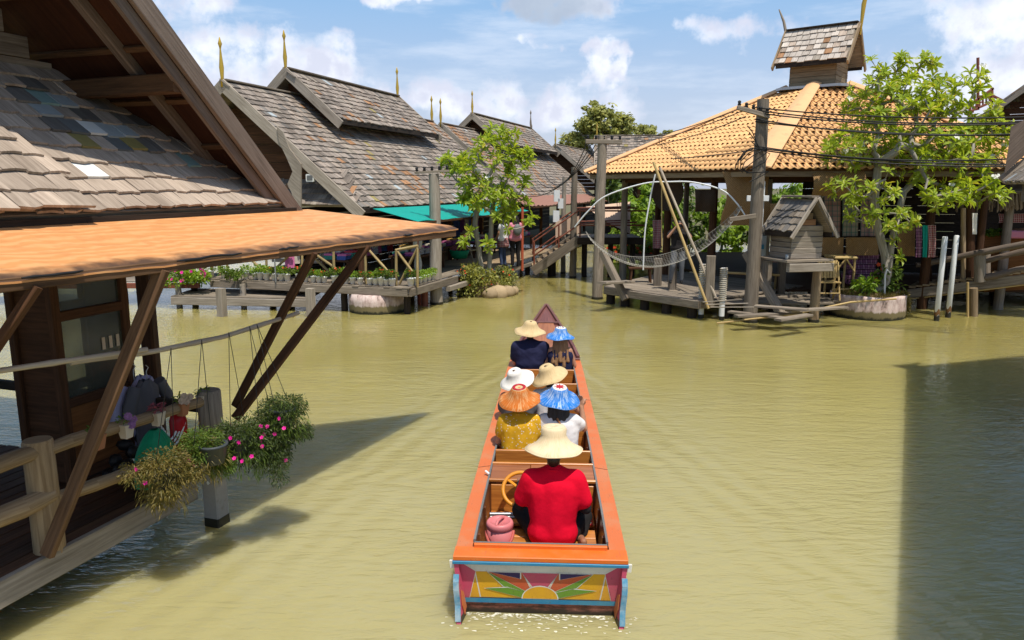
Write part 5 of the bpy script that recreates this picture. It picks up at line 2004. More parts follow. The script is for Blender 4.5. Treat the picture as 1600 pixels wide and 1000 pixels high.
for k, (px, t0, b0) in enumerate(((1027, 402, 446), (1108, 398, 470), (1050, 405, 452))):
    b = atz(px, b0, DKZ)
    mb = MB()
    mb.beam(b - Z * .1, V((b.x, b.y, 3.3 - (t0 - 290) / F * b.y)), .22, .22, V((.3, 1, 0)))
    top('deck_post', mb, 'grey_wood', ('stubby square deck post below the net', 'square deck post next to the rope bound stakes', 'slim square deck post behind the bamboo poles')[k], 'post', None, 'square posts on the pavilion deck')
mb = MB()
mb.beam(atz(940, 442, .8), aty(985, 440, 20.2), .3, .06)
top('step_plank', mb, 'grey_wood', 'plank step at the pavilion deck corner', 'plank')
st = thing('stool', 'small red brown stool on the pavilion deck corner', 'stool', atz(1000, 441, DKZ))
c = atz(1000, 441, DKZ)
mb = MB()
mb.beam(c + V((-.35, 0, .42)), c + V((.35, 0, .42)), .3, .05)
part('seat', mb, 'brown_wood', st)
for sx_ in (-1, 1):
    for sy_ in (-1, 1):
        mb = MB()
        mb.beam(c + V((sx_ * .3, sy_ * .1, 0)), c + V((sx_ * .26, sy_ * .1, .4)), .05, .05)
        part('leg', mb, 'brown_wood', st)

# woven things and cloths hung in the pavilion
mb = MB()
c = aty(1044, 300, 22.6)
Xm = Matrix.Rotation(rad(90), 3, 'X')
mb.lathe([(.001, .01), (.52, .01), (.57, .05), (.57, .08), (.53, .06), (.50, .03), (.001, .03)], c, 40, 0, True, Matrix.Rotation(rad(-20), 3, 'Z') @ Xm, .82, 1.0)
top('winnowing_tray', mb, 'weave_dark', 'large dark oval woven tray hung in the pavilion', 'tray')


def hung(name, label, cat, px0, py0, px1, py1, y0, y1, mat, th=.03, belly=.05, group=None, mould=None, shape=None):
    a, b = aty(px0, py0, y0), aty(px1, py0, y1)
    c, d = aty(px1, py1, y1), aty(px0, py1, y0)

    def f(u, v):
        p = a.lerp(b, u).lerp(d.lerp(c, u), v)
        if shape:
            p = shape(u, v, a, b, c, d)
        return p + V((0, -belly * math.sin(PI * v) - .02 * math.sin(u * 9 + 2 * v), 0))
    mb = MB()
    mb.slab(f, 16, 12, (0, th, 0), 0, ((b - a).length, (d - a).length))
    return top(name, mb, mat, label, cat, None, group)


def scallop(u, v, a, b, c, d):
    uu = .5 + (u - .5) * (1 - .18 * math.sin(PI * min(1, v * 1.25)) + .1 * v)
    return a.lerp(b, uu).lerp(d.lerp(c, uu), v)


hung('woven_mat', 'tall woven mat hung by the pavilion corner behind the cable pole', 'mat', 1129, 268, 1203, 352, 19.9, 19.6, 'weave', belly=.12, group='woven mats in the pavilion', shape=scallop)
hung('woven_mat', 'small square woven frame hanging between two pavilion posts', 'mat', 1086, 296, 1118, 331, 21.2, 21.0, 'weave_dark', group='woven mats in the pavilion')
hung('woven_mat', 'narrow rounded woven mat beside the little spirit house roof', 'mat', 1203, 318, 1232, 396, 19.3, 19.2, 'weave', belly=.1, group='woven mats in the pavilion')
hung('woven_mat', 'wide woven mat rolled out below the tiled eave', 'mat', 1268, 266, 1350, 306, 19.0, 18.9, 'weave', belly=.15, group='woven mats in the pavilion')
for k, (x0, x1, mt) in enumerate(((1262, 1285, 'plaid_green'), (1287, 1313, 'plaid_pink'), (1316, 1341, 'plaid_green'), (1344, 1372, 'plaid_pink'))):
    hung('plaid_cloth', ('green and tan plaid cloth hung beside the spirit house roof', 'pinkish plaid cloth hung second in the row', 'green plaid cloth hung third in the row behind the branches', 'pinkish plaid cloth hung behind the frangipani trunk')[k], 'cloth', x0, 304, x1, 369, 19.6, 19.6, mt, .015, .02, 'plaid cloths hung in the pavilion')
for k, (x0, x1) in enumerate(((1284, 1318), (1322, 1373))):
    hung('woven_mat', ('square woven panel under the plaid cloths next to the chair', 'long woven panel under the plaid cloths by the trunk')[k], 'mat', x0, 371, x1, 399, 19.4, 19.4, 'weave', .03, .0, 'woven mats in the pavilion')
hung('woven_mat', 'woven panel hanging beyond the frangipani trunk', 'mat', 1402, 352, 1430, 400, 19.6, 19.6, 'weave', .03, .0, 'woven mats in the pavilion')
for k, (x0, x1, mt, lab) in enumerate(((1430, 1440, 'plaid_purple', 'dark purple striped cloth hanging straight beyond the trunk'), (1441, 1449, 'teal_sheet', 'narrow teal cloth hanging between striped ones'), (1450, 1462, 'plaid_red', 'red checked cloth hanging next to the white pipes'))):
    hung('hanging_cloth', lab, 'cloth', x0, 352, x1, 402, 19.3, 19.3, mt, .01, .02, 'cloths hanging in the shade')
for k in range(6):
    hung('folded_textile', 'purple and black striped textile, %s the stack behind the bamboo table' % ('topmost in', 'second from the top of', 'third from the top of', 'third from the bottom of', 'second from the bottom of', 'lowest in')[k], 'textile', 1322 + (k % 2) * 4, 397 + k * 8, 1374 - (k % 3) * 3, 404 + k * 8, 19.6, 19.6, 'plaid_purple', .3, .0, 'stack of striped textiles')
hung('patterned_cloth', 'dark patterned cloth hanging behind the photographing person', 'cloth', 1020, 344, 1034, 388, 23.0, 23.0, 'plaid_red', .01, .02, 'cloths hanging in the shade')
# bamboo table and chair
tb = thing('bamboo_table', 'bamboo table with slanted braces in the pavilion', 'table', aty(1312, 450, 18.8))
ya, yb = 18.7, 19.3
zt_ = aty(1312, 403, ya).z
x0, x1 = aty(1304, 403, ya).x, aty(1340, 403, ya).x
for k in range(8):
    mb = MB()
    y_ = ya + (yb - ya) * k / 7
    mb.tube([V((x0, y_, zt_)), V((x1, y_, zt_))], .035, 7)
    part('slat', mb, 'bamboo', tb)
for x_ in (x0 + .05, x1 - .05):
    for y_ in (ya + .03, yb - .03):
        mb = MB()
        mb.tube([V((x_, y_, DKZ - .05)), V((x_, y_, zt_))], .03, 7)
        part('leg', mb, 'bamboo', tb)
for (p, q) in ((V((x0 + .05, ya, zt_ - .35)), V((x0 + .3, ya, zt_))), (V((x1 - .05, ya, zt_ - .35)), V((x1 - .3, ya, zt_))), (V((x0, ya, DKZ + .2)), V((x1, ya, DKZ + .2)))):
    mb = MB()
    mb.tube([p, q], .022, 6)
    part('brace', mb, 'bamboo', tb)
ch = thing('bamboo_chair', 'folding bamboo chair standing beside the spirit house', 'chair', atz(1292, 461, DKZ))
c = V((8.05, 18.55, DKZ - .05))
c = aty(1291, 455, 18.5)
c.z = DKZ - .03
w2 = .26
for sg in (-1, 1):
    for nm, p, q in (('leg', (sg * w2, -.22, 0), (sg * w2 * .95, .02, .95)), ('leg', (sg * w2, .2, 0), (sg * w2, -.18, .45))):
        mb = MB()
        mb.tube([c + V(p), c + V(q)], .022, 7)
        part(nm, mb, 'bamboo', ch)
mb = MB()
mb.beam(c + V((-w2, 0, .45)), c + V((w2, 0, .45)), .40, .03)
part('seat', mb, 'bamboo', ch)
for k in range(7):
    mb = MB()
    x_ = -w2 + 2 * w2 * (k + .5) / 7
    mb.beam(c + V((x_, -.06, .55)), c + V((x_, .06, .98)), .06, .015, V((0, 1, 0)))
    part('back_slat', mb, 'bamboo', ch)
mb = MB()
mb.tube([c + V((-w2, -.2, .18)), c + V((w2, -.2, .18))], .018, 6)
part('stretcher', mb, 'bamboo', ch)

# back of the shade: dark planked wall behind the right half of the pavilion
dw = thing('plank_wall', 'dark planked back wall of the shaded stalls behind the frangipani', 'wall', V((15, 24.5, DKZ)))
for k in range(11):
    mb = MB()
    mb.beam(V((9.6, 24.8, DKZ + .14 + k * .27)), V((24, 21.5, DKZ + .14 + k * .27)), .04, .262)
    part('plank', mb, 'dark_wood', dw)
sb = thing('low_bench', 'long bamboo bench inside the pavilion behind the cable pole', 'bench', aty(1160, 440, 20.5))
for k in range(4):
    mb = MB()
    mb.tube([aty(1132, 426, 20.2 + k * .12), aty(1218, 430, 19.9 + k * .12)], .035, 7)
    part('slat', mb, 'bamboo', sb)
for px in (1136, 1212):
    mb = MB()
    b = aty(px, 430, 20.2)
    mb.tube([V((b.x, b.y, DKZ - .05)), b], .03, 7)
    part('leg', mb, 'bamboo', sb)
pk = thing('water_dispenser', 'pale blue box with a jug shape behind the cable pole', 'box', aty(1189, 385, 19.8))
mb = MB()
b = aty(1189, 385, 19.8)
mb.beam(b - Z * .3, b + Z * .28, .22, .22, V((0, 1, 0)), 0, .02)
part('body', mb, 'pale_blue', pk)
mb = MB()
mb.beam(b - Z * .06 + V((0, -.12, 0)), b + Z * .06 + V((0, -.12, 0)), .08, .03, V((0, 1, 0)), 0, .004)
part('tap', mb, 'boat_blue', pk)
mb = MB()
mb.box(aty(1187, 330, 19.0), (.16, .12, 1.5))
mb.box(aty(1184, 310, 18.9), (.55, .05, .14))
top('pipe_box', mb, 'pot_white', 'white electrical casing mounted by the woven mat', 'casing')

# ================================================================== spirit house
SH = thing('spirit_house', 'little grey clapboard spirit house with steep shingled roof on posts', 'spirit house', atz(1240, 490, 0) + Z * 1.45)
SY = rad(-14)
SA = V((math.sin(rad(20)), -math.cos(rad(20)), 0)) * -1          # away from the camera: ridge direction
SA = V((-.30, .954, 0)).normalized()
SN = V((.954, .30, 0)).normalized()
sc0 = aty(1260, 405, 17.3)
z0 = sc0.z
hw, hd = .43, .38
base = V((sc0.x - .08, 17.8, 0))
BZ = z0
HT = .78
for k in range(6):
    z_ = BZ + k * HT / 6
    mb = MB()
    for sg in (-1, 1):
        mb.beam(base - SA * sg * hd - SN * hw + Z * (z_ + .07), base - SA * sg * hd + SN * hw + Z * (z_ + .06), .03 + .012 * (k % 2), HT / 6 - .012, Z - SA * sg * .15)
        part('clapboard', mb, 'pale_wood', SH)
        mb = MB()
    for sg in (-1, 1):
        mb.beam(base + SN * sg * hw - SA * hd + Z * (z_ + .07), base + SN * sg * hw + SA * hd + Z * (z_ + .06), .03 + .012 * (k % 2), HT / 6 - .012, Z + SN * sg * .15)
        part('clapboard', mb, 'grey_wood', SH)
        mb = MB()
RZ_ = BZ + 1.40
for k in range(5):
    z_ = BZ + HT + k * .15
    hww = (RZ_ - .15 - z_ - .12) / .76 * .44
    if hww > .04:
        mb = MB()
        mb.beam(base - SA * hd - SN * hww + Z * (z_ + .07), base - SA * hd + SN * hww + Z * (z_ + .07), .03, .138)
        part('clapboard', mb, 'shingle_rust' if k == 0 else 'tan_wood', SH)
SGS = [shingle_mesh(.17, .27, .018, 'shingle_slate', .03) for _ in range(4)] + [shingle_mesh(.17, .27, .018, 'grey_wood', .03) for _ in range(4)]
gable_roof(SH, base - SA * .62 + Z * RZ_, SA, SN, 1.14, .52, .76, .085, True, 120, 'roof', .04, both=True, sht=SGS, expo=.19, wd=.17, pick=None, barge='pale_wood')
mb = MB()
mb.prism([base - SA * .6 - SN * .68 + Z * (BZ - .06), base - SA * .6 + SN * .62 + Z * (BZ - .06), base + SA * .6 + SN * .62 + Z * (BZ - .06), base + SA * .6 - SN * .68 + Z * (BZ - .06)], Z * .05)
part('platform', mb, 'grey_wood', SH)
mb = MB()
mb.beam(base - SA * .56 - SN * .62 + Z * (BZ - .18), base - SA * .56 + SN * .62 + Z * (BZ - .20), .12, .2)
part('front_beam', mb, 'pale_wood', SH)
for (px, py, dy_) in ((1271, 503, 0), (1205, 488, .5), (1232, 486, .7)):
    b = atz(px, py, 0) + V((0, dy_, 0))
    mb = MB()
    tz = BZ - .28
    mb.tube([b - Z, b + Z * .5, V((b.x, b.y, tz))], [.125, .115, .10], 10) if dy_ == 0 else mb.beam(b - Z, V((b.x, b.y, tz)), .22, .2)
    part('post', mb, 'tan_wood' if dy_ == 0 else 'grey_wood', SH)
mb = MB()
b = atz(1271, 503, 0)
mb.tube([b - Z * .4, b + Z * .07], .135, 10)
part('waterline_band', mb, 'slime', SH)
gl = thing('offering_glass', 'tiny glass on the platform of the spirit house', 'glass', base - SN * .58 - SA * .45 + Z * (BZ))
mb = MB()
mb.lathe([(.001, 0), (.03, 0), (.035, .12), (.03, .12), (.026, .01), (.001, .01)], base - SN * .58 - SA * .45 + Z * (BZ - .005), 10)
part('cup', mb, 'pale_blue', gl)

# ================================================================== planter rings, pilings
rc = atz(1380, 502, 0) + V((0, .9, 0))
mb = MB()
mb.lathe([(.001, -1), (.86, -1), (.885, -.02), (.92, .12), (.90, .35), (.895, .50), (.90, .58), (.78, .58), (.76, .50), (.001, .52)], rc, 48, wob=lambda a, r: .012 * math.sin(5 * a) * (r > .5))
top('planter_ring', mb, 'plaster', 'round pinkish stained concrete planter in the water holding the big frangipani', 'planter', (rc.x, rc.y, 0))
mb = MB()
mb.lathe([(.76, .50), (.5, .57), (.2, .62), (.001, .63)], rc, 24)
top('planter_soil', mb, 'earth', 'dry soil filling the big round planter', 'soil', (rc.x, rc.y, .5), None, 'stuff')
for k, (px, py, pt) in enumerate(((1463, 501, 368), (1481, 496, 366))):
    b = atz(px, py, 0)
    t = thing('white_piling', ('white pipe piling standing in the water, the nearer of two', 'white pipe piling standing in the water, the farther of two')[k], 'piling', b, 'white pipe pilings')
    zt2 = 3.3 - (pt - 290) / F * b.y
    mb = MB()
    mb.lathe([(.001, -1), (.062, -1), (.062, zt2 - .02), (.05, zt2), (.001, zt2)], V((b.x, b.y, 0)), 16)
    part('pipe', mb, 'pvc', t)
    mb = MB()
    mb.lathe([(.0635, .12), (.064, .20), (.063, .26)], V((b.x, b.y, 0)), 16, wob=lambda a, r: .05 * math.sin(3 * a))
    part('rust_collar', mb, 'rust_stain', t)
    mb = MB()
    mb.lathe([(.065, -.5), (.066, .10), (.064, .13)], V((b.x, b.y, 0)), 16, wob=lambda a, r: .02 * math.sin(4 * a + 1))
    part('slime_band', mb, 'slime', t)
for k, (px, py, pt, pm) in enumerate(((1095, 497, 411, 470), (1127, 500, 417, 470))):
    b = atz(px, py, 0)
    t = thing('rope_stake', ('rope bound white stake under the bamboo poles', 'rope bound white stake nearest the cable pole')[k], 'stake', b, 'rope bound stakes')
    zt2, zm = 3.3 - (pt - 290) / F * b.y, 3.3 - (pm - 290) / F * b.y
    mb = MB()
    mb.tube([b - Z, V((b.x, b.y, zt2))], .07, 12)
    part('pipe', mb, 'pvc', t)
    mb = MB()
    pts = []
    nt = 17
    for i in range(nt * 10):
        a = 2 * PI * i / 10
        pts.append(V((b.x + .083 * math.cos(a), b.y + .083 * math.sin(a), zm + (zt2 - zm) * i / (nt * 10))))
    mb.tube(pts, .02, 5)
    part('rope_binding', mb, 'rope', t)
    mb = MB()
    mb.tube([b - Z * .4, b + Z * .1], .074, 12)
    part('slime_band', mb, 'slime', t)
mb = MB()
for k in range(3):
    mb.tube([atz(1098 + 6 * k, 472 + 4 * k, .53), atz(1160 + 9 * k, 468 + 6 * k, .55)], .013, 6)
top('pipe_bundle', mb, 'pale_wood', 'pale pipes lying on the deck edge near the rope bound stakes', 'pipes')

# ================================================================== lift net
ln = thing('lift_net', 'traditional lift net slung from bent white poles beside the pavilion', 'fishing net', atz(1045, 470, .7))
YN = 18.9


def curve_px(pts, y):
    out = []
    for i in range(len(pts) - 1):
        for k in range(6):
            t = k / 6
            # Catmull-Rom in pixels
            p0, p1_, p2, p3 = pts[max(0, i - 1)], pts[i], pts[i + 1], pts[min(len(pts) - 1, i + 2)]
            q = [0.5 * (2 * p1_[j] + (p2[j] - p0[j]) * t + (2 * p0[j] - 5 * p1_[j] + 4 * p2[j] - p3[j]) * t * t + (3 * p1_[j] - p0[j] - 3 * p2[j] + p3[j]) * t ** 3) for j in (0, 1)]
            out.append(q)
    out.append(list(pts[-1]))
    n = len(out)
    return [aty(q[0], q[1], y[0] + (y[1] - y[0]) * i / (n - 1)) for i, q in enumerate(out)]


for k, (pts, y, r_, m_) in enumerate((([(898, 355), (918, 331), (947, 306), (1005, 287), (1046, 284), (1085, 285), (1128, 297), (1150, 316), (1164, 336)], (19.6, 18.3), .019, 'pvc'), ([(1024, 272), (1017, 305), (1008, 360), (1005, 422)], (18.9, 18.9), .020, 'pvc'), ([(1034, 283), (1034, 330), (1034, 384)], (18.7, 18.7), .014, 'bamboo'))):
    mb = MB()
    mb.tube(curve_px(pts, y), r_, 7)
    part(('bent_pole', 'drop_pole', 'rope')[k], mb, m_, ln)
for k, (a, b, r_, m_) in enumerate((((1021, 253), (1107, 482), .036, 'bamboo'), ((1031, 262), (1118, 464), .034, 'grey_bamboo'))):
    mb = MB()
    mb.tube([aty(*a, 18.8), aty((a[0] + b[0]) / 2, (a[1] + b[1]) / 2, 18.3), aty(*b, 17.9)], r_, 8)
    part('mast_pole', mb, m_, ln)
mb = MB()
NU, NV = 60, 14


def netp(u, v):
    # hammock between the left end (918,372) and the right end (1155,326)
    a, b = aty(916, 366, 19.6), aty(1157, 325, 18.3)
    u = min(1.0, max(0.0, u))
    p = a.lerp(b, u)
    sag = 4 * u * (1 - u)
    sag = sag ** .8 * .98
    wd = .10 + .42 * max(0, math.sin(PI * u)) ** .8
    tilt = (v - .5)
    return p + V((0, 2.2 * wd * tilt, -sag - .25 * wd * (1 - (2 * tilt) ** 2) + .25 * wd * tilt + (.06 - .28 * u * (1 - u))))


for j in range(NV + 1):
    mb.tube([netp(i / NU, j / NV) for i in range(NU + 1)], .0018 if j not in (0, NV) else .007, 3, cap=False)
for i in range(NU + 1):
    mb.tube([netp((i + (.5 if j % 2 else 0)) / NU, j / NV) for j in range(NV + 1)], .0017, 3, cap=False)
    mb.tube([netp((i + (0 if j % 2 else .5)) / NU, j / NV) for j in range(NV + 1)], .0017, 3, cap=False)
part('net', mb, 'net', ln)

# ================================================================== right bank: ramp, counter, stalls
rmp = thing('ramp', 'weathered plank ramp with log handrails rising beyond the white pilings', 'ramp', atz(1500, 480, .3))
RA, RB = aty(1420, 449, 20.0), aty(1660, 417, 18.0)
dirr = (RB - RA)
mb = MB()
mb.beam(RA - Z * .18, RB - Z * .18, .06, .24)
part('edge_beam', mb, 'grey_wood', rmp)
nn_ = V((-dirr.y, dirr.x, 0)).normalized()
for k in range(20):
    c = RA + dirr * ((k + .5) / 20)
    mb = MB()
    mb.beam(c - nn_ * .05, c + nn_ * 1.3, dirr.length / 20 - .01, .05)
    part('plank', mb, 'tan_wood', rmp)
mb = MB()
mb.tube([RA - Z * .33, RB - Z * .33], .02, 6)
part('edge_rope', mb, 'bamboo', rmp)
for k, (a, b, r_, y0, y1) in enumerate((((1470, 407), (1640, 374), .08, 19.5, 18.0), ((1536, 408), (1640, 382), .075, 19.0, 18.2), ((1530, 436), (1640, 410), .085, 19.0, 18.2), ((1432, 414), (1500, 402), .08, 20.0, 19.6))):
    mb = MB()
    mb.tube(*logline(aty(*a, y0), aty(*b, y1), r_), 9)
    part('log_handrail', mb, 'barge_wood', rmp)
for (px, t0, b0, r_, m_, y_) in ((1505, 325, 446, .06, 'tan_wood', 19.3), (1515, 300, 445, .13, 'brown_wood', 19.4), (1531, 395, 440, .14, 'pale_wood', 19.0), (1540, 395, 440, .11, 'grey_wood', 19.3), (1512, 441, 496, .03, 'bamboo', 18.6), (1521, 450, 494, .10, 'tan_wood', 18.7), (1473, 395, 470, .12, 'dark_wood', 20.2), (1450, 388, 466, .1, 'brown_wood', 20.4)):
    mb = MB()
    mb.tube([aty(px, b0, y_), aty(px, t0, y_)], r_, 9)
    part('post', mb, m_, rmp)
ctr = thing('stall_counter', 'orange brown wooden counter in the shade beyond the ramp', 'counter', aty(1580, 450, 20))
a, b = aty(1538, 368, 20.2), aty(1680, 356, 19.4)
n_ = V((0, 1, 0))
for k in range(5):
    mb = MB()
    z_ = (a.z - DKZ + .1) / 5
    mb.beam(a - Z * (z_ * (k + .5)), b - Z * (z_ * (k + .5)), .04, z_ - .012)
    part('board', mb, 'orange_brown', ctr)
mb = MB()
mb.beam(a + V((0, .35, .02)), b + V((0, .35, .02)), .8, .05)
part('counter_top', mb, 'orange_brown', ctr)
vg = thing('vegetable_heap', 'heap of green leafy vegetables on the shaded counter', 'vegetables', aty(1560, 364, 20.1))
mb = MB()
for k in range(8):
    spray_plant(mb, aty(1540 + 4.5 * k, 363, 20.1), .13, .13, .05, 60, .09, .05, 0)
part('leaves', mb, 'leaf_mid', vg)
mb = MB()
c = aty(1592, 366, 19.9)
mb.beam(c - V((.35, 0, 0)), c + V((.4, -.1, 0)), .3, .2, Z, 0, .03, .36, .2)
top('crate', mb, 'pink_cotton', 'pink plastic crate at the end of the counter', 'crate')
hung('bunting', 'red woven valance hanging above the counter', 'cloth', 1560, 334, 1640, 348, 19.9, 19.5, 'plaid_red', .01, .02, 'cloths hanging in the shade')
hung('price_sheet', 'pale printed sheet hanging next to the dark ramp post', 'sheet', 1519, 333, 1527, 366, 18.2, 18.2, 'white_straw', .005, .0)
tht = thing('thatch_eave', 'brown thatch fringe over the shaded counter', 'eave', aty(1560, 320, 18.7))
mb = MB()
a, b = aty(1500, 306, 20.0), aty(1690, 296, 18.8)
for i in range(170):
    t = i / 170
    p = a.lerp(b, t) + V((0, R.uniform(-.05, .2), 0))
    mb.beam(p, p + V((R.uniform(-.04, .04), -.05, -R.uniform(.3, .48))), .03, .012, V((0, 1, 0)), 0, 0)
part('fringe', mb, 'tan_wood', tht)
mb = MB()
mb.slab(lambda u, v: a.lerp(b, u) + V((0, 2.6 * v, .05 + 1.1 * v)), 8, 4, (0, 0, -.08))
part('roof', mb, 'grey_wood', tht)
for px in (1540, 1650):
    mb = MB()
    q = aty(px, 305, 19.3)
    mb.tube([V((q.x, q.y, .2)), V((q.x, q.y, q.z + .2))], .09, 8)
    part('post', mb, 'brown_wood', tht)

# ------------------------------------------------------------------ house on the right whose eave corner looks into the frame
rh = thing('corner_house', 'grey house at the edge whose shingled eave and curved horn board reach into view', 'house', V((11, 9.5, 0)))
EC = V((7.82, 12.0, 3.37))                      # eave corner
ED = V((-.47, -.88, 0)).normalized()            # eave runs towards the camera
EU = V((.88, -.47, 0)).normalized()             # level direction up the slope
PITCHR = rad(42)
vU = (EU * math.cos(PITCHR) + Z * math.sin(PITCHR)).normalized()
nU = ED.cross(vU)
if nU.z < 0:
    nU = -nU
LE, SLR = 10.2, 5.4
flare = .42
mb = MB()
mb.prism([EC, EC + ED * LE, EC + ED * (LE + .5) + vU * SLR, EC - ED * flare * SLR + vU * SLR], -nU * .07)
# far slope beyond the ridge
top_a, top_b = EC - ED * flare * SLR + vU * SLR, EC + ED * (LE + .5) + vU * SLR
vD = (EU * math.cos(PITCHR) - Z * math.sin(PITCHR))
mb.prism([top_a, top_b, top_b + vD * SLR, top_a + vD * SLR + ED * flare * SLR], V((0, 0, -.07)))
rr_ = part('roof', mb, 'grey_wood', rh)
its = shingle_items(EC, -ED, vU, nU, lambda y: (-3.2, flare * y - .02), 3.0, .235, .21, 7, .01, .05, pick_grey)
scatter_pieces('shingle', its, SG, rr_, 250)
mb = MB()
mb.beam(EC + nU * .02 - ED * .02, EC - ED * (flare * SLR + .02) + vU * SLR + nU * .02, .06, .13, nU)
part('barge_board', mb, 'grey_wood', rr_)
mb = MB()
mb.beam(EC + ED * .5 - Z * .17 + EU * .25, EC + ED * LE - Z * .17 + EU * .25, .05, .28)
part('eave_board', mb, 'barge_wood', rr_)
# horn board, modelled in the plane of the verge
gx = (EU * math.cos(PITCHR) * 1 - ED * flare + Z * 0)
gx = V((gx.x, gx.y, 0)).normalized()
o_ = EC - ED * .12 + vU * .30
hp = [(-.02, -.08), (.26, .18), (.56, .52), (.50, .60), (.49, .72), (.60, .84), (.74, 1.05), (.80, 1.30), (.71, 1.24), (.55, 1.02), (.36, .84), (.16, .72), (.0, .64), (.0, .3)]
mb = MB()
mb.prism([o_ + gx * (x * .95 - .22) + Z * y for x, y in hp], ED * .05)
part('horn_board', mb, 'barge_wood', rr_)
for (t, u) in ((.6, 1.2), (4.0, 1.2), (8.0, 1.2), (.6, 6.0), (8.0, 6.0)):
    c = EC + ED * t + EU * u
    mb = MB()
    mb.tube([V((c.x, c.y, -1)), V((c.x, c.y, 3.3 + u * .55 if u < 2 else 3.6))], .11, 9)
    part('post', mb, 'brown_wood', rh)
mb = MB()
c = EC + EU * 1.0 + ED * .5
mb.prism([V((c.x, c.y, .62)), V((c.x, c.y, .62)) + ED * 8.5, V((c.x, c.y, .62)) + ED * 8.5 + EU * 6, V((c.x, c.y, .62)) + EU * 6], Z * .08)
part('floor', mb, 'brown_wood', rh)
# a second grey roof farther back, and the red sign frame seen from behind
h6 = thing('thai_house', 'grey roofed house peeping over the frangipani near the red sign frame', 'house', aty(1600, 300, 30))
O6 = aty(1625, 118, 30)
A6 = V((.55, .83, 0)).normalized()
N6 = V((-.83, .55, 0)).normalized()
gable_roof(h6, O6, A6, N6, 6, 3.2, 2.6, .26, limit=60, both=True)
mb = MB()
c = O6 + A6 * 1
mb.prism([c + N6 * 2.4 - Z * 2.2, c - N6 * 2.4 - Z * 2.2, c - N6 * 2.4 - Z * (O6.z - .4), c + N6 * 2.4 - Z * (O6.z - .4)], A6 * 4)
part('wall', mb, 'dark_wood', h6)
gable_wall(h6, O6 + A6 * .7, N6, 3.2, 2.6, O6.z - 2.3)
sg_ = thing('roof_sign', 'red metal sign frame with upright letter bars seen from behind over the roof', 'sign', aty(1540, 165, 32))
for k, (a, b) in enumerate((((1512, 166), (1552, 138)), ((1512, 176), (1552, 158)), ((1528, 90), (1528, 172)), ((1550, 137), (1550, 165)), ((1552, 150), (1568, 158)))):
    mb = MB()
    mb.beam(aty(*a, 32), aty(*b, 32), .09, .09)
    part('bar', mb, 'rust_metal', sg_)
for k in range(7):
    x_ = 1515 + k * 5.2
    mb = MB()
    ya_ = 166 - (x_ - 1512) * .7
    mb.beam(aty(x_, ya_ + 2, 32), aty(x_, ya_ + 16, 32), .07, .05)
    if k % 2:
        mb.beam(aty(x_, ya_ + 8, 32), aty(x_ + 4, ya_ + 6, 32), .05, .06)
    part('letter_bar', mb, 'rust_metal', sg_)
for x_ in (1516, 1548):
    mb = MB()
    q = aty(x_, 165, 32)
    mb.beam(V((q.x, q.y, 3)), q, .09, .09)
    part('upright', mb, 'rust_metal', sg_)

# ------------------------------------------------------------------ cables
def cable(a, b, sag, r=.014, n=18):
    return [a.lerp(b, i / n) - Z * sag * 4 * (i / n) * (1 - i / n) for i in range(n + 1)]


T3 = V((p3_.x, p3_.y, PZ3))
T2 = V((p2_.x + .15, p2_.y, PZ2))
CB = []
for k, (y0, y1, yy_) in enumerate(((168, 181, 15.0), (172, 188, 15.0), (186, 205, 15.0), (190, 210, 15.2), (176, 190, 15.5), (228, 243, 15.0), (231, 257, 15.4), (233, 258, 15.6))):
    CB.append((aty(1180, y0, p3_.y - .1), aty(1660, y1, yy_), .12 + .04 * (k % 3), 'overhead black cable running from the tall pole past the frangipani'))
for k, (y0, y1) in enumerate(((166, 216), (171, 220), (182, 226))):
    CB.append((aty(1165, y0, p3_.y), aty(960 - 8 * k, y1, 34.0), .25 + .05 * k, 'overhead black cable running from the tall pole to the far roofs'))
CB.append((aty(1175, 235, p3_.y - .1), aty(1000, 250, 26.0), .05, 'low slack black cable crossing the tiled roof'))
for k in range(4):
    CB.append((aty(918 + 8 * k, 221, p2_.y), aty(850 - 10 * k, 270 + 12 * k, 30.0), .8 - .1 * k, 'slack black cable drooping from the dark pole to the left bank'))
ORD = ('first', 'second', 'third', 'fourth', 'fifth', 'sixth', 'seventh', 'eighth', 'ninth', 'tenth', 'eleventh', 'twelfth', 'thirteenth', 'fourteenth', 'fifteenth', 'sixteenth', 'seventeenth', 'eighteenth', 'nineteenth', 'twentieth', 'twenty first', 'twenty second', 'twenty third', 'twenty fourth')
for i, (a, b, sag, lab) in enumerate(CB):
    lab += ', %s from the top' % ORD[i if i < 8 else i - 8 if i < 11 else 0 if i == 11 else i - 12] if i != 11 else ''
    mb = MB()
    mb.tube(cable(a, b, sag), .016 if i < 8 else .014, 5)
    top('overhead_cable', mb, 'cable', lab, 'cable', a, 'overhead cables')
mb = MB()
for k in range(7):
    a = aty(1166 + 3 * k, 205 + 6 * k, p3_.y - .2)
    pts = [a + V((.28 * math.sin(t * (1 + .3 * k)), -.05, -.55 * t / 3 + .12 * math.cos(t * 2.2 + k))) for t in [q * .45 for q in range(9)]]
    mb.tube(pts, .012, 5)
top('cable_tangle', mb, 'cable', 'tangle of loose black cable ends on the tall pole', 'cable tangle')
# ================================================================== long tail market boat
B0, BH = V((0.215, 5.22, 0)), -0.050
BM = Matrix.Translation(B0) @ Matrix.Rotation(BH, 4, 'Z')


def BT(x, y, z):
    return BM @ V((x, y, z))


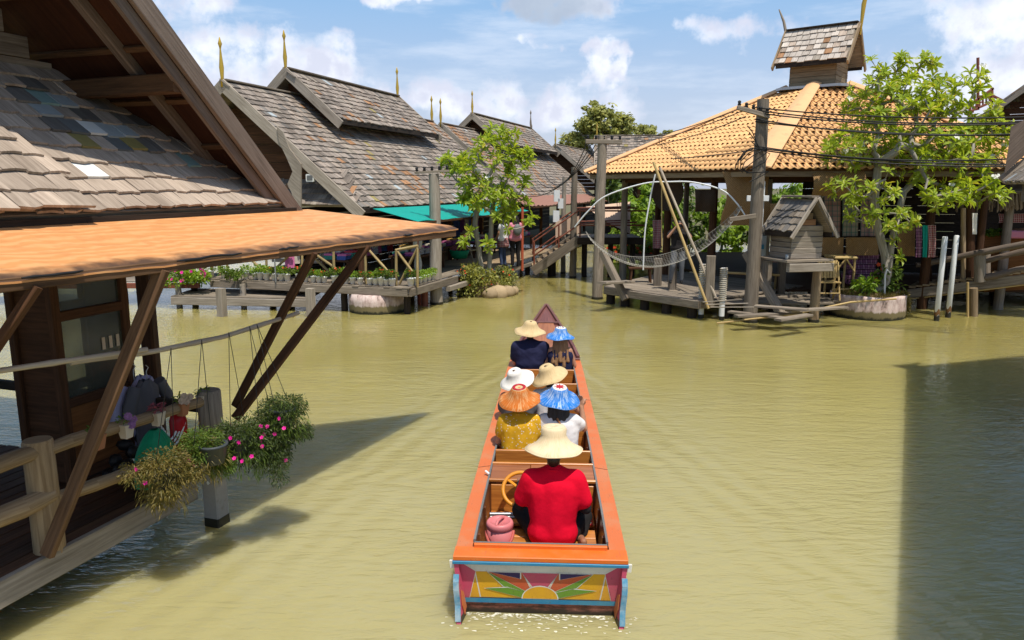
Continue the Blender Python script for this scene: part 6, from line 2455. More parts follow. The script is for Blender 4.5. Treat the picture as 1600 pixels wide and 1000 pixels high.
boat = thing('wooden_boat', 'long orange edged wooden tour boat with a sunburst painted stern', 'boat', B0, None, True)
boat.rotation_euler = (0, 0, BH)
ST = [(0.0, .655, .50), (1.0, .65, .495), (2.5, .635, .49), (4.5, .60, .49), (6.0, .575, .50), (6.6, .555, .51), (7.4, .49, .54), (8.2, .385, .59), (9.0, .25, .66), (9.7, .12, .75), (10.15, .025, .80)]


def stn(y):
    for (a, b) in zip(ST, ST[1:]):
        if y <= b[0]:
            t = (y - a[0]) / (b[0] - a[0])
            return a[1] + (b[1] - a[1]) * t, a[2] + (b[2] - a[2]) * t
    return ST[-1][1], ST[-1][2]


YS = [i * .25 for i in range(42)]
SEC = [(1.0, 0.0), (.985, -.14), (.94, -.30), (.84, -.46), (.60, -.62), (.0, -.70)]


def hullp(u, v, sg=1):
    y = YS[min(len(YS) - 1, int(round(u * (len(YS) - 1))))]
    b, zt_ = stn(y)
    k = v * (len(SEC) - 1)
    i = min(len(SEC) - 2, int(k))
    t = k - i
    fx, dz_ = SEC[i][0] * (1 - t) + SEC[i + 1][0] * t, SEC[i][1] * (1 - t) + SEC[i + 1][1] * t
    return V((sg * b * fx, y + (.16 * (-dz_) if y < .01 else 0), zt_ - .045 + dz_))


mb = MB()
for sg in (1, -1):
    mb.sheet(lambda u, v: hullp(u, v, sg), len(YS) - 1, 10)
part('hull', mb, 'hull', boat)
GW = .118
for sg in (1, -1):
    mb = MB()
    ys = [y for y in YS if y <= 6.51]

    def gun(u, v, sg=sg, ys=ys):
        y = ys[int(round(u * (len(ys) - 1)))]
        b, zt_ = stn(y)
        return V((sg * (b + .012 - (GW + .012) * v), y, zt_))
    mb.slab(gun, len(ys) - 1, 1, (0, 0, -.045), 0, (6.5, .14))
    part('gunwale', mb, 'boat_orange', boat)
    mb = MB()
    pts = []
    for y in ys:
        if y >= .17:
            b, zt_ = stn(y)
            pts.append(V((sg * (b - GW - .008), y, zt_ + .006)))
    for a, b in zip(pts, pts[1:]):
        mb.beam(a, b, .018, .035, Z, 0, 0)
    part('coaming', mb, 'slate_blue', boat)
    # inner side and its ribs
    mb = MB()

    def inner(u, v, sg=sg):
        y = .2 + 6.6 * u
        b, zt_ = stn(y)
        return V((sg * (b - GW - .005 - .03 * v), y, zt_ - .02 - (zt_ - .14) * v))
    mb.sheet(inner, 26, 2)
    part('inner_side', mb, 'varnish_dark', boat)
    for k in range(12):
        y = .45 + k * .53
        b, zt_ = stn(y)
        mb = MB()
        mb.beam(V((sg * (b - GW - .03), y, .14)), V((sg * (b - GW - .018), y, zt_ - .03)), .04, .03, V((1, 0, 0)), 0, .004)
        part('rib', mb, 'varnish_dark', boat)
for k in range(7):
    mb = MB()
    x = -.44 + k * .147
    mb.beam(V((x, .18, .13)), V((x * .88, 6.9, .13)), .14, .025, Z, 0, .004)
    part('floor_board', mb, 'varnish', boat)
# stern top plank, blue lip
mb = MB()
mb.beam(V((-.667, .075, .489)), V((.667, .075, .489)), .165, .040, Z, 0, .006)
part('stern_plank', mb, 'boat_orange_bright', boat)
mb = MB()
mb.beam(V((-.52, .150, .520)), V((.52, .150, .520)), .03, .035, Z, 0, .003)
part('stern_coaming', mb, 'boat_orange_bright', boat)
mb = MB()
mb.beam(V((-.52, .172, .524)), V((.52, .172, .524)), .016, .035, Z, 0, .002)
part('coaming', mb, 'slate_blue', boat)
mb = MB()
mb.beam(V((-.672, -.004, .458)), V((.672, -.004, .458)), .022, .026, Z, 0, .004)
part('blue_lip', mb, 'boat_blue', boat)
# transom: leaning board, painted with a sunburst in flat colours
TT, TBm = V((0, .035, .458)), V((0, .075, -.12))
tv = (TBm - TT)
TLn = tv.length
tvd = tv.normalized()
tn = V((0, tvd.z, -tvd.y))
if tn.y > 0:
    tn = -tn


def tp(x, d, lift=0.0):      # x across, d metres down the transom
    return TT + V((x, 0, 0)) + tvd * d + tn * lift


mb = MB()
mb.prism([tp(-.645, 0), tp(.645, 0), tp(.56, TLn), tp(-.56, TLn)], -tn * .04)
transom = part('transom', mb, 'hull', boat)
mb = MB()
PAINT = ['boat_yellow', 'boat_white', 'boat_pink', 'boat_red', 'boat_green', 'boat_navy', 'boat_blue']


def paint(pts, mi, lift, outline=True):
    """a flat painted patch with its thin white line"""
    pts3 = [tp(x, d, lift) for x, d in pts]
    if outline:
        c = V((sum(p[0] for p in pts) / len(pts), sum(p[1] for p in pts) / len(pts)))
        ex = []
        for x, d in pts:
            v = V((x, d)) - c
            v = v + v.normalized() * .010
            ex.append(tp(c.x + v.x, c.y + v.y, lift - .0008))
        mb.add(ex, [list(range(len(ex)))], None, 1)
    mb.add(pts3, [list(range(len(pts3)))], None, mi)


D0, D1, D2 = .095, .325, .365      # white band, panel, blue line
paint([(-.64, .0), (.64, .0), (.52, D0), (-.52, D0)], 1, .002, False)
paint([(-.60, D0 - .03), (.60, D0 - .03), (.60, D1), (-.60, D1)], 0, .0015, False)
paint([(-.50, D0), (.50, D0), (.46, D1 - .005), (-.46, D1 - .005)], 0, .003)
paint([(-.645, .0), (-.50, D0), (-.555, D1 + .02), (-.61, D1 + .02)], 2, .004)
paint([(.50, D0), (.645, .0), (.61, D1 + .02), (.555, D1 + .02)], 2, .004)
CX, CD = 0.0, D1 - .006
paint([(-.14, D0 + .003), (.14, D0 + .003), (.055, D1 - .10), (-.055, D1 - .10)], 2, .0045)
for sg in (-1, 1):
    q = lambda pts: [(sg * x, d) for x, d in (pts if sg == 1 else pts[::-1])]
    paint(q([(.14, D0 + .003), (.40, D0 + .003), (.12, D1 - .05), (.075, D1 - .09)]), 3, .0045)
    paint(q([(.155, D0 + .004), (.38, D0 + .004), (.155, D0 + .055)]), 5, .006)
    paint(q([(.405, D0 + .003), (.28, D1 - .105), (.115, D1 - .02), (.10, D1 - .06)]), 4, .007)
    paint(q([(.43, D1 - .085), (.25, D1 - .095), (.10, D1 - .055), (.125, D1 - .008)]), 4, .0078)
arc = [(CX + .135 * math.cos(a), CD - .105 * math.sin(a)) for a in [PI * i / 16 for i in range(17)]]
paint(arc, 0, .009)
paint([(-.60, D1), (.60, D1), (.59, D2), (-.59, D2)], 6, .0095, False)
part('sunburst_painting', mb, PAINT, transom)


def splay(mb, sg):
    mb.v = [(x + sg * (.16 * (.08 - y) + .10 * (z - .30)), y, z) for x, y, z in mb.v]


for sg in (-1, 1):
    # carved side boards that run on past the transom
    prof = [(.14, .46), (.0, .46), (-.005, .36), (-.04, .31), (-.055, .25), (-.06, .13), (-.10, .02), (-.15, -.10), (-.12, -.22), (.05, -.22), (.20, -.1), (.25, .2)]
    mb = MB()
    mb.prism([V((sg * (.635 if sg < 0 else .600), y, z)) for y, z in prof], V((.035, 0, 0)))
    splay(mb, sg)
    sbd = part('side_board', mb, 'boat_pink', boat)
    mb = MB()
    edge = prof[2:7]
    for (a, b) in zip(edge, edge[1:]):
        mb.beam(V((sg * .622, a[0] - .004, a[1])), V((sg * .622, b[0] - .004, b[1])), .042, .012, V((0, -1, 0)), 0, 0)
    splay(mb, sg)
    part('painted_edge', mb, 'fin_blue', sbd)
    mb = MB()
    mb.prism([V((sg * (.638 if sg < 0 else .597), y, z)) for y, z in ((-.155, -.10), (-.12, -.23), (.05, -.23), (.2, -.11), (.18, .03), (-.085, .05))], V((.041, 0, 0)))
    splay(mb, sg)
    part('slimy_foot', mb, 'slime', sbd)
    mb = MB()
    mb.beam(V((sg * .655, .02, .40)), V((sg * .655, .02, .46)), .035, .02, V((0, 1, 0)), 0, .002)
    splay(mb, sg)
    part('white_block', mb, 'boat_white', sbd)
    mb = MB()
    xs = sg * .596
    mb.prism([V((xs, -.045, .12)), V((xs, -.03, .24)), V((xs, .02, .20)), V((xs, .05, .06)), V((xs, -.01, .02))], V((-sg * .004, 0, 0)))
    splay(mb, sg)
    part('painted_leaf', mb, 'boat_orange', sbd)
for sg in (-1, 1):
    for y in (1.85, 4.3):
        b, zt_ = stn(y)
        mb = MB()
        mb.beam(V((sg * (b + .012), y, zt_ - .001)), V((sg * (b - GW), y + .05, zt_ - .001)), .006, .006, Z, 0, 0)
        part('plank_joint', mb, 'slime', boat)
# bow deck
mb = MB()


def bowd(u, v):
    y = 6.5 + 3.64 * u
    b, zt_ = stn(y)
    x = (2 * v - 1)
    return V((x * (b + .012), y, zt_ + .012 * (1 - x * x)))


mb.slab(bowd, 30, 6, (0, 0, -.04), 0, (3.75, 1.1))
bowp = part('bow_deck', mb, 'bow_wood', boat)
mb = MB()
mb.slab(lambda u, v: V(((2 * v - 1) * (stn(6.75 + 2.1 * u)[0] * .60 - .02), 6.75 + 2.1 * u, stn(6.75 + 2.1 * u)[1] + .034)), 12, 2, (0, 0, -.03), 0, (2.1, .6))
part('hatch_board', mb, 'thwart_wood', bowp)
mb = MB()
b, zt_ = stn(8.9)
mb.beam(V((-b, 8.9, zt_ + .03)), V((b, 8.9, zt_ + .03)), .09, .04)
part('cross_piece', mb, 'bow_wood', bowp)
for sg in (-1, 1):
    mb = MB()
    for y in (6.6, 7.2, 7.8, 8.4, 9.0, 9.6):
        a, b = stn(y), stn(min(10.2, y + .6))
        mb.beam(V((sg * (a[0] - .015), y, a[1] + .03)), V((sg * (b[0] - .015), min(10.2, y + .6), b[1] + .03)), .05, .045)
    part('bow_rail', mb, 'bow_wood', bowp)
mb = MB()
mb.beam(V((-.56, 6.52, .515)), V((.56, 6.52, .515)), .05, .05)
part('deck_edge', mb, 'bow_wood', bowp)
# steering place: seat, bulkhead, wide thwart
for k in range(4):
    mb = MB()
    mb.beam(V((-.47, .36 + k * .155, .29)), V((.47, .36 + k * .155, .29)), .15, .025, Z, 0, .004)
    part('seat_board', mb, 'varnish', boat)
mb = MB()
mb.beam(V((-.49, .295, .21)), V((.49, .295, .21)), .02, .14)
part('seat_riser', mb, 'varnish_dark', boat)
mb = MB()
mb.beam(V((-.49, 1.50, .30)), V((.49, 1.50, .30)), .03, .33)
part('bulkhead', mb, 'varnish', boat)
mb = MB()
mb.beam(V((-.49, 1.34, .19)), V((.49, 1.34, .19)), .26, .03)
part('foot_shelf', mb, 'varnish', boat)
for (x0, x1) in ((-.505, -.125), (-.115, .175), (.185, .505)):
    mb = MB()
    mb.beam(V((x0, 1.715, .487)), V((x1, 1.715, .487)), .42, .03, Z, 0, .004)
    part('thwart_panel', mb, 'thwart_wood', boat)
for y in (1.50, 1.93):
    mb = MB()
    mb.beam(V((-.51, y, .507)), V((.51, y, .507)), .035, .03, Z, 0, .006)
    part('thwart_edge', mb, 'varnish', boat)
# passenger benches
for k, y in enumerate((2.25, 3.15, 4.05, 4.95, 5.75)):
    b = stn(y)[0] - GW - .02
    mb = MB()
    mb.beam(V((-b, y, .40)), V((b, y, .40)), .03, .28, Z, 0, .006)
    part('bench_back', mb, 'varnish', boat)
    for q in range(2):
        mb = MB()
        mb.beam(V((-b, y + .12 + q * .19, .28)), V((b, y + .12 + q * .19, .28)), .18, .025, Z, 0, .004)
        part('bench_seat', mb, 'varnish', boat)
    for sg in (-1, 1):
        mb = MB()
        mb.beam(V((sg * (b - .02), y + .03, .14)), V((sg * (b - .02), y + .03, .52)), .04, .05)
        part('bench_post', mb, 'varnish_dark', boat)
# steering wheel
wc = V((-.20, 1.30, .50))
wx = Matrix.Rotation(rad(48), 3, 'X')
mb = MB()
mb.tube([wc + wx @ V((.165 * math.cos(t), .165 * math.sin(t), 0)) for t in [2 * PI * i / 36 for i in range(37)]], .019, 9, cap=False)
sw_ = part('steering_wheel', mb, 'orange_wheel', boat)
for k in range(3):
    a = 2 * PI * k / 3 + .4
    mb = MB()
    mb.beam(wc, wc + wx @ V((.16 * math.cos(a), .16 * math.sin(a), 0)), .035, .012)
    part('spoke', mb, 'orange_wheel', sw_)
mb = MB()
mb.tube([wc, wc + wx @ V((0, 0, -.22))], .022, 8)
part('column', mb, 'steel', sw_)
for (y, z) in ((1.06, .36), (1.12, .30)):
    mb = MB()
    mb.tube([V((-.47, y, z)), V((-.02, y + .02, z))], .017, 8)
    part('control_rod', mb, 'steel', boat)
mb = MB()
mb.tube([V((-.52, 1.62, .515)), V((-.56, 1.66, .53))], .012, 7)
part('cleat', mb, 'pvc', boat)
# ---- things in the boat
cb = BT(-.345, .55, .30)
cool = thing('cooler', 'round pink plastic cooler jug with lid and bail handle in the stern', 'cooler', cb)
mb = MB()
mb.lathe([(.001, 0), (.092, 0), (.102, .02), (.108, .19), (.001, .19)], cb, 24)
part('body', mb, 'pink_plastic', cool)
mb = MB()
mb.lathe([(.108, .185), (.114, .19), (.114, .225), (.104, .242), (.085, .242), (.08, .23), (.001, .23)], cb, 24)
lid = part('lid', mb, 'pink_plastic', cool)
mb = MB()
mb.tube([cb + V((-.03, -.085, .238)), cb + V((-.015, -.05, .262)), cb + V((.012, .0, .268)), cb + V((.03, .06, .24))], .012, 7)
part('lid_grip', mb, 'pink_plastic', lid)
mb = MB()
hp_ = [cb + V((.115 * math.cos(t), .115 * math.sin(t) - .055 * math.sin(PI * i / 16) ** 2, .15 - .085 * math.sin(PI * i / 16))) for i, t in enumerate([PI + PI * k / 16 for k in range(17)])]
mb.tube(hp_, .012, 7)
part('handle', mb, 'red_plastic', cool)
bo_ = BT(-.17, 1.34, .215)
bt = thing('water_bottle', 'turquoise bottle standing under the steering wheel', 'bottle', bo_)
mb = MB()
mb.lathe([(.001, 0), (.045, 0), (.047, .02), (.047, .17), (.04, .19), (.001, .19)], bo_, 14, 0, True, None, 1, .8)
part('body', mb, 'turquoise', bt)
mb = MB()
mb.lathe([(.001, .19), (.022, .19), (.022, .23), (.001, .23)], bo_, 12)
part('cap', mb, 'white_paint', bt)
no_ = BT(.40, 1.26, .206)
nb_ = thing('notebook', 'white paper pad on a red cover lying beside the driver', 'notebook', no_)
mb = MB()
mb.beam(no_ + V((-.075, 0, .006)), no_ + V((.075, -.012, .006)), .13, .012)
part('cover', mb, 'red_gloss', nb_)
mb = MB()
mb.beam(no_ + V((-.07, .008, .017)), no_ + V((.06, -.004, .017)), .115, .008)
part('pages', mb, 'white_paint', nb_)


def sandal(label, P, ang, sole_up=False):
    t = thing('sandal', label, 'sandal', P, "driver's sandals")
    X = Matrix.Rotation(ang, 3, 'Z')
    mb = MB()
    mb.lathe([(.001, 0), (.9, 0), (1, .2), (1, .8), (.9, 1), (.001, 1)], P, 18, 0, True, X @ Matrix.Diagonal(V((.125, .046, .022))))
    part('sole', mb, 'black', t)
    mb = MB()
    mb.sheet(lambda u, v: P + X @ V((.02 + .085 * v, .046 * math.cos(PI * u), .02 + .045 * math.sin(PI * u))), 10, 4)
    part('strap', mb, 'dark_cloth', t)
    for k in range(3):
        mb = MB()
        mb.sheet(lambda u, v: P + X @ V((.035 + .022 * k + .010 * v, .0475 * math.cos(PI * u), .021 + .0465 * math.sin(PI * u))), 10, 1)
        part('white_stripe', mb, 'white_paint', t)
    return t


sandal('black sandal with three white stripes on the seat behind the driver', BT(.33, .36, .305), .05)
mb = MB()
q = BT(-.14, .40, .303)
mb.lathe([(.001, 0), (.9, 0), (1, .3), (1, .8), (.9, 1), (.001, 1)], q, 16, 0, True, Matrix.Rotation(-.5, 3, 'Z') @ Matrix.Diagonal(V((.12, .05, .03))))
top('sandal', mb, 'brown_wood', 'dark brown sandal at the driver\'s left hip', 'sandal', None, "driver's sandals")
fl_ = BT(.27, 7.0, .56)
yf = thing('flower_garland', 'bright yellow garland on the bow deck beside the front blue hat', 'garland', fl_)
mb = MB()
for k in range(26):
    mb.ell(fl_ + V((R.uniform(-.06, .06), R.uniform(-.05, .05), R.uniform(0, .09))), R.uniform(.02, .035), 7)
part('blossom', mb, 'yellow', yf)


# ================================================================== people
FUSE = bpy.data.scenes.new('fuse')


def fuse(prims, voxel=.011, it=4, wr=0.0, wf=9.0, cut=None):
    """one continuous skin over tapered limbs"""
    mb = MB()
    for pr in prims:
        if pr[0] == 'e':
            mb.ell(pr[1], pr[2], 14)
        else:
            p, q, r1, r2 = V(pr[0]), V(pr[1]), pr[2], pr[3]
            mb.ell(p, r1, 12)
            mb.ell(q, r2, 12)
            if (q - p).length > 1e-4:
                mb.tube([p, q], [r1, r2], 12)
    me = mb.mesh('tmp', [])
    o = bpy.data.objects.new('tmp', me)
    FUSE.collection.objects.link(o)
    md = o.modifiers.new('r', 'REMESH')
    md.mode = 'VOXEL'
    md.voxel_size = voxel
    ms = o.modifiers.new('s', 'SMOOTH')
    ms.factor = .5
    ms.iterations = it
    FUSE.view_layers[0].update()
    dg = FUSE.view_layers[0].depsgraph
    out = bpy.data.meshes.new_from_object(o.evaluated_get(dg))
    bpy.data.objects.remove(o)
    if wr:
        co = [v.co.copy() for v in out.vertices]
        no = [v.normal.copy() for v in out.vertices]
        flat = []
        for p, nn in zip(co, no):
            d = .8 * noise.noise(V((p.x * wf * .8, p.y * wf * .8, p.z * wf * .5))) - .9 * abs(noise.noise(V((p.x * wf * .7 + 7 + p.z * 3.5, p.y * wf * .7, p.z * wf * 1.1 - 5 * abs(p.x))))) + .25
            flat.extend(p + nn * (d * wr))
        out.vertices.foreach_set('co', flat)
        out.update()
    for p in out.polygons:
        p.use_smooth = True
    return out


def hand_prims(wrist, d, up, side, curl=.5, s=1.0):
    """palm and five bent fingers; d points along the hand, up is the back of the hand, side points to the thumb"""
    wrist, d, up, side = V(wrist), V(d).normalized(), V(up).normalized(), V(side).normalized()
    out = []
    for k in (-1, 0, 1):
        out.append((wrist + side * .016 * k * s, wrist + d * .075 * s + side * .026 * k * s, .016 * s, .014 * s))
    for k, ln in enumerate((.066, .076, .070, .054)):
        b = wrist + d * .078 * s + side * (.031 - .0205 * k) * s
        d1 = (d - up * curl * .55).normalized()
        d2 = (d - up * curl * 1.5).normalized()
        m = b + d1 * ln * .52 * s
        out.append((b, m, .0092 * s, .0085 * s))
        out.append((m, m + d2 * ln * .55 * s, .0085 * s, .007 * s))
    tb = wrist + d * .025 * s + side * .024 * s
    td = (d * .55 + side * .8 - up * .3 * curl).normalized()
    tm = tb + td * .036 * s
    out.append((tb, tm, .0115 * s, .010 * s))
    out.append((tm, tm + (d * .9 + side * .25 - up * .5 * curl).normalized() * .03 * s, .010 * s, .0078 * s))
    return out


def hat(parent, hc, tilt, rad_, mat, crown=.085, hgt=.145, top_mat=None, emblem=None, wav=.012):
    X = Matrix.Rotation(tilt[0], 3, 'X') @ Matrix.Rotation(tilt[1], 3, 'Y')
    c = V(hc)
    prof = [(rad_, -.012), (rad_ * 1.0, 0), (rad_ * .86, .017), (rad_ * .72, .034), (rad_ * .60, .056), (rad_ * .50, .084), (rad_ * .435, .116), (crown * 1.12, hgt * .9), (crown, hgt), (crown * .94, hgt + .004), (.001, hgt + .004)]
    under = [(rad_, -.012), (rad_ * .84, .008), (rad_ * .6, .05), (rad_ * .45, .09), (crown, hgt - .02), (.001, hgt - .016)]
    mb = MB()
    ph = R.uniform(0, 6)
    wb = lambda a, r: wav * math.sin(2 * a + ph) * (r / rad_) ** 3 + wav * .5 * math.sin(5 * a + 2 * ph) * (r / rad_) ** 4
    mb.lathe(prof, c, 48, 0, True, X, 1, 1, wb)
    mb.lathe(under, c, 48, 0, True, X, 1, 1, wb)
    h = part('straw_hat', mb, mat, parent)
    mb = MB()
    mb.tube([c + X @ V((rad_ * math.cos(a), rad_ * math.sin(a), -.006 + wb(a, rad_))) for a in [2 * PI * i / 48 for i in range(49)]], .006, 6, cap=False)
    part('brim_binding', mb, mat, h)
    mb = MB()
    mb.lathe([(crown * .95, hgt + .0045), (crown * .9, hgt + .011), (.018, hgt + .011), (.014, hgt + .002), (.001, hgt + .002)], c, 24, 0, True, X)
    part('hat_top', mb, top_mat or mat, h)
    if emblem == 'ring':
        mb = MB()
        mb.lathe([(crown * .90, hgt + .012), (crown * .90, hgt + .015), (crown * .52, hgt + .015), (crown * .52, hgt + .012)], c, 24, 0, True, X)
        part('painted_ring', mb, 'red_gloss', h)
    if emblem == 'star':
        mb = MB()
        pts = []
        for k in range(16):
            a = 2 * PI * k / 16
            r_ = crown * (.78 if k % 2 == 0 else .34)
            pts.append(c + X @ V((r_ * math.cos(a), r_ * math.sin(a), hgt + .0125)))
        mb.prism(pts, X @ V((0, 0, .003)))
        part('painted_star', mb, 'red_gloss', h)
    if emblem == 'dots':
        for k in range(7):
            mb = MB()
            a = 2 * PI * k / 7
            mb.lathe([(.001, 0), (.012, 0), (.010, .005), (.001, .005)], c + X @ V((crown * .55 * math.cos(a), crown * .55 * math.sin(a), hgt + .0115)), 8, 0, True, X)
            part('painted_dot', mb, 'red_gloss' if k % 2 else 'boat_blue', h)
    if emblem == 'hole':
        mb = MB()
        mb.lathe([(.001, 0), (.016, 0), (.016, .002), (.001, .002)], c + X @ V((0, 0, hgt + .0118)), 10, 0, True, X)
        part('hat_hole', mb, 'brown_wood', h)
    return h


def person(label, loc, rz, pose, outfit, size=1.0, cat='person', group=None):
    """figure modelled about its pelvis: x right, y the way it faces, z up"""
    t = thing('person', label, cat, loc, group, True)
    t.rotation_euler = (0, 0, rz)
    t.scale = (size,) * 3
    sw = pose.get('sw', .17)              # shoulder half width
    ln = pose.get('lean', (0, 0))          # torso lean x, y at the shoulders
    O = V(pose.get('o', (0, 0, 0)))        # pelvis height above the thing's origin

    def T(x, y, z):
        k = z / .53
        return O + V((x + ln[0] * k, y + ln[1] * k, z))
    bt_ = pose.get('belly', .095)
    tw = pose.get('tw', .92)
    torso = [(T(-.10 * tw, 0, .09), T(.10 * tw, 0, .09), .115, .115), (T(-.075 * tw, .0, .27), T(.075 * tw, 0, .27), bt_, bt_), (T(-.105, .01, .42), T(.105, .01, .42), .108, .108), (T(-.085 * tw, 0, .09), T(-.10, 0, .44), .104 * (.5 + .5 * tw), .102), (T(.085 * tw, 0, .09), T(.10, 0, .44), .104 * (.5 + .5 * tw), .102), (T(0, -.012, .10), T(0, -.012, .46), .104, .104), (T(-sw + .02, 0, .515), T(sw - .02, 0, .515), .066, .066), (T(-sw + .04, 0, .5), T(0, -.005, .575), .06, .055), (T(sw - .04, 0, .5), T(0, -.005, .575), .06, .055)]
    hx, hy = pose.get('head', (0, .035))
    hc = T(hx, hy, .71)
    neck = [(T(0, 0, .55), T(hx * .7, hy * .5, .66), .056, .05)]
    hd = [('e', hc + V((0, 0, .02)), (.077, .095, .10)), ('e', hc + V((0, .035, -.055)), (.052, .055, .06)), (hc + V((0, .095, -.01)), hc + V((0, .108, -.03)), .010, .013), ('e', hc + V((-.078, .0, -.01)), (.010, .02, .03)), ('e', hc + V((.078, 0, -.01)), (.010, .02, .03)), ('e', hc + V((0, .088, -.065)), (.022, .010, .008)), ('e', hc + V((-.03, .088, .015)), (.013, .008, .008)), ('e', hc + V((.03, .088, .015)), (.013, .008, .008))]
    arms, sleeves, shands, long_sl = [], [], [], []
    for sg, key in ((-1, 'L'), (1, 'R')):
        sh = T(sg * sw, 0, .515)
        el, wr_ = O + V(pose[key][0]), O + V(pose[key][1])
        arms += [(sh, el, .050, .040), (el, wr_, .040, .027)]
        fr = outfit.get('sleeve', .5)
        if fr > 0:
            sleeves.append((sh, sh.lerp(el, fr), .064, .060))
        long_sl += [(sh.lerp(el, .3), el, .050, .046), (el, el.lerp(wr_, .93), .046, .034)]
        d = (wr_ - el).normalized()
        up = V(pose[key][2]) if len(pose[key]) > 2 else V((0, 0, 1))
        up = (up - d * up.dot(d)).normalized()
        side = d.cross(up) * (1 if sg < 0 else -1)
        if len(pose[key]) > 3:
            side = V(pose[key][3])
        shands += hand_prims(wr_, d, up, side, pose.get('curl', .7))
    legs, pants, feet = [], [], []
    for sg, key in ((-1, 'LL'), (1, 'RL')):
        hp2 = O + V((sg * .095, .01, .06))
        kn, an = O + V(pose[key][0]), O + V(pose[key][1])
        legs += [(hp2, kn, .088, .058), (kn, kn.lerp(an, .35), .058, .054), (kn.lerp(an, .35), an, .054, .036)]
        pf = outfit.get('pants_to', 1.0)
        pants += [(hp2, kn if pf >= .5 else hp2.lerp(kn, pf * 2), .100, .074 if pf >= .5 else .09)]
        if pf > .5:
            pants += [(kn, kn.lerp(an, .92 * (pf - .5) * 2), .074, .056)]
        fd = V(pose[key][2]) if len(pose[key]) > 2 else V((0, .16, -.03))
        feet += [(an + V((0, 0, -.02)), an + fd, .036, .028), (an + V((0, -.02, -.03)), an + fd * .6 + V((0, 0, -.012)), .03, .034)]
    bare = torso + neck + hd + arms + shands + legs + feet
    b = bpy.data.objects.new('body', fuse(bare, .0078, 2))
    b.data.name = 'body'
    b.data.materials.append(M[outfit.get('skin', 'skin')])
    C.objects.link(b)
    b.parent = t

    def wear(name, prims, mat, grow, wr, wf=9, vox=.011, it=5, lab=None):
        pr = [(p[0], p[1], p[2] + grow, p[3] + grow) if p[0] != 'e' else ('e', p[1], tuple(x + grow for x in p[2])) for p in prims]
        me = fuse(pr, vox, it, wr, wf)
        me.name = name
        me.materials.append(M[mat])
        o = bpy.data.objects.new(name, me)
        C.objects.link(o)
        o.parent = t
        if lab:
            o['label'] = lab
        return o
    if outfit.get('strap_top'):
        low_t = torso[:6]
        wear('strap_top', low_t, outfit['shirt'], .012, .003)
        for sg in (-1, 1):
            mb = MB()
            mb.tube([T(sg * .09, -.118, .42), T(sg * .095, -.09, .535), T(sg * .09, 0, .60), T(sg * .09, .1, .5)], .010, 6)
            part('strap', mb, outfit['shirt'], t)
    else:
        wear('shirt', torso + sleeves, outfit['shirt'], outfit.get('loose', .012) + .009, outfit.get('wrinkle', .007), it=16)
    if not outfit.get('strap_top'):
        mb = MB()
        mb.tube([T(.066 * math.cos(a), -.004 + .062 * math.sin(a), .588 - .018 * math.sin(a)) for a in [2 * PI * i / 20 for i in range(21)]], .011, 6, cap=False)
        part('collar', mb, outfit['shirt'], t)
    if outfit.get('arm_sleeves'):
        wear('arm_sleeve', long_sl, outfit['arm_sleeves'], .004, .001)
    wear('trousers' if outfit.get('pants_to', 1) > .5 else 'shorts', [torso[0]] + pants, outfit['pants'], .001, .003)
    if outfit.get('shoes'):
        wear('shoe', feet, outfit['shoes'], .008, 0)
    hr_ = outfit.get('hair')
    if hr_:
        hp3 = [('e', hc + V((0, -.012, .035)), (.088, .100, .10))]
        if hr_[1] == 'short':
            hp3 += [(hc + V((0, -.07, -.02)), hc + V((0, -.06, -.06)), .055, .04)]
        else:
            L_ = {'bob': .20, 'long': .40}[hr_[1]]
            for k in (-1, -.5, 0, .5, 1):
                hp3 += [(hc + V((k * .07, -.065 + .02 * abs(k), .0)), hc + V((k * (.10 if hr_[1] == 'bob' else .125), -.105 - ln[1] * .2 + .03 * abs(k) - (.065 if hr_[1] == 'long' else .02), -L_ * R.uniform(.85, 1.1))), .048, .032)]
        me = fuse(hp3, .011, 2, .005, 22)
        # combing lines for the grain
        ul = me.uv_layers.new(name='UVMap')
        for p in me.polygons:
            for li in p.loop_indices:
                co = me.vertices[me.loops[li].vertex_index].co
                ul.data[li].uv = (co.z * 2, math.atan2(co.x - hc.x, -(co.y - hc.y) + .15) * .6)
        me.name = 'hair'
        me.materials.append(M[hr_[0]])
        o = bpy.data.objects.new('hair', me)
        C.objects.link(o)
        o.parent = t
    if outfit.get('hat'):
        h = outfit['hat']
        hat(t, hc + V(h.get('off', (0, 0, .035))), h['tilt'], h['r'], h['mat'], h.get('crown', .085), h.get('h', .145), h.get('top'), h.get('emblem'), h.get('wav', .012))
    return t, T, hc


SIT_L = ((-.13, .43, .07), (-.12, .40, -.26))
SIT_R = ((.13, .43, .07), (.12, .40, -.26))
LAPL = ((-.235, .06, .26), (-.13, .28, .15), (0, 0, 1))
LAPR = ((.235, .06, .26), (.13, .28, .15), (0, 0, 1))


def seat_at(x, y, z=.295):
    return BT(x, y, z)


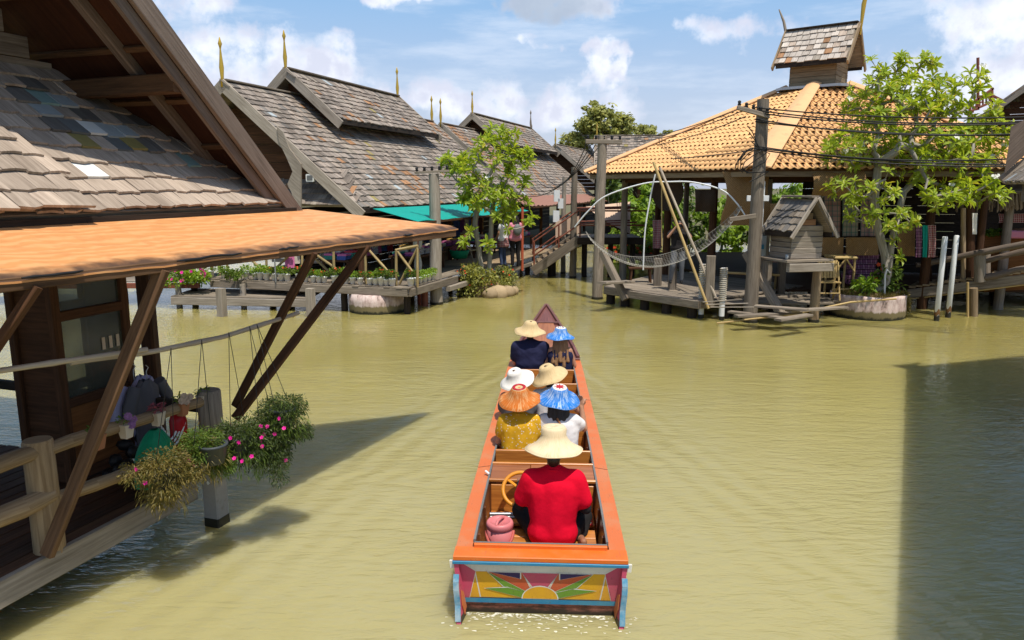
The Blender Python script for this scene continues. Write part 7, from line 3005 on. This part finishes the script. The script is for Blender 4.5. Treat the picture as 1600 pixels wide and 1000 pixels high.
DRV = person('boat driver in a red T-shirt, dark trousers and wide pale straw hat', seat_at(.10, .66, .302), BH, dict(sw=.172, tw=.72, lean=(0, .04), belly=.095, head=(0, .03), L=((-.262, .10, .27), (-.27, .47, .30), (-.4, -.4, 1)), R=((.258, .05, .27), (.22, .34, .17), (0, 0, 1)), LL=((-.27, .36, .10), (-.12, .50, -.04), (.12, .10, 0)), RL=((.26, .36, .06), (.22, .12, .0), (.02, -.20, .05))),
             dict(skin='tan_skin', shirt='red_cotton', pants='dark_cloth', arm_sleeves='dark_cloth', sleeve=.72, loose=.010, wrinkle=.004, hair=('black_hair', 'short'), hat=dict(mat='pale_straw', tilt=(rad(-5), 0), r=.224, crown=.092, h=.175, top='pale_straw', wav=.006)), 1.08)
person('passenger in a mustard flowered shirt under an orange painted hat with red ringed top', seat_at(-.255, 2.42), BH, dict(sw=.165, lean=(0, .04), L=LAPL, R=LAPR, LL=SIT_L, RL=SIT_R),
       dict(shirt='floral', pants='denim', sleeve=.55, loose=.010, wrinkle=.008, hair=('black_hair', 'short'), hat=dict(mat='orange_straw', tilt=(rad(14), rad(-3)), r=.235, top='straw_hat', emblem='ring')), .97)
w3, T3_, hc3 = person('passenger in a white top with shoulder strap under a blue hat with a red star', seat_at(.19, 2.44), BH, dict(sw=.16, lean=(-.02, .05), L=LAPL, R=((.27, .18, .38), (.235, .22, .62), (.3, 1, 0)), LL=SIT_L, RL=SIT_R),
                      dict(shirt='white_cotton', pants='denim', sleeve=.5, loose=.010, wrinkle=.008, hair=('black_hair', 'bob'), hat=dict(mat='blue_straw', tilt=(rad(12), rad(4)), r=.235, top='white_straw', emblem='star')), .97)
mb = MB()
mb.tube([T3_(-.02, -.118, .575), T3_(.05, -.152, .44), T3_(.10, -.157, .28), T3_(.15, -.13, .14), T3_(.19, -.05, .10)], .011, 6)
part('bag_strap', mb, 'leather', w3)
person('passenger in a grey striped top under a white painted straw hat', seat_at(-.30, 3.36), BH, dict(sw=.155, lean=(-.02, .02), L=LAPL, R=LAPR, LL=SIT_L, RL=SIT_R),
       dict(shirt='grey_cotton', pants='denim', sleeve=.5, hair=('black_hair', 'short'), hat=dict(mat='white_straw', tilt=(rad(20), rad(-16)), r=.225, top='white_straw', emblem='hole')), .93)
person('passenger leaning inward under a tilted natural straw hat, arm on the bench', seat_at(.13, 3.42), BH, dict(sw=.16, lean=(-.05, .03), L=LAPL, R=((.30, .12, .30), (.36, .36, .34), (0, 0, 1)), LL=SIT_L, RL=SIT_R),
       dict(shirt='white_cotton', pants='grey_denim', sleeve=.6, hair=('black_hair', 'short'), hat=dict(mat='straw_hat', tilt=(rad(12), rad(-20)), r=.23, top='straw_hat', emblem='hole')), .97)
person('broad passenger in a navy T-shirt under a straw hat in the front row', seat_at(-.235, 6.02), BH, dict(sw=.20, lean=(0, .02), belly=.125, L=LAPL, R=LAPR, LL=SIT_L, RL=SIT_R),
       dict(shirt='navy_cotton', pants='grey_denim', sleeve=.6, loose=.02, wrinkle=.009, hair=('black_hair', 'short'), hat=dict(mat='straw_hat', tilt=(rad(6), rad(4)), r=.232, top='straw_hat', emblem='hole')), 1.03)
person('long haired passenger in a dark strap top under a blue hat in the front row', seat_at(.235, 5.98), BH, dict(sw=.155, lean=(0, .02), L=LAPL, R=LAPR, LL=SIT_L, RL=SIT_R),
       dict(shirt='navy_cotton', pants='denim', strap_top=True, hair=('brown_hair', 'long'), hat=dict(mat='blue_straw', tilt=(rad(4), rad(2)), r=.228, top='white_straw', emblem='dots')), .94)
# standing figures
STL = ((-.10, .03, -.40), (-.11, -.02, -.82))
STR = ((.10, .03, -.40), (.11, -.02, -.82))
f = atz(1058, 441, .72)
pt_, Tp, hcp = person('person in black T-shirt and grey jeans photographing from the pavilion deck', V((f.x, f.y, .72)), rad(172), dict(o=(0, 0, .86), sw=.185, L=((-.30, .16, .40), (-.10, .20, .68), (0, 0, 1)), R=((.30, .16, .40), (.10, .20, .68), (0, 0, 1)), LL=STL, RL=((.14, .08, -.40), (.19, .0, -.82))),
                      dict(shirt='dark_cloth', pants='grey_denim', sleeve=.6, shoes='black', hair=('black_hair', 'short')), .98)
mb = MB()
mb.beam(hcp + V((-.07, .15, -.01)), hcp + V((.07, .15, -.01)), .06, .09)
mb.tube([hcp + V((0, .17, -.01)), hcp + V((0, .25, -.01))], .035, 12)
cmr = part('camera', mb, 'black', None)
cmr.matrix_world = Matrix.Translation(pt_.location) @ Matrix.Rotation(rad(172), 4, 'Z') @ Matrix.Scale(.98, 4)
cmr['label'] = 'black camera held up by the person in the pavilion'
cmr['category'] = 'camera'
f = atz(786, 414, .72)
person('woman in white top with red patterned wrap over jeans on the bank deck', V((f.x, f.y, .70)), rad(60), dict(o=(0, 0, .84), sw=.155, L=((-.20, .05, .28), (-.14, .18, .10)), R=((.20, .05, .28), (.15, .2, .12)), LL=STL, RL=STR), dict(shirt='white_cotton', pants='denim', sleeve=.3, shoes='black', hair=('black_hair', 'bob')), .96)
wb_ = V((f.x, f.y, .70))
mb = MB()
mb.lathe([(.001, 0), (.2, 0), (.21, .06), (.17, .24), (.15, .30), (.001, .30)], wb_ + V((0, 0, .62)), 20)
top('wrap_skirt', mb, 'plaid_red', 'red patterned wrap round the waist of the woman in white', 'skirt')
f = atz(803, 414, .72)
w_p, Tq, _h = person('woman in a pink top and black trousers with a dark backpack on the bank deck', V((f.x + .05, f.y + .1, .70)), rad(20), dict(o=(0, 0, .84), sw=.16, L=((-.20, .05, .28), (-.14, .18, .14)), R=((.20, .05, .28), (.15, .2, .16)), LL=STL, RL=STR), dict(shirt='pink_cotton', pants='dark_cloth', sleeve=.5, shoes='black', hair=('black_hair', 'bob')), .98)
mb = MB()
mb.ell(Tq(0, -.2, .36), (.15, .09, .2), 16)
part('backpack', mb, 'slate_blue', w_p)
f = ats(338, 431, 17.6)
person('bare legged person in shorts standing on the potted deck, upper half behind the awning', V((f.x, f.y, .745)), rad(-150), dict(o=(0, 0, .86), sw=.17, L=((-.22, .02, .26), (-.2, .12, .05)), R=((.22, .02, .26), (.2, .12, .05)), LL=STL, RL=STR), dict(shirt='white_cotton', pants='grey_cotton', pants_to=.42, sleeve=.5, hair=('black_hair', 'short')), 1.0)

bpy.data.scenes.remove(FUSE)
# ================================================================== trees and plants
def rosette_mesh(n, ln, wd, mat, seed):
    """whorl of long leaves at a twig tip, axis +z"""
    rr = random.Random(seed)
    mb = MB()
    for k in range(n):
        a = 2.4 * k + rr.uniform(-.3, .3)
        el = rr.uniform(.05, 1.15) - .35 * (k / n)
        l = ln * rr.uniform(.7, 1.15)
        d = V((math.cos(a) * math.cos(el), math.sin(a) * math.cos(el), math.sin(el)))
        s_ = d.cross(Z).normalized()
        up = s_.cross(d)
        w_ = wd * rr.uniform(.8, 1.2)
        b = V((0, 0, rr.uniform(-.04, .03)))
        m1, m2, e = b + d * l * .35 + up * .01, b + d * l * .72 - Z * l * .03, b + d * l - Z * l * .14
        f_ = up * w_ * .28
        mb.add([b, m1 - s_ * w_ * .42 + f_, m1, m1 + s_ * w_ * .42 + f_, m2 - s_ * w_ * .5 + f_, m2, m2 + s_ * w_ * .5 + f_, e],
               [[0, 2, 1], [0, 3, 2], [1, 2, 5, 4], [2, 3, 6, 5], [4, 5, 7], [5, 6, 7]])
    return mb.mesh('leaf_rosette', mat)


def grow(tree, starts, tips, r_tip, r_max, seg=.22, up_bias=.35):
    """connect every twig tip to the closest limb already grown; limb girth adds up towards the root"""
    nodes, par, cnt = [], [], []
    for st_ in starts:
        for i, p in enumerate(st_):
            nodes.append(V(p))
            par.append(len(nodes) - 2 if i else -1)
            cnt.append(0)
    base_z = min(p.z for p in nodes)
    root = nodes[0]
    tips = sorted(tips, key=lambda p: (p - starts[0][-1]).length)
    ends = []
    for tp_ in tips:
        best, bi = 1e9, 0
        for i, q in enumerate(nodes):
            if q.z > tp_.z + .35:
                continue
            d = (q - tp_).length + .55 * abs(0)
            d += .25 * max(0, q.z - tp_.z + .15)
            if d < best:
                best, bi = d, i
        q = nodes[bi]
        n = max(1, int((tp_ - q).length / seg))
        last = bi
        mid_off = V((R.uniform(-.1, .1), R.uniform(-.1, .1), -.10 * (tp_ - q).length))
        for k in range(1, n + 1):
            t = k / n
            p = q.lerp(tp_, t) + mid_off * 4 * t * (1 - t) + V((R.uniform(-.02, .02),) * 3) * (t < 1)
            nodes.append(p)
            par.append(last)
            cnt.append(0)
            last = len(nodes) - 1
        ends.append(last)
    for e in ends:
        i = e
        while i >= 0:
            cnt[i] += 1
            i = par[i]
    rad_ = [min(r_max, r_tip * max(1, c) ** .46) for c in cnt]
    kids_ = {}
    for i, p in enumerate(par):
        kids_.setdefault(p, []).append(i)
    mb, used = MB(), set()
    order = sorted(range(len(nodes)), key=lambda i: -cnt[i])
    for i in order:                     # chains: follow the fattest child
        if i in used:
            continue
        ch_ = [i]
        used.add(i)
        if par[i] >= 0:
            ch_.insert(0, par[i])
        cur = i
        while True:
            nx = [k for k in kids_.get(cur, []) if k not in used]
            if not nx:
                break
            cur = max(nx, key=lambda k: cnt[k])
            used.add(cur)
            ch_.append(cur)
        if len(ch_) > 1:
            rs = [rad_[k] for k in ch_]
            rs[0] = min(rs[0], rs[1] * 1.25)
            mb.tube([nodes[k] for k in ch_], rs, 8 if cnt[ch_[1]] > 6 else 5)
    return mb, nodes, par, ends


def frangipani(label, base, starts, blobs, ntips, meshes, limit, r_tip, r_max, flowers=0, szr=(.75, 1.2)):
    t = thing('frangipani_tree', label, 'tree', base, 'frangipani trees in the water planters')
    tips = []
    tw = sum(b[4] for b in blobs)
    for (px, py, rx, rz, wt, y) in blobs:
        c = aty(px, py, y)
        k = y / F
        for _ in range(int(ntips * wt / tw)):
            for _try in range(20):
                a, b_, c_ = R.uniform(-1, 1), R.uniform(-1, 1), R.uniform(-1, 1)
                if .12 < a * a + b_ * b_ + c_ * c_ < 1:
                    break
            tips.append(c + V((a * rx * k, b_ * rx * k * .8, c_ * rz * k)))
    mb, nodes, par, ends = grow(t, starts, tips, r_tip, r_max)
    part('trunk', mb, 'bark', t)
    items = []
    for e in ends:
        p = nodes[e]
        d = (p - nodes[par[e]]).normalized()
        d = (d + Z * .55 + V((R.uniform(-.3, .3),) * 2 + (0,))).normalized()
        q = Z.rotation_difference(d).to_matrix() @ Matrix.Rotation(R.uniform(0, 6.28), 3, 'Z')
        s_ = R.uniform(*szr)
        mt = (q * s_).to_4x4()
        mt.translation = p
        items.append((mt, R.randrange(len(meshes))))
        if R.random() < .15:             # a looser ring of older leaves just below the tip
            mt2 = (q @ Matrix.Rotation(R.uniform(0, 6.28), 3, 'Z') * (s_ * .8)).to_4x4()
            mt2.translation = p - d * .10
            items.append((mt2, R.randrange(len(meshes))))
    crown = bpy.data.objects.new('crown', bpy.data.meshes.new('crown'))
    bpy.data.objects.remove(crown)
    items.sort(key=lambda it: (it[0].translation - CAMP).length)
    near, far = items[:limit], items[limit:]
    mbc = MB()
    for mt, k in far:
        me = meshes[k]
        mbc.add([mt @ v.co for v in me.vertices], [list(p.vertices) for p in me.polygons])
    if not far:
        mt, k = near.pop()
        me = meshes[k]
        mbc.add([mt @ v.co for v in me.vertices], [list(p.vertices) for p in me.polygons])
    cr = part('crown', mbc, 'leaf_lime', t)
    for mt, k in near:
        o = bpy.data.objects.new('leaf_cluster', meshes[k])
        C.objects.link(o)
        o.parent = cr
        o.matrix_local = mt
    for q in range(flowers):
        e = R.choice(ends)
        mb = MB()
        for k in range(4):
            petal_flower(mb, nodes[e] + V((R.uniform(-.07, .07), -.05 + R.uniform(-.07, .07), .14 + R.uniform(-.03, .06))), .05)
        part('flower', mb, 'white_petal', t)
    return t


RL = [rosette_mesh(11, .30, .082, 'leaf_lime', 10 + k) for k in range(6)]
R.seed(21)
# the small tree by the left deck
lb = atz(757, 462, 0)
lb = lb + V((0, .5, 0))
Yt = lb.y
ls = [[V((lb.x - .05, Yt, .3)), aty(748, 390, Yt), aty(742, 350, Yt), aty(748, 310, Yt)], [V((lb.x + .1, Yt + .05, .3)), aty(766, 390, Yt), aty(768, 345, Yt), aty(772, 305, Yt)], [V((lb.x - .12, Yt + .1, .3)), aty(736, 395, Yt + .1), aty(730, 350, Yt + .15)]]
frangipani('small frangipani tree with pale grey stems and lime leaf whorls beside the potted deck', V((lb.x, Yt, .3)), ls,
           [(762, 255, 52, 48, 5, Yt), (720, 265, 28, 34, 2, Yt), (770, 320, 50, 30, 3.4, Yt), (812, 265, 20, 50, 1.8, Yt - .2), (780, 215, 30, 16, .9, Yt), (745, 300, 34, 26, 1.8, Yt - .4), (800, 330, 26, 30, 1.3, Yt - .5), (731, 372, 16, 16, .35, Yt - .6), (763, 385, 10, 8, .3, Yt - .6), (848, 222, 3, 3, .08, Yt), (826, 330, 10, 22, .5, Yt - .3), (700, 262, 12, 22, .5, Yt)],
           165, RL, 190, .0105, .115, 6, (.75, 1.12))
# the big tree on the right
rb = V((rc.x + .05, rc.y - .1, .5))
Yr = rb.y
rs_ = [[V((rb.x, Yr, .45)), aty(1385, 440, Yr), aty(1383, 400, Yr), aty(1370, 350, Yr), aty(1366, 312, Yr), aty(1372, 262, Yr)], [V((rb.x + .06, Yr + .03, .45)), aty(1388, 430, Yr), aty(1392, 385, Yr), aty(1402, 340, Yr), aty(1412, 300, Yr + .1), aty(1440, 270, Yr + .2), aty(1470, 255, Yr + .3)]]
frangipani('large sprawling frangipani tree full of lime leaf whorls growing from the round concrete planter', rb, rs_,
           [(1395, 190, 75, 62, 6, Yr), (1440, 140, 70, 45, 3.6, Yr), (1360, 160, 42, 50, 2.2, Yr), (1365, 108, 14, 20, .4, Yr), (1412, 90, 22, 14, .4, Yr), (1455, 95, 16, 14, .35, Yr), (1325, 235, 44, 28, 2.0, Yr - .2), (1490, 190, 60, 55, 4.2, Yr + .2), (1525, 235, 50, 45, 3.2, Yr + .1), (1440, 240, 80, 40, 4.5, Yr), (1530, 125, 16, 18, .4, Yr + .2), (1350, 290, 56, 30, 1.7, Yr - .7), (1330, 330, 18, 16, .35, Yr - .8), (1400, 345, 50, 20, .9, Yr - .8), (1480, 300, 60, 26, 1.8, Yr - .6), (1545, 300, 36, 20, 1.2, Yr - .5), (1360, 343, 20, 14, .4, Yr - .8), (1285, 243, 8, 8, .12, Yr - .3), (1405, 380, 8, 30, .25, Yr - .5), (1555, 200, 30, 26, 1.2, Yr + .2)],
           450, RL, 300, .0095, .105, 26, (.62, .98))


def leafy_tree(label, name, base, crown_blobs, nleaf, size, mat, trunk_r, cat='tree', group=None, limbs=5):
    """tapered trunk with limbs; crown of many leaf-sized faces clumped on the limbs"""
    t = thing(name, label, cat, base, group)
    mb = MB()
    cc = crown_blobs[0][0]
    mb.tube([base, base.lerp(cc, .5) + V((.1, 0, 0)), cc], [trunk_r, trunk_r * .75, trunk_r * .3], 9)
    for (c, rx, rz) in crown_blobs:
        for k in range(limbs):
            a = R.uniform(0, 6.28)
            mb.tube([base.lerp(cc, .55), c - Z * rz * .4, c + V((math.cos(a) * rx * .7, math.sin(a) * rx * .7, R.uniform(-.2, .6) * rz))], [trunk_r * .4, trunk_r * .25, trunk_r * .06], 5)
    part('trunk', mb, 'bark', t)
    mb = MB()
    tv_ = sum(rx * rx * rz for (_, rx, rz) in crown_blobs)
    for (c, rx, rz) in crown_blobs:
        ncl = max(8, int(26 * (rx * rx * rz / tv_) * len(crown_blobs)))
        for q in range(ncl):
            while True:
                v = V((R.uniform(-1, 1), R.uniform(-1, 1), R.uniform(-1, 1)))
                if .25 < v.length < 1:
                    break
            cl = c + V((v.x * rx, v.y * rx, v.z * rz))
            rr = rx * R.uniform(.16, .34)
            for _ in range(int(nleaf * rx * rx * rz / tv_ / ncl)):
                g_ = V((R.gauss(0, .5), R.gauss(0, .5), R.gauss(0, .38))) * rr
                p = cl + g_
                n_ = (g_.normalized() + Z * .6 + V((R.uniform(-.7, .7), R.uniform(-.7, .7), R.uniform(-.4, .4)))).normalized()
                u_ = n_.cross(V((R.uniform(-1, 1), R.uniform(-1, 1), R.uniform(-1, 1)))).normalized()
                v_ = n_.cross(u_)
                s_ = size * R.uniform(.6, 1.4)
                mb.add([p - u_ * s_, p + v_ * s_ * .45, p + u_ * s_, p - v_ * s_ * .45], [[0, 1, 2, 3]])
    part('crown', mb, mat, t)
    return t


def blob(px, py, rpx, rzpx, y):
    return (aty(px, py, y), rpx * y / F, rzpx * y / F)


q = aty(945, 300, 62)
leafy_tree('tall round olive green tree rising over the far roofs', 'round_tree', V((q.x, q.y, .3)), [blob(940, 195, 34, 26, 62), blob(970, 200, 28, 20, 62), blob(912, 205, 22, 20, 62), blob(932, 172, 20, 14, 62)], 9000, .17, 'leaf_olive', .35)
q = aty(1010, 300, 66)
leafy_tree('low dark green tree beside the round olive tree', 'round_tree', V((q.x, q.y, .3)), [blob(1010, 207, 20, 10, 66), blob(900, 222, 24, 12, 64), blob(1045, 212, 14, 8, 66)], 3500, .16, 'leaf_olive', .25)
SHR = [(985, 360, 40, 55, 33.5, 'bright green shrub behind the footbridge', 'leaf_bright'), (1020, 330, 46, 50, 34.5, 'tall bright shrub seen under the tiled eave, behind the woven tray', 'leaf_bright'), (1075, 345, 50, 60, 35, 'leafy green shrub behind the pavilion posts', 'leaf_mid'), (1125, 350, 40, 60, 34, 'broad leaved shrub behind the tall woven mat', 'leaf_bright'), (955, 320, 26, 50, 36, 'green shrub right behind the dark utility pole', 'leaf_mid'), (1170, 330, 40, 60, 36, 'green tree behind the cable pole', 'leaf_mid'), (1215, 300, 40, 50, 36, 'green foliage seen between the woven mats', 'leaf_bright')]
for (px, py, rx, rz, y, lab, mt) in SHR:
    q = aty(px, py + rz, y)
    leafy_tree(lab, 'green_shrub', V((q.x, q.y, min(q.z, .5))), [blob(px, py, rx, rz, y)], 2200, .13, mt, .08, 'shrub', 'shrubs behind the pavilion')
for k in range(3):
    bush('red_flower_bush', ('low bush with orange red flowers under the footbridge', 'low bush with orange red flowers behind the dark pole', 'low bush with orange red flowers below the pavilion tray')[k], 'shrub', aty(962 + 24 * k, 388, 31.5), .5, .4, .4, 500, 'leaf_mid', .14, .04, 8, 'red_petal', .07, group='red flowered bushes')
# planted mound of the small tree
lm = V((lb.x, lb.y, 0))
mb = MB()
mb.lathe([(.001, -1), (.78, -1), (.85, -.1), (.80, .20), (.62, .38), (.3, .46), (.001, .48)], lm, 32, wob=lambda a, r: .07 * math.sin(3 * a) * min(1, r) + .04 * math.sin(7 * a + 1))
top('planter_mound', mb, 'earth', 'earth mound in the water carrying the small frangipani', 'mound', (lm.x, lm.y, 0))
for k, (dx_, dy_, s_) in enumerate(((.42, -.72, .26), (.66, -.5, .22), (.20, -.86, .20), (.82, -.2, .18))):
    mb = MB()
    p = lm + V((dx_, dy_, .10))
    n = 10
    mb.ell(p, (s_ * 1.3, s_, s_ * 1.0), 10)
    mb.v = [tuple(V(v) + V((1, 1, 1)) * .05 * noise.noise(V(v) * 5)) for v in mb.v]
    top('rock', mb, 'rock', 'tan rock at the foot of the small tree, %s' % ('largest, facing the canal', 'beside the largest one', 'lowest in the water', 'half hidden by the bush')[k], 'rock', None, 'rocks of the planted mound')
R.seed(33)
bush('flowering_bush', 'green bush dotted with orange flowers round the foot of the small frangipani', 'shrub', lm + V((-.25, -.45, .52)), .62, .5, .50, 2600, 'leaf_olive', .11, .028, 16, 'red_petal', .03, droop=.1)
bush('flowering_bush', 'smaller dry looking bush at the stair side of the small frangipani', 'shrub', lm + V((.55, -.15, .50)), .42, .4, .34, 1300, 'leaf_olive', .10, .022, 4, 'red_petal', .03, droop=.1)
bush('trailing_plant', 'yellowish plant trailing over the edge of the round concrete planter', 'plant', rc + V((.80, -.28, .42)), .16, .2, .34, 900, 'leaf_dry', .08, .016, 0, droop=.8)
bush('young_plant', 'dark green plant with pink red shoots beside the big frangipani trunk', 'plant', rc + V((.48, .1, .95)), .32, .3, .42, 500, 'leaf_mid', .16, .035, 5, 'red_petal', .06)
bush('young_plant', 'low fern like plant before the big frangipani trunk', 'plant', rc + V((-.28, -.3, .80)), .28, .22, .22, 320, 'leaf_bright', .15, .03, 0, droop=0)
mb = MB()
for k in range(2200):
    a, r_ = R.uniform(0, 6.28), .78 * math.sqrt(R.random())
    p = rc + V((r_ * math.cos(a), r_ * math.sin(a), .53 + .06 * (1 - r_)))
    h_ = R.uniform(.05, .16)
    d = V((R.uniform(-.07, .07), R.uniform(-.07, .07), h_))
    s_ = V((R.uniform(-1, 1), R.uniform(-1, 1), 0)).normalized() * .006
    mb.add([p - s_, p + s_, p + d], [[0, 1, 2]])
o = top('dry_grass', mb, 'leaf_dry', 'dry grass on the soil of the round planter', 'grass', (rc.x, rc.y, .5), None, 'stuff')
mb = MB()
q = aty(1382, 478, Yr - .25)
mb.tube([aty(1382, 462, Yr - .3), aty(1383, 430, Yr - .3), aty(1386, 421, Yr - .3), aty(1391, 426, Yr - .28)], .022, 8)
top('water_pipe', mb, 'pvc', 'bent white pipe standing against the big frangipani trunk', 'pipe')
# foam in the wake at the stern
mb = MB()
R.seed(5)
for k in range(260):
    x = R.gauss(0, .42)
    y = .045 - abs(R.gauss(0, .035)) if k % 3 else R.uniform(-.20, .0)
    if abs(x) > .75 or y < -.5:
        continue
    p = BT(x, y, .004)
    s_ = R.uniform(.002, .008)
    n = 6
    pts = [p + V((math.cos(6.28 * i / n) * s_ * R.uniform(1.2, 4.2), math.sin(6.28 * i / n) * s_ * R.uniform(.5, 1.0), R.uniform(0, .006))) for i in range(n)]
    mb.add(pts + [p + Z * s_ * .8], [[i, (i + 1) % n, n] for i in range(n)])
top('wake_foam', mb, 'foam', 'small flecks of foam churned up behind the stern', 'foam', None, None, 'stuff')
# tall trees outside the frame to the right, mirrored in the shaded water
